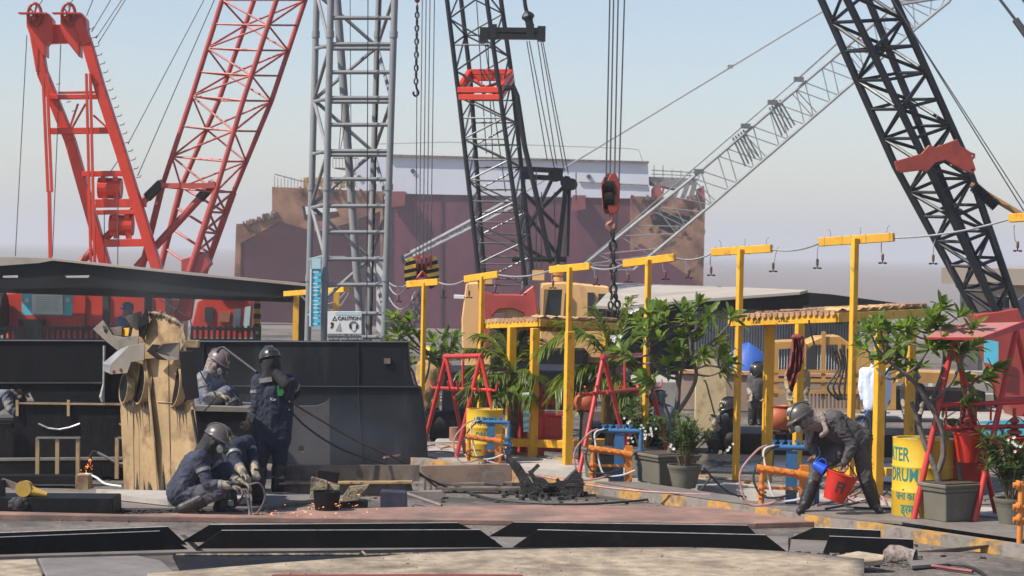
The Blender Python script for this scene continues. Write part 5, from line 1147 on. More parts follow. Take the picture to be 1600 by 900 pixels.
# ---- hydrant
d = dg(845, 726, 0)
t = thing('hydrant_valve', 'red hydrant valve with a hand wheel behind the shelter post', 'hydrant', V((P(840, 726, d).x, P(840, 726, d).y, 0)))
MB().tube(P(840, 728, d), P(841, 640, d), .09, n=16).build('standpipe', M['red'], t, smooth=True)
v_ = MB().ell(P(842, 628, d), .12, .1, .11); v_.tube(P(842, 625, d), P(863, 628, d), .06, n=12); v_.tube(P(860, 628, d), P(865, 628, d), .09, n=12); v_.tube(P(842, 628, d), P(842, 605, d), .025); v_.tube(P(828, 628, d), P(842, 628, d), .06); v_.build('valve_body', M['red'], t, smooth=True)
C = P(842, 608, d); MB().path([C + V((math.cos(k * .524) * .12, math.sin(k * .524) * .12, 0)) for k in range(12)], .02, 6, closed=True).bar(C - X * .12, C + X * .12, .03, .02).build('hand_wheel', M['red'], t)
t = thing('hydrant_valve', 'second red hydrant valve left of the patterned strip', 'hydrant', V((P(815, 722, d).x, P(815, 722, d + .5).y, 0)))
MB().tube(P(815, 722, d + .5), P(815, 625, d + .5), .09, n=14).tube(P(813, 625, d + .5), P(813, 606, d + .5), .03).build('standpipe', M['red'], t)
C = P(813, 608, d + .5); MB().path([C + V((math.cos(k * .524) * .11, math.sin(k * .524) * .11, 0)) for k in range(12)], .02, 6, closed=True).build('hand_wheel', M['red'], t)
t = thing('hose_cabinet', 'red square hose cabinet right of the hydrant', 'cabinet', P(862, 708, d))
MB().plate([P(849, 646, d), P(859, 643, d), P(878, 646, d), P(878, 707, d), P(849, 705, d)], Y * .35).build('cabinet_box', M['red'], t, bevel=.01)
MB().plate([P(858, 650, d - .01), P(876, 651, d - .01), P(876, 702, d - .01), P(858, 701, d - .01)], Y * .01).build('cabinet_door', M['red'], t, bevel=.004)
MB().bar(P(848, 645, d - .02), P(879, 646, d - .02), .4, .03).build('lid', M['red'], t)
sg = thing('patterned_strip', 'hanging pale strip with cyan bars between the shelter posts', 'banner', P(821, 675, d - .3)); d -= .3
MB().plate([P(816, 614, d), P(827, 613, d), P(826, 674, d), P(818, 675, d)], Y * .01).build('strip', M['white'], sg)
for i in range(6): MB().plate([P(816.5 + i * .2, 617 + i * 10, d - .01), P(826.8, 616 + i * 10, d - .01), P(826.6, 621 + i * 10, d - .01), P(816.8 + i * .2, 622 + i * 10, d - .01)], Y * .005).build('cyan_bar', M['cyan'], sg)
# ---- terracotta pots on stands
for lb, c_, r in (('round terracotta water pot on a stand in front of the left shelter post', (914, 645), .145), ('terracotta water pot behind the first post of the large shelter', (1216, 676), .2)):
    B = P(*c_, 31.5); t = thing('water_pot', lb, 'clay pot', B)
    MB().lathe(B, [(r * .5, 0), (r * .95, r * .45), (r * 1.1, r * .95), (r * 1.0, r * 1.45), (r * .7, r * 1.7), (r * .78, r * 1.85), (r * .7, r * 1.87), (r * .6, r * 1.7)], 24, cap=False).build('pot_body', M['clay'], t, smooth=True)
    st_ = MB()
    for k in range(3): a = k * 2.1; st_.tube(B + V((math.cos(a) * r * .6, math.sin(a) * r * .6, .05)), V((B.x + math.cos(a) * r, B.y + math.sin(a) * r, 0)), .014)
    st_.path([B + V((math.cos(k * .524) * r * .8, math.sin(k * .524) * r * .8, .03)) for k in range(12)], .014, 6, closed=True); st_.build('stand', M['rubber'], t)
# ---- black drum stool (dark bin) behind palm
tag(MB().lathe(P(906, 610, 32.5), [(.10, 0), (.125, .08), (.125, .26), (.09, .32)], 20).build('black_tank', M['black2'], smooth=True), 'black rounded tank above the terracotta pot beside the palm', 'tank')
# ---- background yard objects
d = 37
o = MB().plate([P(1085, 676, d), P(1087, 560, d), P(1100, 556, d), P(1113, 535, d), P(1124, 525, d), P(1135, 527, d), P(1140, 545, d), P(1135, 600, d), P(1137, 676, d)], Y * .06).build('cream_cut_plate', M['creamr'], bevel=.01)
tag(o, 'tall cream cut plate with rust burns standing behind the leafy potted tree', 'steel plate')
tp_ = MB(); n = 16; rings_ = []
B = G(1166, 640); d = dep(B)
for z, rr in ((0, .55), (.3, .52), (.42, .50), (.65, .36), (.8, .12), (.84, .02)):
    rings_.append([V((B.x + math.cos(i * 6.283 / n) * rr * (1 + .06 * math.sin(i * 3)), B.y + math.sin(i * 6.283 / n) * rr * .8, .33 + z * 1.15 + .02 * math.sin(i * 5))) for i in range(n)])
tp_.add([p for r in rings_ for p in r], [[j * n + i, j * n + (i + 1) % n, (j + 1) * n + (i + 1) % n, (j + 1) * n + i] for j in range(len(rings_) - 1) for i in range(n)] + [[(len(rings_) - 1) * n + i for i in range(n)]])
tag(tp_.build('tarpaulin_heap', M['tarp'], smooth=True), 'blue tarpaulin covering a peaked heap between the posts', 'tarpaulin')
# yellow cage cabin
d = 42; dY = pm('dull_yellow', (.50, .27, .07), .5, 0, .15, 3)
t = thing('yellow_cage', 'dull yellow open sided cage with an arched roof behind the shelter', 'cage', G(1300, 640))
MB().plate([P(1256, 543, d), P(1262, 535, d), P(1280, 527, d), P(1312, 525, d), P(1328, 536, d), P(1326, 540, d), P(1270, 540, d), P(1258, 550, d)], Y * .9).build('roof', dY, t, bevel=.02)
MB().plate([P(1206, 535, d + .2), P(1252, 533, d + .2), P(1256, 543, d + .2), P(1208, 546, d + .2)], Y * 1).build('roof', dY, t)
for x, w_ in ((1213, .08), (1255, .1), (1287, .07), (1326, .1), (1312, .05)): MB().bar(P(x, 536 if x != 1287 else 518, d), V((P(x, 600, d).x, d, .4)), w_, w_, Y).build('post', dY, t)
for y in (580, 594, 612): MB().bar(P(1205, y, d), P(1345, y + 1, d), .06, .06).build('rail', dY, t)
MB().plate([P(1338, 545, d), P(1400, 552, d), P(1400, 640, d), P(1338, 640, d)], Y * .5).build('side_panel', dY, t)
bl_ = MB()
for i in range(14): bl_.bar(P(1262 + i * 6, 614, d), P(1262 + i * 6, 638, d), .03, .03)
bl_.build('lower_bars', M['browngrey'], t)
ws = MB()
for i in range(5): ws.path(spl([P(1300 + i * 6, 545, d - .3), P(1310 + i * 4, 575, d - .3), P(1293 + i * 9, 605, d - .3), P(1310 + i * 3, 625, d - .3)]), .02, 5)
tag(ws.build('hung_cables', M['rubber']), 'tangle of black cables hung on the yellow cage', 'cables')
d = 46
tag(MB().plate([P(1405, 580, d), P(1530, 585, d), P(1530, 600, d), P(1400, 598, d)], Y * 1.2).build('yellow_pallet', dY, bevel=.02), 'low yellow frame lying at the edge of the shore behind the trees', 'frame')
tag(MB().plate([P(1345, 606, d - 1), P(1540, 612, d - 1), P(1540, 640, d - 1), P(1345, 640, d - 1)], Y * 1.2).build('dark_trough', M['black2'], bevel=.02), 'dark trough behind the man in the white shirt', 'trough')
# items behind left A frame
t = thing('dark_pipe', 'thick dark pipe lying behind the left red A frame', 'pipe', G(700, 675)); d = dg(700, 690)
MB().tube(P(670, 668, d), P(760, 655, d), .24, n=18).build('pipe_shell', M['black2'], t, smooth=True)
tag(MB().plate([P(680, 690, d - 1), P(740, 690, d - 1), P(752, 706, d - 1), P(672, 706, d - 1)], Y * .6).build('concrete_block', M['concrete'], bevel=.02), 'low concrete block behind the left red A frame', 'block')
tag(MB().lathe(P(712, 688, d - .8), [(.1, 0), (.1, .2), (.09, .2)], 16).build('rusty_can', pm('rusty_can', (.25, .12, .08), .8), smooth=True), 'small rusty can on the concrete block', 'can')
rb = MB()
for i in range(150):
    x, y = random.uniform(672, 800), random.uniform(600, 668); p = P(x, y, random.uniform(44, 47)); p.z = max(.05, min(p.z, 1.3)) * (1 if random.random() < .75 else .6); s = random.uniform(.1, .42)
    rb.box(p, (s, s * .8, s * random.uniform(.25, .6)), random.random() * 3, mi=random.choice((0, 0, 1, 2)))
o = rb.build('rubble_heap', [M['concrete'], pm('rubble_pink', (.32, .17, .12), .9, 0, .3, 2), M['browngrey']], bevel=.02); o['kind'] = 'stuff'
# dark clutter in the middle distance
for lb, x0, x1, yb, h_, mm, nm in (('dark steel block behind the blue pipes and the right A frame', 925, 1085, 712, .42, 'black2', 'dark_block'), ('added dark block for the shade under the tan crane', 838, 905, 640, .75, 'wallsteel', 'shade_block'),  # block below the tan crane is added, its dark blue-grey imitates shade
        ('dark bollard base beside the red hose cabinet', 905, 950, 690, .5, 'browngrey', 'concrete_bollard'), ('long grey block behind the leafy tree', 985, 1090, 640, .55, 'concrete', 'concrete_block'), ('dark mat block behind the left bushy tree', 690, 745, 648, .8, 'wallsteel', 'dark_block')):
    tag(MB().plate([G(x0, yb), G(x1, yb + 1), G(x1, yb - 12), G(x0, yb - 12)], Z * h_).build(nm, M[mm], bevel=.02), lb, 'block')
tag(MB().plate([P(716, 520, 48), P(840, 530, 48), P(840, 600, 48), P(716, 590, 48)], Y * .5).build('tan_skid', M['tan'], bevel=.03), None, None)
bpy.data.objects.remove(COL.objects['tan_skid'])
# right foreground scrap
d = dg(1310, 868)
tag(MB().plate([P(1294, 857, d + .15), P(1322, 850, d + .15), P(1330, 861, d + .15), P(1298, 868, d + .15)], Y * .25).build('rusty_box', pm('rust_box', (.20, .12, .06), .8, 0, .3, 6), bevel=.006), 'small rusty box on the right end of the black stiffeners', 'scrap')
tag(MB().plate([G(1282, 873, .1), G(1340, 861, .16), G(1382, 867, .16), G(1380, 874, .13), G(1328, 880, .1)], Z * -.05).build('tan_plank', M['beigepl'], bevel=.005), 'tan flat plank leaning beside the rolled sack', 'plank')
t = thing('rolled_sack', 'grey open mouthed cloth sleeve lying at the lower right', 'sack', G(1405, 880)); c0 = G(1405, 880)
sk = MB(); pr_ = [(.02, -.05), (.085, 0), (.1, .1), (.085, .2), (.095, .27), (.08, .27), (.07, .1)]
sk.lathe(c0 + V((-.1, .05, .09)), pr_, 18, V((.9, -.4, -.12)).to_track_quat('Z', 'Y').to_matrix(), cap=False); sk.build('sleeve', M['scarf'], t, smooth=True)
tag(MB().plate([G(1415, 872, .05), G(1480, 874, .05), G(1482, 880, .04), G(1425, 884, .05)], Z * -.03).build('flat_offcut', M['greypl']), 'flat grey offcut right of the cloth sleeve', 'scrap')
tag(MB().plate([G(1435, 861, .02), G(1545, 851, .09), G(1545, 853, .06), G(1500, 861, .02)], Z * -.012).build('warped_sheet', M['browngrey']), 'thin warped sheet lying in front of the striped kerb', 'steel sheet')
for lb, pts, mm, r in (('red hose trailing from the cloth sleeve', [(1425, 882), (1455, 884), (1490, 889), (1520, 893)], 'hosered', .02), ('black hose curving at the lower right corner', [(1420, 880), (1470, 880), (1510, 885), (1532, 894), (1545, 905)], 'rubber', .016),
                       ('pair of long dark hoses crossing the ground to the far right kerb', [(690, 745), (740, 772), (800, 783), (900, 788), (1000, 782), (1060, 772)], 'rubber', .014),
                       ('faded pink hose running along the kerb', [(600, 715), (700, 706), (830, 740), (920, 758), (1010, 768), (1110, 773)], 'hosepink', .014),
                       ('black hose looping beside the round flower pot', [(1095, 765), (1110, 745), (1100, 732), (1140, 770), (1190, 778)], 'rubber', .014),
                       ('coil of pink and black hose behind the red bucket', [(1275, 790), (1330, 775), (1350, 760), (1330, 752), (1315, 768), (1345, 785), (1375, 775), (1385, 790)], 'hosepink', .014),
                       ('second tangled hose behind the red bucket', [(1290, 795), (1340, 785), (1385, 770), (1370, 752), (1335, 765), (1320, 790), (1395, 795)], 'rubber', .014),
                       ('white and red hose bent over the rim of the square planter', [(1437, 815), (1434, 780), (1440, 762), (1455, 756), (1475, 753)], 'hosepink', .014),
                       ('pinkish hose on the ground behind the left A frame', [(650, 700), (680, 695), (690, 700), (705, 698), (725, 705)], 'hosepink', .014)):
    z = .16
    if 'planter' in lb: ps_ = [P(*p, dg(1440, 812, WZ) - .1) for p in pts]
    elif 'loop' in lb: ps_ = [P(*p, dg(1100, 765, WZ)) for p in pts]
    else: ps_ = [G(*p, .03 if 'corner' in lb or 'trailing' in lb or 'pair' in lb else WZ + .03) for p in pts]
    tag(MB().path(spl(ps_), r, 6).build('hose', M[mm], smooth=True), lb, 'hose')
d = 27.4
for lb, pts, mm in (('upper brown hose drooping from the standing welder to the ground', [(452, 627), (490, 650), (560, 690), (610, 712), (650, 735), (690, 768)], 'hosebrown'), ('lower black hose drooping from the standing welder to the ground', [(452, 640), (480, 668), (530, 700), (600, 725), (650, 740), (720, 772)], 'rubber')):
    n = len(pts); tag(MB().path(spl([P(*p, d + (dg(690, 768) - d) * i / (n - 1)) for i, p in enumerate(pts)]), .012, 6).build('hose', M[mm], smooth=True), lb, 'hose')
# ground litter
lt = MB()
for i in range(900):
    x, y = random.uniform(-20, 1640), random.triangular(735, 890, 790)
    if y > 815 and 0 < x < 1290: continue
    p = G(x, y, .01); s = random.uniform(.008, .035); lt.box(p, (s, s * random.uniform(.5, 2.5), s * .6), random.random() * 3, mi=random.choice((0, 0, 1)))
for i in range(260):
    x, y = random.uniform(1190, 1420), random.uniform(862, 885); p = G(x, y, .05); s = random.uniform(.008, .03); lt.box(p, (s, s * 2, s * .6), random.random() * 3, mi=random.choice((0, 1, 1)))
for i in range(260):
    x, y = random.uniform(180, 440), random.triangular(796, 806, 803); p = G(x, y, .03); s = random.uniform(.01, .045); lt.box(p, (s, s * 1.4, s * .8), random.random() * 3, mi=0)
o = lt.build('ground_litter', [M['scrap'], M['greypl']]); o['kind'] = 'stuff'
# ================================================================== plants
def blade(mb, b, d, up, L, Wd, droop=.15, fold=.25, widths=(.25, 1, .85, 0)):
    d = d.normalized(); s = d.cross(up)
    if s.length < 1e-3: s = d.cross(X)
    s.normalize(); n = s.cross(d).normalized(); vs = []
    ts = (0, .4, .75, 1)
    for t_, w in zip(ts, widths):
        c = b + d * (L * t_) - Z * (droop * L * t_ * t_); hw = Wd * w / 2
        vs += [c - s * hw + n * (fold * hw), c, c + s * hw + n * (fold * hw)]
    fs = []
    for k in range(3):
        a = k * 3; fs += [[a, a + 1, a + 4, a + 3], [a + 1, a + 2, a + 5, a + 4]]
    mb.add(vs, fs)
def rosette(mb, c, ax, n, L, Wd, spread=(20, 95), droop=.2):
    ax = ax.normalized(); a, b = perp(ax); ph = random.random() * 6
    for i in range(n):
        t = ph + i * 2.4; el = R(random.uniform(*spread) * (.45 + .55 * i / n + .1)); el = min(el, R(112))
        d = (a * math.cos(t) + b * math.sin(t)) * math.sin(el) + ax * math.cos(el)
        blade(mb, c + d * .015 + ax * random.uniform(-.05, .03), d, ax + Z * .3, L * random.uniform(.7, 1.12), Wd * random.uniform(.8, 1.15), droop * random.uniform(.4, 1.5), random.uniform(.1, .45))
def plumeria(label, base, trunks, tips, D, L=.25, Wd=.082, nl=15, group=None, flowers=(), jit=.5):
    t = thing('potted_tree' if group is None else 'tree', label, 'tree', base)
    tk = MB()
    for pts, r0, r1 in trunks:
        q = spl([P(x, y, D + o) for x, y, o in pts], 6); k = len(q); tk.path(q, [r0 + (r1 - r0) * i / (k - 1) for i in range(k)], 8)
    ends = [V(P(*tr[0][-1][:2], D + tr[0][-1][2])) for tr in trunks]
    cen = sum((P(x, y, D) for x, y in tips), V((0, 0, 0))) / len(tips)
    nodes = [v for pts, _, _ in trunks for v in spl([P(x, y, D + o) for x, y, o in pts], 4)[3:]]
    lf = MB()
    for ti, (x, y) in enumerate(tips):
        if ti % 4 == 3: continue
        o = random.uniform(-jit, jit); c = P(x, y, D + o)
        nn = min(nodes, key=lambda v: (v - c).length + (0 if v.z < c.z else .5)); m_ = nn.lerp(c, .5) + V((0, 0, -.04)); tk.path(spl([nn, m_, c], 4), [.016, .015, .014, .013, .012, .011, .011, .010, .010][:9], 6)
        ax = (c - cen) * .9 + Z * .55 + V((random.uniform(-.2, .2), random.uniform(-.3, .1), 0))
        rosette(lf, c, ax, nl + random.randint(-3, 3), L, Wd)
    tk.build('trunk', M['bark'], t, smooth=True); lf.build('crown', M['leaf'], t)
    if flowers:
        fl = MB()
        for x, y in flowers:
            c = P(x, y, D - .35)
            for _ in range(4):
                cc = c + V((random.uniform(-.05, .05), random.uniform(-.03, .03), random.uniform(-.04, .04)))
                for k in range(5): a = k * 1.257; blade(fl, cc, V((math.cos(a), -.5, math.sin(a))), Y, .034, .022, 0, .1)
        fl.build('blossom', M['petal'], t)
    return t
def sqpot(label, base, w, h, d, rz=R(28)):
    t = thing('square_planter', label, 'planter', base); mb = MB(); Mz = Matrix.Rotation(rz, 3, 'Z')
    def fr(s0, s1, z0, z1):
        vs = [base + Mz @ V((a * s * w / 2, b * s * d / 2, z)) for s, z in ((s0, z0), (s1, z1)) for a, b in ((-1, -1), (1, -1), (1, 1), (-1, 1))]
        mb.add(vs, [[3, 2, 1, 0], [4, 5, 6, 7], [0, 1, 5, 4], [1, 2, 6, 5], [2, 3, 7, 6], [3, 0, 4, 7]])
    fr(.78, .9, 0, h * .78); fr(.96, 1.0, h * .782, h * .9); fr(1.04, 1.05, h * .902, h); mb.build('planter_box', M['pot'], t, bevel=.008)
    so_ = MB(); vs = [base + Mz @ V((a * .47 * w, b * .47 * d, h + .003)) for a, b in ((-1, -1), (1, -1), (1, 1), (-1, 1))]; so_.plate(vs, Z * .01); so_.build('soil', M['soil'], t); return t
def rpot(label, base, r, h):
    t = thing('round_flowerpot', label, 'flowerpot', base)
    MB().lathe(base, [(r * .66, 0), (r * .9, h * .72), (r * .92, h * .72), (r * .94, h * .8), (r * .97, h * .82), (r * 1.02, h * .96), (r * 1.02, h), (r * .93, h), (r * .9, h * .9)], 28, cap=False).build('pot_body', M['pot'], t, smooth=True)
    MB().lathe(base, [(r * .9, h * .88), (r * .9, h * .9)], 24).build('soil', M['soil'], t); return t
def shrub(label, c, h, rad, n, L=.13, Wd=.022, name='oleander', white=(), pale=False):
    t = thing(name, label, 'shrub', c); st = MB(); lf = MB(); mat = M['leafd']
    for i in range(n):
        a = random.random() * 6.283; e = c + V((math.cos(a) * rad * random.uniform(.2, 1), math.sin(a) * rad * random.uniform(.2, .9), h * random.uniform(.5, 1.0)))
        m_ = c.lerp(e, .5) + V((0, 0, h * .08)); q = spl([c + V((math.cos(a) * .05, math.sin(a) * .05, 0)), m_, e], 5); st.path(q, .007, 5)
        for p, k in [(q[j], j) for j in range(4, len(q))]:
            for _ in range(4):
                b = random.random() * 6.283; d = V((math.cos(b), math.sin(b), random.uniform(-.1, 1.1))); blade(lf, p, d, Z, L * random.uniform(.7, 1.2), Wd, .25)
        for _ in range(8):
            b = random.random() * 6.283; blade(lf, e, V((math.cos(b), math.sin(b), random.uniform(.2, 1.6))), Z, L * random.uniform(.7, 1.2), Wd, .25)
    st.build('stems', M['stem'], t); lf.build('foliage', mat, t)
    if white:
        fl = MB()
        for x, y, d_ in white:
            cc0 = P(x, y, d_)
            for _ in range(4):
                cc = cc0 + V((random.uniform(-.05, .05), random.uniform(-.04, .04), random.uniform(-.05, .05)))
                for k in range(5): a = k * 1.257; blade(fl, cc, V((math.cos(a), -.6, math.sin(a))), Y, .021, .016, 0, .1)
        fl.build('blossom', M['petal'], t)
    return t
# leafy tree right of centre
B = G(1050, 757, WZ); D = dep(B); k = D / F
sqpot('square grey planter holding the leafy potted tree', B + V((-.05, .25, 0)), 78 * k, 46 * k, 72 * k)
plumeria('leafy small tree with glossy rosettes rising right of the A frame stand', B + V((0, .25, 0)), [
    ([(1046, 718, .25), (1050, 690, .25), (1056, 650, .2), (1060, 610, .2), (1058, 585, .2)], .045, .026),
    ([(1056, 648, .2), (1078, 615, .1), (1088, 585, .05), (1080, 550, 0), (1078, 520, 0)], .032, .016),
    ([(1082, 560, .05), (1100, 545, .1), (1120, 528, .1), (1138, 508, .1)], .02, .011),
    ([(1060, 612, .2), (1068, 560, .3), (1072, 535, .3), (1060, 510, .3)], .022, .012),
    ([(1058, 592, .2), (1035, 585, 0), (1018, 560, -.1), (1010, 540, -.1)], .02, .012),
    ([(1086, 577, 0), (1105, 571, -.1), (1125, 574, -.1), (1138, 575, -.1)], .016, .01),
    ([(1052, 680, .2), (1042, 640, .1), (1030, 625, .1), (1010, 620, .1)], .018, .01)],
    [(1001, 505), (1015, 492), (1032, 486), (1050, 481), (1068, 486), (1090, 480), (1108, 492), (1124, 496), (1142, 497), (1022, 510), (1040, 503), (1056, 500), (1075, 505), (1096, 508), (1030, 530), (1048, 525), (1066, 530), (1012, 525), (1088, 530), (1106, 520), (1120, 535), (985, 560), (970, 552), (1003, 552), (1122, 560), (1134, 568), (1128, 580), (1040, 560), (1060, 552), (1010, 592), (1022, 600), (1035, 608), (1044, 575), (1075, 560), (1098, 556)], D, .235, .068, 14,
    flowers=((990, 484), (962, 530)))
# tree at right
B = G(1484, 812, WZ + .03); D = dep(B); k = D / F
sqpot('big square grey planter between the legs of the canopied stand', B, 80 * k, 58 * k, 62 * k, R(33))
plumeria('dense glossy leaved tree growing beside the near yellow drum', B + V((0, .05, 0)), [
    ([(1468, 755, 0), (1462, 735, 0), (1444, 690, .05), (1432, 650, .05), (1424, 628, .05)], .04, .022),
    ([(1464, 740, 0), (1474, 710, 0), (1470, 670, 0), (1455, 635, 0), (1440, 612, 0)], .036, .024),
    ([(1455, 640, 0), (1435, 605, -.05), (1415, 585, -.1), (1395, 570, -.1), (1385, 560, -.1)], .03, .014),
    ([(1452, 630, 0), (1470, 590, .05), (1475, 550, .1), (1460, 510, .1)], .028, .012),
    ([(1460, 625, 0), (1485, 600, -.05), (1500, 570, -.1), (1510, 545, -.1)], .022, .012),
    ([(1500, 752, .1), (1498, 700, .1), (1508, 640, .1), (1520, 598, .05), (1540, 585, 0), (1556, 575, 0)], .03, .011),
    ([(1415, 585, -.1), (1395, 592, -.15), (1380, 588, -.15), (1370, 575, -.1)], .016, .01)],
    [(1360, 520), (1372, 514), (1388, 518), (1404, 516), (1420, 520), (1360, 520), (1376, 512), (1394, 512), (1410, 516), (1428, 512), (1352, 545), (1368, 538), (1386, 540), (1404, 540), (1420, 536), (1436, 530), (1446, 512), (1456, 500), (1470, 484), (1486, 487), (1500, 492), (1452, 515), (1468, 508), (1484, 510), (1378, 562), (1398, 560), (1416, 560), (1434, 555), (1452, 545), (1470, 540), (1488, 538), (1504, 525), (1520, 515), (1412, 580), (1432, 578), (1450, 572), (1486, 560), (1500, 552), (1516, 545), (1530, 538), (1535, 592), (1552, 578), (1500, 598), (1478, 625), (1505, 628), (1475, 655)], D, .22, .064, 15, jit=.4)
# left shrub-tree behind the wall
B = G(668, 690); D = dep(B) - .2
plumeria('bushy dark tree partly behind the right end of the dark wall', B, [
    ([(668, 690, 0), (662, 650, 0), (655, 620, 0), (645, 580, 0)], .035, .018), ([(662, 645, 0), (678, 610, .1), (690, 580, .1), (700, 555, .1)], .025, .012), ([(655, 615, 0), (668, 585, 0), (672, 555, 0)], .022, .012)],
    [(616, 500), (628, 508), (640, 502), (652, 512), (622, 522), (638, 522), (655, 528), (668, 520), (612, 540), (628, 542), (645, 545), (662, 545), (678, 535), (692, 530), (708, 530), (720, 520), (688, 550), (702, 548), (672, 560), (655, 565), (640, 570), (686, 570), (628, 560), (712, 545)], D, .26, .085, 12, group='x')
# palms
def palm(label, base, trunk, cx, cy, D, fronds, L=.33):
    t = thing('palm', label, 'palm', base)
    tk = MB(); q = spl([P(x, y, D) for x, y in trunk], 5); tk.path(q, [.055 + (.012 if i % 2 else 0) for i in range(len(q))], 10); tk.build('trunk', M['bark'], t, smooth=True)
    for (mx, my, ex, ey, o) in fronds:
        lf = MB(); a, c = P(cx, cy, D), P(ex, ey, D + o); m_ = P(mx, my, D + o * .6); n = 44; pts = []
        for i in range(n + 1):
            s = i / n; pts.append(a * (1 - s) ** 2 + m_ * (2 * s * (1 - s)) + c * s * s)
        lf.path(pts[::3], [.014 - .011 * i / 14 for i in range(len(pts[::3]))], 5)
        for i in range(7, n + 1):
            s = i / n; tg = (pts[min(i + 1, n)] - pts[i - 1]).normalized(); sd = tg.cross(Z)
            sd = sd.normalized() if sd.length > .05 else X
            for sg in (-1, 1):
                d = tg * random.uniform(.65, 1.0) + sd * sg * random.uniform(.55, .9) + Z * random.uniform(-.35, .25)
                blade(lf, pts[i], d, Z, L * (1.0 - .55 * abs(s - .45)) * random.uniform(.85, 1.1), .034, random.uniform(.3, .75), .5, (.6, 1, .7, 0))
        lf.build('frond', M['palmleaf'], t)
    return t
B = G(803, 730); D = dep(G(803, 727)) + .35
palm('feathery palm growing through the smaller tiled shelter', B, [(802, 728), (803, 660), (803, 600), (804, 582)], 804, 582, D,
     [(768, 540, 732, 545, -.3), (775, 525, 748, 522, .2), (770, 580, 730, 605, -.7), (780, 600, 733, 618, -.4), (790, 530, 780, 512, .5), (812, 530, 822, 518, .3), (825, 545, 838, 530, .6), (830, 570, 838, 590, -.4), (760, 560, 726, 578, .2), (815, 600, 830, 622, -.5), (798, 610, 770, 620, -.7)], .31)
B = G(950, 731, 0); D = dep(B)
palm('broad feathery palm with an arching frond behind the right A frame', B, [(950, 731), (953, 660), (955, 600), (956, 575)], 956, 575, D,
     [(922, 478, 846, 545, -.4), (912, 500, 862, 500, .4), (900, 550, 868, 612, -.5), (915, 570, 872, 590, -.2), (945, 510, 928, 482, .3), (972, 515, 984, 466, -.2), (990, 520, 1016, 484, .3), (990, 560, 1015, 555, .2), (968, 600, 990, 625, -.5), (930, 590, 900, 628, -.5)], .36)
# small pots and shrubs
B = G(1069, 762, WZ); k = dep(B) / F; rpot('round grey flowerpot with a thin leaved oleander', B, 27 * k, 36 * k)
shrub('thin leaved oleander in the round pot with one white blossom', B + Z * 32 * k, 1.0 * 80 * k, 50 * k, 26, white=((1048, 695, dep(B) - .3), (1139, 698, dep(B) - .2)))
B = G(940, 752, WZ) + Y * .5; k = dep(B) / F; sqpot('square grey planter behind the orange pipes and A frame leg', B, 46 * k, 46 * k, 40 * k)
B = G(1008, 750, WZ) + Y * .6; k = dep(B) / F; sqpot('square grey planter behind the blue pipes', B, 48 * k, 42 * k, 40 * k)
shrub('flowering shrub with cream blossoms between the A frame legs', B + Z * 40 * k, 80 * k, 38 * k, 22, .10, .03, 'flowering_shrub', white=[(996 + random.uniform(-22, 25), 665 + random.uniform(-18, 25), dep(B) - .3) for _ in range(7)])
B = G(1580, 818, WZ + .03); k = dep(B) / F; rpot('round grey flowerpot at the right edge below the oleander', B, 28 * k, 40 * k)
shrub('tall pale edged oleander with pink white blossom at the right edge', B + Z * 36 * k, 105 * k, 52 * k, 30, .15, .026, white=((1580, 690, dep(B) - .35), (1586, 700, dep(B) - .35)))
# ================================================================== people
def remesh(mb, vox, smooth_it=2):
    me = bpy.data.meshes.new('r'); me.from_pydata([tuple(v) for v in mb.v], [], mb.f); ob = bpy.data.objects.new('r', me); COL.objects.link(ob)
    bm = bmesh.new(); bm.from_mesh(me); bmesh.ops.recalc_face_normals(bm, faces=bm.faces); bm.to_mesh(me); bm.free()
    r = ob.modifiers.new('r', 'REMESH'); r.mode = 'VOXEL'; r.voxel_size = vox
    s = ob.modifiers.new('s', 'SMOOTH'); s.iterations = smooth_it; s.factor = .5
    bpy.context.view_layer.update(); out = bpy.data.meshes.new_from_object(ob.evaluated_get(bpy.context.evaluated_depsgraph_get()))
    bpy.data.objects.remove(ob); bpy.data.meshes.remove(me); return out
def segd(p, a, b, ra, rb):
    ab = b - a; t = max(0, min(1, (p - a).dot(ab) / max(1e-9, ab.length_squared))); return (p - a - ab * t).length - (ra + (rb - ra) * t)
def hand_caps(wr, tip, nrm, s=1.0, curl=35, thumb=1):
    d = (tip - wr).normalized(); n = (nrm - d * nrm.dot(d)).normalized(); a = d.cross(n).normalized(); out = []
    for k in range(4): o = (k - 1.5) * .021 * s; out.append((wr + a * o * .6, wr + d * .085 * s + a * o, .017 * s, .0125 * s))
    for k, L_ in enumerate((.068, .078, .072, .056)):
        o = (k - 1.5) * .022 * s; p = wr + d * .085 * s + a * o; an = 0
        for j, f in enumerate((.45, .32, .23)):
            an += R(curl) * (.7 + .3 * j); dd = d * math.cos(an) + n * math.sin(an) + a * (k - 1.5) * .05; q = p + dd * L_ * f * s; out.append((p, q, (.0105 - .001 * j) * s, (.0098 - .0012 * j) * s)); p = q
    p = wr + d * .025 * s - a * thumb * .028 * s; q = p + (d * .6 - a * thumb * .6 + n * .35) * .045 * s; out.append((p, q, .014 * s, .0115 * s)); out.append((q, q + (d * .8 + n * .5) * .034 * s, .0112 * s, .009 * s))
    return out
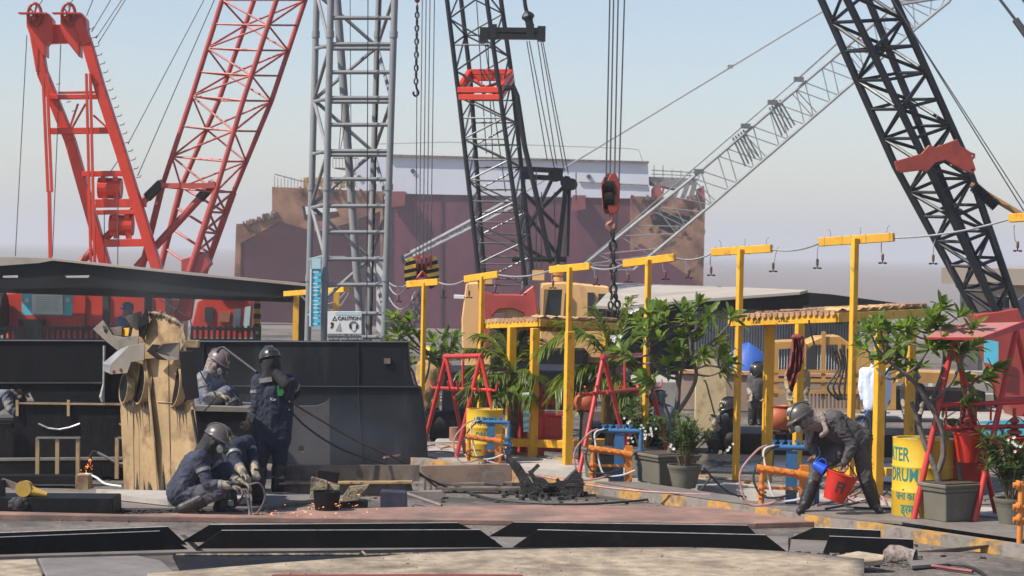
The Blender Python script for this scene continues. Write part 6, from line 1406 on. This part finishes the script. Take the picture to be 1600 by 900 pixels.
def person(label, D, J, look, mat, skin='skin', boots=True, gloves=True, helmet='helmet', mask=True, vox=.013, thick=1.0, hood=None, stripes=False, hair=False, curlL=35, curlR=35, lens=False):
    q = {k: P(v[0], v[1], D + (v[2] if len(v) > 2 else 0)) for k, v in J.items()}
    base = q['pelvis'].copy(); base.z = 0 if base.z < 1.4 else base.z - 1; base = V((q['pelvis'].x, q['pelvis'].y, min(v.z for v in q.values()) - .03))
    t = thing('person', label, 'person', base)
    T = thick * 1.06; caps = []                      # (a,b,ra,rb,slot) slot 0 cloth 1 skin 2 glove 3 boot
    look = look.normalized(); hd = q['head']; nk = q['neck']
    upv = (hd - nk).normalized() * .6 + Z * .4; upv = (upv - look * upv.dot(look)).normalized(); rt_ = look.cross(upv).normalized()
    MH = Matrix((rt_, look, upv)).transposed()            # local x right, y face, z up
    h = lambda x, y, z: hd + MH @ V((x, y, z))
    caps += [(h(0, -.015, .03), h(0, .02, .02), .098, .088, 1), (h(0, .035, -.04), h(0, .06, -.085), .062, .036, 1), (h(0, .095, .0), h(0, .112, -.028), .012, .017, 1), (h(-.03, .088, .028), h(.03, .088, .028), .014, .014, 1),
             (h(-.09, -.005, .01), h(-.093, -.01, -.03), .016, .012, 1), (h(.09, -.005, .01), h(.093, -.01, -.03), .016, .012, 1), (h(-.022, .082, -.062), h(.022, .082, -.062), .012, .012, 1), (h(0, -.02, -.04), nk, .058, .066, 1)]
    ch, pv = q['chest'], q['pelvis']
    sL, sR = q['shL'], q['shR']; hL, hR = q['hipL'], q['hipR']
    caps += [(nk, ch, .075 * T, .13 * T, 0), (ch, pv, .15 * T, .145 * T, 0), (sL, sR, .085 * T, .085 * T, 0), (sL.lerp(ch, .3), hL, .11 * T, .125 * T, 0), (sR.lerp(ch, .3), hR, .11 * T, .125 * T, 0), (hL, hR, .12 * T, .12 * T, 0)]
    for s in 'LR':
        k0 = len(caps)
        caps += [(q['sh' + s], q['el' + s], .078 * T, .058 * T, 0), (q['el' + s], q['wr' + s], .058 * T, .043 * T, 0), (q['hip' + s], q['kn' + s], .108 * T, .078 * T, 0)]
        if 'an' + s in q:
            caps.append((q['kn' + s], q['an' + s], .077 * T, .058 * T, 0))
            a, o = q['an' + s], q['to' + s]
            fd = (o - a); hl = a + V((0, 0, -.02)) - fd * .18
            caps += [(hl, o, .05, .042, 3), (a, a + (q['kn' + s] - a).normalized() * .24, .068 * T, .083 * T, 3), (a, a.lerp(o, .5), .055, .045, 3)]
        if 'ha' + s in q:
            wv = q['wr' + s]; fw = (wv - q['el' + s]).normalized(); tip = q['ha' + s]
            sc = 1.12 if gloves else 1.0
            nr = V((-.3, -.1, -.9)) if abs((tip - wv).normalized().z) < .7 else look * .8 + V((0, -.3, 0))
            caps += [(a, b, c, d, 2 if gloves else 1) for a, b, c, d in hand_caps(wv, tip, nr, sc * 1.05, curlL if s == 'L' else curlR, 1 if s == 'L' else -1)]
            caps.append((wv - fw * .05, wv + (tip - wv).normalized() * .02, .036, .03, 2 if gloves else 1))
            if gloves: caps.append((wv - fw * .1, wv, .054 * T, .045 * T, 2))
        caps[k0:] = [c + (s,) for c in caps[k0:]]
    caps = [c if len(c) == 6 else c + ('',) for c in caps]
    def part(slots, v):
        mb = MB()
        for a, b, ra, rb, sl, _ in caps:
            if sl in slots: mb.cap(a, b, ra, rb)
        return mb if mb.v else None
    inbody = {0, 1} | (set() if gloves else {2}) | (set() if boots else {3})
    def emitm(mb, v, name, mats, slotf=None, wr=0):
        me = remesh(mb, v); o = bpy.data.objects.new(name, me); COL.objects.link(o); o.parent = t; o['_o'] = tuple(base)
        if wr:
            nr_ = [0.0] * (3 * len(me.vertices)); me.vertices.foreach_get('normal', nr_)
            for i_, vv in enumerate(me.vertices):
                p = V(vv.co); n_ = noise.noise(V((p.x * 7, p.y * 7, p.z * 5))); f_ = 1 - abs(noise.noise(V((p.x * 11 + n_, p.y * 11, p.z * 17 + 2 * n_)))) * 2
                vv.co = p + V(nr_[3 * i_:3 * i_ + 3]) * (wr * (.9 * n_ + .75 * f_ ** 3 if f_ > 0 else wr * .9 * n_))
        for vv in me.vertices: vv.co = V(vv.co) - base
        me.materials.clear()
        for m_ in mats: me.materials.append(m_)
        for p in me.polygons:
            p.use_smooth = True
            if slotf: p.material_index = slotf(V(p.center) + base)
        return o
    sk = [c for c in caps if c[4] in inbody]
    def sf(p): return 1 if min(sk, key=lambda c: segd(p, c[0], c[1], c[2], c[3]))[4] in (1, 2) else 0
    body = emitm(part(inbody, 0), vox, 'body', [mat if not isinstance(mat, str) else M[mat], M[skin]], sf, .013 if vox < .015 else .003)
    for s in 'LR':
        for sl, on, vx, nm_, mm in ((2, gloves, min(vox, .0095), 'glove', 'glove'), (3, boots, .012, 'boot', 'boot')):
            mb = MB()
            for a, b, ra, rb, s2, side in caps:
                if s2 == sl and side == s: mb.cap(a, b, ra, rb)
            if on and mb.v: emitm(mb, vx, nm_, [M[mm]], None, .005)
    for sx in (-1, 1):
        MB().ell(h(sx * .032, .098, .012), .012, .008, .009, n=8, m=6).build('eye', M['ink'], t)
    if helmet:
        hm = M[helmet] if isinstance(helmet, str) else helmet; hb = MB(); n = 26; prof = []
        for j in range(9):
            ph = math.pi / 2 * j / 8; prof.append((math.cos(ph), math.sin(ph)))
        vs = []
        for c_, s_ in prof:
            for i in range(n):
                an = 6.283 * i / n; vs.append(h(c_ * math.cos(an) * .128, -.005 + c_ * math.sin(an) * .152, .035 + s_ * .135))
        fs = [[j * n + i, j * n + (i + 1) % n, (j + 1) * n + (i + 1) % n, (j + 1) * n + i] for j in range(8) for i in range(n)]
        hb.add(vs, fs)
        br = [h(math.cos(6.283 * i / n) * .137, -.005 + math.sin(6.283 * i / n) * (.162 + (.045 if math.sin(6.283 * i / n) > 0 else 0) * math.sin(6.283 * i / n)), .028 - .018 * max(0, math.sin(6.283 * i / n))) for i in range(n)]
        o0 = len(hb.v); hb.v += br; hb.f += [[i, (i + 1) % n, o0 + (i + 1) % n, o0 + i] for i in range(n)]; hb.mi += [0] * n
        ho = hb.build('helmet', hm, t, smooth=True); sd = ho.modifiers.new('s', 'SOLIDIFY'); sd.thickness = .006
        rd_ = MB()
        for xx in (-.035, 0, .035): rd_.path([h(xx, -.005 + math.cos(a) * .153, .035 + math.sin(a) * .138) for a in [k * .25 + .3 for k in range(11)]], .009, 6)
        rd_.build('helmet_rib', hm, ho, smooth=True)
        MB().plate([h(-.018, .148, .06), h(.018, .148, .06), h(.017, .137, .095), h(-.017, .137, .095)], look * .006).build('badge', M['boom_y'] if mask else M['white'], ho)
    if hair: MB().ell(h(0, -.02, .035), .108, .115, .1, MH).build('hair', M['darkcl'], t, smooth=True)
    if mask:
        mk = MB().ell(h(0, .1, -.05), .055, .05, .05, MH); mk.build('respirator', M['mask'], t, smooth=True)
        for sx in (-1, 1):
            e_ = h(sx * .062, .13, -.07); dd = (MH @ V((sx * .8, .6, -.2))).normalized(); f_ = MB().tube(e_ - dd * .03, e_ + dd * .018, .04, n=16).build('filter', M['mask'], t); MB().tube(e_ + dd * .018, e_ + dd * .026, .034, n=16).build('filter_ring', M['filt'], f_)
        gg = MB().ell(h(0, .093, .02), .075, .03, .03, MH); gg.build('goggles', M['glass'], t, smooth=True)
    if hood:
        hb = MB(); hb.cap(h(0, -.04, -.02), nk + V((0, 0, -.03)), .108, .118); hb.cap(nk + (sL - nk) * .3, nk + (sR - nk) * .3, .085, .085); hb.cap(h(-.07, .03, -.05), h(.07, .03, -.05), .045, .045)
        if isinstance(hood, tuple):
            for a, b, ra, rb in hood[1]: hb.cap(P(a[0], a[1], D + a[2]), P(b[0], b[1], D + b[2]), ra, rb)
        emitm(hb, .013, 'neck_cloth', [M[hood if isinstance(hood, str) else hood[0]]], None, .006)
    if stripes:
        for a, b, ra, rb, f in [(q['el' + s], q['wr' + s], .058 * T, .043 * T, .55) for s in 'LR'] + [(q['kn' + s], q['an' + s], .077 * T, .058 * T, .55) for s in 'LR' if 'an' + s in q] + [(q['sh' + s], q['el' + s], .078 * T, .058 * T, .45) for s in 'LR']:
            d = (b - a).normalized(); c = a.lerp(b, f); r = (ra + (rb - ra) * f) * 1.14; MB().tube(c - d * .02, c + d * .02, r, n=20).build('reflective_band', M['reflect'], t, smooth=True)
    return t, q
# crouching cutter, front left
D = dg(310, 808)
A, qa = person('crouching person in faded navy coverall, helmet and respirator, cutting the plate at left', D, dict(head=(338, 686, 0), neck=(320, 704, 0), chest=(305, 728, .02), pelvis=(281, 768, .05),
    shL=(312, 716, -.17), shR=(328, 716, .17), elL=(325, 757, -.24), wrL=(360, 759, -.25), haL=(386, 766, -.22), elR=(350, 742, .12), wrR=(376, 752, .0), haR=(396, 762, -.05),
    hipL=(279, 772, -.08), hipR=(286, 770, .14), knL=(345, 768, -.22), anL=(285, 795, -.16), toL=(312, 805, -.2), knR=(353, 733, .15), anR=(345, 792, .12), toR=(376, 804, .05)),
    V((.85, -.42, -.38)), 'navyl', stripes=True, lens=True, hood='darkcl', vox=.011)
# helper behind
person('crouching person in navy coverall half hidden behind the front cutter, reaching in with gloves', D + .75, dict(head=(348, 684, .75), neck=(356, 692, .6), chest=(368, 708, .3), pelvis=(380, 745, .25),
    shL=(364, 700, -.0), shR=(386, 692, .35), elL=(368, 722, -.15), wrL=(380, 738, -.35), haL=(392, 752, -.45), elR=(396, 720, .2), wrR=(398, 735, -.1), haR=(402, 750, -.3),
    hipL=(375, 750, .1), hipR=(386, 750, .4), knL=(352, 742, -.1), anL=(362, 790, .0), toL=(352, 797, -.1), knR=(402, 748, .1), anR=(405, 790, .3), toR=(412, 797, .2)),
    V((.1, -.7, -.7)), 'navy', stripes=True, hood='darkcl', helmet='helmbl')
# torch for front cutter
t = thing('cutting_torch', 'cutting torch with looping hose held down to the plate by the crouching cutter', 'torch', P(392, 810, D - .1))
MB().path(spl([P(380, 764, D - .26), P(386, 780, D - .22), P(389, 795, D - .2), P(390, 808, D - .2)]), .011, 6).build('lance', M['edge'], t)
MB().path(spl([P(384, 764, D - .24), P(391, 780, D - .2), P(394, 808, D - .18)]), .009, 6).build('lance', M['edge'], t)
MB().path(spl([P(388, 758, D - .2), P(405, 755, D - .15), P(414, 772, D - .1), P(410, 790, D - .05), P(398, 806, D)]), .011, 6).build('hose', M['greypl'], t)
MB().path(spl([P(382, 766, D - .1), P(370, 790, D + .1), P(340, 800, D + .1)]), .01, 6).build('hose', M['hosered'], t)
# standing welder seen from behind
D = dg(418, 772)
S, qs = person('standing person in dark navy coverall and black helmet seen from behind', D, dict(head=(422, 563, 0), neck=(426, 584, 0), chest=(428, 615, 0), pelvis=(424, 685, 0),
    shL=(404, 596, 0), shR=(453, 597, .02), elL=(400, 634, -.06), wrL=(390, 658, -.05), haL=(380, 675, .02), elR=(462, 612, .22), wrR=(448, 630, .42), haR=(436, 640, .5),
    hipL=(413, 688, 0), hipR=(437, 686, 0), knL=(407, 722, .0), anL=(404, 766, 0), toL=(394, 773, .12), knR=(437, 722, .05), anR=(433, 762, .05), toR=(440, 770, .2)),
    V((-.35, .9, -.25)), 'navy', stripes=True, mask=False, hood=('darkcl', [((430, 580, -.06), (446, 600, -.13), .07, .07), ((444, 595, -.12), (447, 622, -.13), .06, .03)]), helmet='helmbl', vox=.011, thick=1.05)
b_ = MB().plate([P(405, 592, D - .125), P(424, 589, D - .165), P(425, 596, D - .165), P(405, 599, D - .125)], Y * .05); b_.build('reflective_band', M['reflect'], S)
c = MB().plate([P(433, 603, D - .185), P(436, 602, D - .185), P(436, 610, D - .185), P(441, 607, D - .185), P(444, 613, D - .185), P(440, 619, D - .185), P(434, 618, D - .185)], Y * .03); c.build('green_print', M['logogreen'], S)
text('Kar', M['white'], S, P(427, 624, D - .185), X, Z, .05, name='back_lettering')
t = thing('cutting_lance', 'long dark cutting lance with a bent tip held by the standing welder', 'torch', P(400, 583, D + .1))
MB().path([P(349, 543, D + .5), P(343, 544, D + .5), P(339, 551, D + .5)][::-1] + [P(400, 581, D + .2), P(436, 640, D + .48)], .02, 7).build('lance_tube', M['rubber'], t, smooth=True)
# pale seated welder behind
D = 29.9
person('person in pale dusty blue overalls and respirator sitting on the scrap block', D, dict(head=(340, 566, 0), neck=(331, 581, 0), chest=(325, 600, 0), pelvis=(322, 630, .05), shL=(318, 590, -.16), shR=(338, 590, .16), elL=(322, 618, -.22), wrL=(345, 618, -.2), haL=(362, 622, -.2), elR=(348, 612, .1), wrR=(362, 618, .0), haR=(372, 624, 0),
    hipL=(320, 633, -.1), hipR=(328, 633, .1), knL=(352, 613, -.14), anL=(368, 640, -.2), toL=(384, 648, -.22), knR=(358, 612, .12), anR=(374, 640, .05), toR=(390, 648, 0)), V((.75, -.4, -.45)), 'pale', hood='scarf', helmet=pm('pale_helmet', (.13, .10, .10), .4), stripes=True)
# person behind the opening at far left
person('person in pale overalls bending behind the rounded opening at far left', 32.6, dict(head=(30, 608, 0), neck=(20, 616, 0), chest=(2, 622, 0), pelvis=(-30, 640, .1), shL=(8, 616, -.15), shR=(12, 615, .15), elL=(18, 640, -.2), wrL=(34, 648, -.2), haL=(44, 652, -.2), elR=(30, 640, .1), wrR=(40, 648, 0), haR=(48, 650, 0), hipL=(-32, 645, -.1), hipR=(-28, 645, .1), knL=(-10, 665, -.1), knR=(-5, 665, .1)), V((.7, -.3, -.6)), 'pale', boots=False)
# hidden person with torch behind slab
D = 28.5
person('person crouching out of sight behind the cream hull piece, only the gloved torch hand showing', D, dict(head=(232, 690, .2), neck=(230, 705, .2), chest=(236, 725, .2), pelvis=(250, 755, .3), shL=(222, 715, .0), shR=(245, 715, .3), elL=(210, 735, -.1), wrL=(200, 726, -.1), haL=(186, 724, -.1), elR=(236, 740, .2), wrR=(222, 740, .1), haR=(212, 738, .1), hipL=(245, 758, .2), hipR=(255, 758, .4), knL=(222, 752, .1), anL=(230, 772, .3), toL=(222, 776, .2), knR=(235, 752, .4), anR=(240, 772, .5), toR=(235, 776, .5)), V((-.8, -.3, -.5)), 'navy', hood='darkcl')
t = thing('cutting_torch', 'pale cutting torch spraying orange sparks left of the cream hull piece', 'torch', P(160, 720, D - .2))
MB().tube(P(188, 726, D - .12), P(152, 707, D - .2), .017, n=8).build('lance', M['edge'], t); MB().path([P(152, 707, D - .2), P(146, 705, D - .2), P(143, 709, D - .2), P(141, 717, D - .2)], .017, 7).build('nozzle', M['rubber'], t)
MB().path(spl([P(134, 740, 27.8), P(150, 746, 27.7), P(165, 756, 27.6), P(190, 760, 27.5)]), .015, 6).build('hose', M['hosewhite'], t)
# bending man with the red bucket
D = dg(1300, 801, .13)
L_, ql = person('bending person in grey work clothes, helmet and respirator holding a red bucket', D, dict(head=(1252, 653, -.05), neck=(1278, 654, 0), chest=(1300, 662, 0), pelvis=(1342, 686, .05),
    shL=(1306, 655, -.19), shR=(1284, 664, .17), elL=(1332, 696, -.24), wrL=(1320, 722, -.2), haL=(1316, 742, -.18), elR=(1268, 692, .12), wrR=(1273, 708, .0), haR=(1270, 722, -.08),
    hipL=(1343, 690, -.1), hipR=(1334, 690, .12), knL=(1352, 742, -.14), anL=(1366, 786, -.1), toL=(1375, 799, -.18), knR=(1278, 732, .05), anR=(1258, 787, .0), toR=(1249, 799, -.12)),
    V((-.80, -.38, -.46)), 'greycl', gloves=False, vox=.0095, hood=('scarf', [((1284, 648, -.14), (1292, 674, -.24), .035, .03), ((1292, 674, -.24), (1284, 680, -.24), .03, .03), ((1268, 662, .02), (1262, 696, .05), .05, .04)]), thick=1.0, curlL=60, curlR=50)
# bucket
c = P(1302, 782, D - .22); rot = Matrix.Rotation(R(18), 3, 'Y'); k = D / F
bu = thing('fire_bucket', 'tilted red bucket lettered FI held by the bending man', 'bucket', c); r, h_ = 24.5 * k, 44 * k
MB().lathe(c, [(r * .66, 0), (r * .98, h_ * .95), (r * 1.04, h_ * .96), (r * 1.04, h_), (r * .95, h_), (r * .64, .012)], 28, rot, cap=False).build('pail', M['redpl'], bu, smooth=True)
MB().lathe(c, [(r * .64, .004), (r * .64, .012)], 24, rot).build('bottom', M['redpl'], bu)
MB().path(spl([c + rot @ V((-r, 0, h_)), P(1301, 730, D - .22), P(1314, 727, D - .2), P(1326, 727, D - .22), c + rot @ V((r, 0, h_))]), .008, 6).build('handle', M['rubber'], bu)
def bb(cc, z0=h_ * .5):
    z = z0 + cc.y; rr = r * (.66 + .32 * z / h_) + .003 + cc.z; return c + rot @ V((rr * math.sin(cc.x / r), -rr * math.cos(cc.x / r), z))
text('FI', M['ink'], bu, None, X, Z, 25 * k, bend=bb, thick=.003)
# blue jug
c = P(1272, 725, D - .14); rot = V((.75, -.35, -.42)).to_track_quat('Z', 'Y').to_matrix()
ju = thing('measuring_jug', 'bright blue plastic jug in the right hand of the bending man', 'jug', c)
MB().lathe(c, [(.045, 0), (.052, .03), (.062, .14), (.068, .145), (.066, .15), (.058, .14), (.043, .01)], 22, rot, cap=False).build('cup', M['bluepl'], ju, smooth=True); MB().lathe(c, [(.044, .004), (.044, .012)], 18, rot).build('bottom', M['bluepl'], ju)
MB().path(spl([c + rot @ V((0, .06, .13)), c + rot @ V((0, .1, .1)), c + rot @ V((0, .1, .05)), c + rot @ V((0, .05, .02))]), .008, 6).build('handle', M['bluepl'], ju)
# background people
d = dep(G(1360, 678))
person('person in a white shirt and dark jeans standing beyond the shelter', d, dict(head=(1366, 560, 0), neck=(1367, 573, 0), chest=(1368, 595, 0), pelvis=(1368, 630, 0), shL=(1350, 582, 0), shR=(1384, 582, 0), elL=(1346, 604, 0), wrL=(1348, 622, 0), haL=(1350, 634, 0), elR=(1388, 604, 0), wrR=(1388, 622, 0), haR=(1386, 634, 0), hipL=(1361, 634, 0), hipR=(1375, 634, 0), knL=(1360, 655, 0), knR=(1376, 655, 0)), V((-.2, 1, -.2)), 'shirt', gloves=False, boots=False, helmet=None, mask=False, hair=True, vox=.016)
p_ = [o for o in COL.objects if o.get('label', '').startswith('person in a white shirt')][0]
tr = MB()
for a, b in (((1361, 632), (1359, 676)), ((1375, 632), (1376, 676))): tr.cap(P(*a, d), P(*b, d), .115, .085)
tr.cap(P(1360, 630, d), P(1376, 630, d), .12, .12)
me = remesh(tr, .016); o = bpy.data.objects.new('trousers', me); COL.objects.link(o); o.parent = p_
for v in me.vertices: v.co = V(v.co) - V(p_.location)
me.materials.clear(); me.materials.append(M['jeans'])
sh = MB()
for x in (1357, 1376): sh.cap(P(x, 677, d), P(x - 1, 680, d - .18), .05, .04)
sh.build('shoe', M['boot'], p_, smooth=True)
def standing(label, x, ytop, ybot, mat, look, helmet, mask=False, hood=None, d=None, lean=0, w=1.0, vox=.016, stripes=False):
    d = d or dep(G(x, ybot)); H = ybot - ytop; f = lambda dx, fy, o=0: (x + dx * H * w + lean * H * (1 - fy), ytop + fy * H, o)
    return person(label, d, dict(head=f(0, .09), neck=f(0, .17), chest=f(0, .29), pelvis=f(0, .5), shL=f(-.11, .21), shR=f(.11, .21), elL=f(-.14, .35), wrL=f(-.12, .47, -.1), haL=f(-.11, .54, -.12), elR=f(.14, .35), wrR=f(.12, .47, -.1), haR=f(.11, .54, -.12), hipL=f(-.05, .52), hipR=f(.05, .52), knL=f(-.055, .74), knR=f(.055, .74), anL=f(-.06, .95), toL=f(-.07, .985, -.14), anR=f(.06, .95), toR=f(.07, .985, -.14)), look, mat, helmet=helmet, mask=mask, hood=hood, vox=vox, stripes=stripes)
standing('person in khaki fire suit and yellow helmet standing behind the checked cloth', 1246, 562, 672, 'khaki', V((.1, -1, -.1)), 'yellowhat', stripes=True)
standing('person in dark clothes bending forward beside the blue tarpaulin', 1180, 572, 664, 'greycl', V((-.6, -.3, -.7)), 'helmbl', lean=.07)
standing('person in black clothes behind the last post of the large shelter', 1426, 585, 690, 'darkcl', V((-.6, -.6, -.3)), 'helmbl')
standing('person in cream jacket and yellow helmet behind the bushy tree', 672, 546, 668, 'khaki', V((.5, -.8, -.2)), 'yellowhat')
standing('masked person in a brown hat standing behind the right A frame', 971, 578, 712, 'darkcl', V((0, -1, -.1)), 'scarf', d=33.5, mask=True)
person('person with a blue cap standing before the red crane body', 52, dict(head=(199, 484, 0), neck=(198, 493, 0), chest=(197, 505, 0), pelvis=(197, 540, 0), shL=(188, 500, 0), shR=(206, 500, 0), elL=(184, 515, 0), wrL=(188, 528, -.1), elR=(209, 515, 0), wrR=(206, 528, -.1), hipL=(193, 542, 0), hipR=(201, 542, 0), knL=(193, 570, 0), knR=(201, 570, 0), anL=(193, 598, 0), toL=(192, 604, -.1), anR=(201, 598, 0), toR=(203, 604, -.1)), V((-.6, -.7, 0)), pm('blue_overall', (.05, .07, .18), .8), helmet='bluehat', mask=False, hood='pale', vox=.02)
d = dg(1125, 710)
person('crouching person with a long torch in front of the cream cut plate', d, dict(head=(1139, 638, 0), neck=(1138, 650, 0), chest=(1136, 664, 0), pelvis=(1128, 688, .05), shL=(1128, 656, -.12), shR=(1146, 657, .12), elL=(1124, 675, -.2), wrL=(1116, 662, -.25), haL=(1116, 650, -.25), elR=(1142, 678, .0), wrR=(1128, 668, -.15), haR=(1120, 664, -.2), hipL=(1124, 690, -.08), hipR=(1136, 690, .1), knL=(1108, 680, -.25), anL=(1116, 704, -.15), toL=(1108, 709, -.25), knR=(1142, 684, -.25), anR=(1138, 704, -.1), toR=(1134, 709, -.25)), V((-.7, -.5, -.2)), 'darkcl', helmet='helmbl', hood='darkcl', vox=.016)
t = thing('cutting_torch', 'long thin torch pointing up at the cream cut plate', 'torch', P(1117, 640, d - .25)); MB().path([P(1099, 596, d - .1), P(1101, 594, d - .1), P(1104, 600, d - .12), P(1114, 638, d - .25), P(1118, 652, d - .27)], .014, 6).build('lance', M['rubber'], t)
person('grey clothed person crouching with bent back right of the masked person', 34, dict(head=(1030, 628, 0), neck=(1034, 638, 0), chest=(1040, 648, 0), pelvis=(1046, 668, .1), shL=(1030, 645, -.12), shR=(1046, 644, .12), elL=(1026, 660, -.2), wrL=(1020, 670, -.25), elR=(1044, 662, .0), wrR=(1030, 672, -.1), hipL=(1042, 672, -.1), hipR=(1050, 672, .1), knL=(1024, 668, -.2), anL=(1034, 690, -.1), toL=(1026, 694, -.2), knR=(1032, 668, .1), anR=(1042, 690, .1), toR=(1036, 694, 0)), V((-.8, -.3, -.5)), 'pale', helmet='helmbl', mask=False, vox=.016)
# wheel trolley hints beside white shirt
d = dep(G(1345, 682)); t = thing('hand_trolley', 'small wheeled hose trolley with a blue handle left of the white shirted person', 'trolley', G(1345, 682))
MB().path([P(1345, 662, d) + V((math.cos(k * .3927) * .12, 0, math.sin(k * .3927) * .12)) for k in range(16)], .022, 6, closed=True).build('wheel', M['rubber'], t); MB().tube(P(1345, 662, d), P(1357, 640, d), .014).build('handle', M['blue'], t)
# ================================================================== sparks
def sparks(label, em, n, fn, r):
    s = MB()
    for _ in range(n):
        p, v = fn(); s.tube(p, p + v, random.uniform(.4, 1) * r, n=4)
    tag(s.build('sparks', em), label, 'sparks', None, 'stuff')
D = dg(400, 808)
def f1():
    k = random.random() ** 1.6; x = 400 + 190 * k + random.gauss(0, 8); y = 811 - abs(random.gauss(0, 4 + 13 * min(1, k * 2.2))) ; return P(x, y, D + random.uniform(-.5, .4)), V((random.uniform(-.012, .03), 0, random.uniform(-.012, .012)))
sparks('spray of orange sparks skimming over the rust plate in the middle', M['spark'], 120, f1, .0018)
def f2():
    k = random.random(); return P(141 - k * 6 + random.gauss(0, 1 + 6 * k), 716 + 24 * k + random.gauss(0, 2), 28.3 + random.uniform(-.1, .1)), V((random.uniform(-.01, .01), 0, random.uniform(-.03, -.005)))
sparks('small shower of orange sparks under the torch tip at left', M['ember'], 26, f2, .002)
# ================================================================== smoke and haze
def smoke(label, c, sz, dens, seed, scale=1.2, col=(.75, .78, .86)):
    mt = bpy.data.materials.new('smoke'); mt.use_nodes = True; t_ = mt.node_tree; N, L2 = t_.nodes, t_.links
    N.remove(N['Principled BSDF']); vol = N.new('ShaderNodeVolumePrincipled'); vol.inputs['Color'].default_value = (*col, 1); vol.inputs['Anisotropy'].default_value = .2
    tc = N.new('ShaderNodeTexCoord'); n = N.new('ShaderNodeTexNoise'); n.inputs['Scale'].default_value = scale; n.inputs['Detail'].default_value = 4
    mp = N.new('ShaderNodeMapping'); mp.inputs['Location'].default_value = (seed, seed * 2, 0); L2.new(tc.outputs['Object'], mp.inputs[0]); L2.new(mp.outputs[0], n.inputs[0])
    ln = N.new('ShaderNodeVectorMath'); ln.operation = 'MULTIPLY'; L2.new(tc.outputs['Object'], ln.inputs[0]); ln.inputs[1].default_value = (1 / (sz[0] / 2), 1 / (sz[1] / 2), 1 / (sz[2] / 2))
    l2 = N.new('ShaderNodeVectorMath'); l2.operation = 'LENGTH'; L2.new(ln.outputs[0], l2.inputs[0])
    fall = N.new('ShaderNodeMapRange'); L2.new(l2.outputs['Value'], fall.inputs[0]); fall.inputs[1].default_value = .15; fall.inputs[2].default_value = 1; fall.inputs[3].default_value = 1; fall.inputs[4].default_value = 0
    nr = N.new('ShaderNodeMapRange'); L2.new(n.outputs['Fac'], nr.inputs[0]); nr.inputs[1].default_value = .38; nr.inputs[2].default_value = .68; nr.inputs[3].default_value = 0; nr.inputs[4].default_value = dens
    mu = N.new('ShaderNodeMath'); mu.operation = 'MULTIPLY'; L2.new(nr.outputs[0], mu.inputs[0]); L2.new(fall.outputs[0], mu.inputs[1]); L2.new(mu.outputs[0], vol.inputs['Density'])
    L2.new(vol.outputs[0], N['Material Output'].inputs['Volume'])
    o = MB().ell(c, sz[0] / 2, sz[1] / 2, sz[2] / 2, n=20, m=12).build('smoke', mt, origin=c); tag(o, label, 'smoke', None, 'stuff')
smoke('thin blue smoke drifting up over the sparks and the dark wall', P(560, 700, 29.5), (4.2, 1.6, 1.8), .19, 3, 1.1, (.62, .70, .88))
smoke('thin smoke around the crouching cutter and slab', P(360, 640, 31), (2.6, 1.2, 2.2), .1, 8, 1.1)
smoke('bluish smoke veil between the cranes and the ship', P(760, 410, 85), (22, 10, 13), .018, 5, .16, (.62, .62, .80))
smoke('smoke veil in front of the red crane and left shed', P(330, 500, 44), (9, 3, 3.4), .06, 6, .45)
hz = bpy.data.materials.new('haze'); hz.use_nodes = True; N = hz.node_tree.nodes; N.remove(N['Principled BSDF']); v = N.new('ShaderNodeVolumePrincipled'); v.inputs['Color'].default_value = (.70, .72, .755, 1); v.inputs['Density'].default_value = .00065; v.inputs['Anisotropy'].default_value = .1
hz.node_tree.links.new(v.outputs[0], N['Material Output'].inputs['Volume'])
MB().box(V((0, 15090, 20)), (18200, 30200, 52)).build('haze', hz)['kind'] = 'stuff'
for o in COL.objects:
    if '_o' in o: del o['_o']
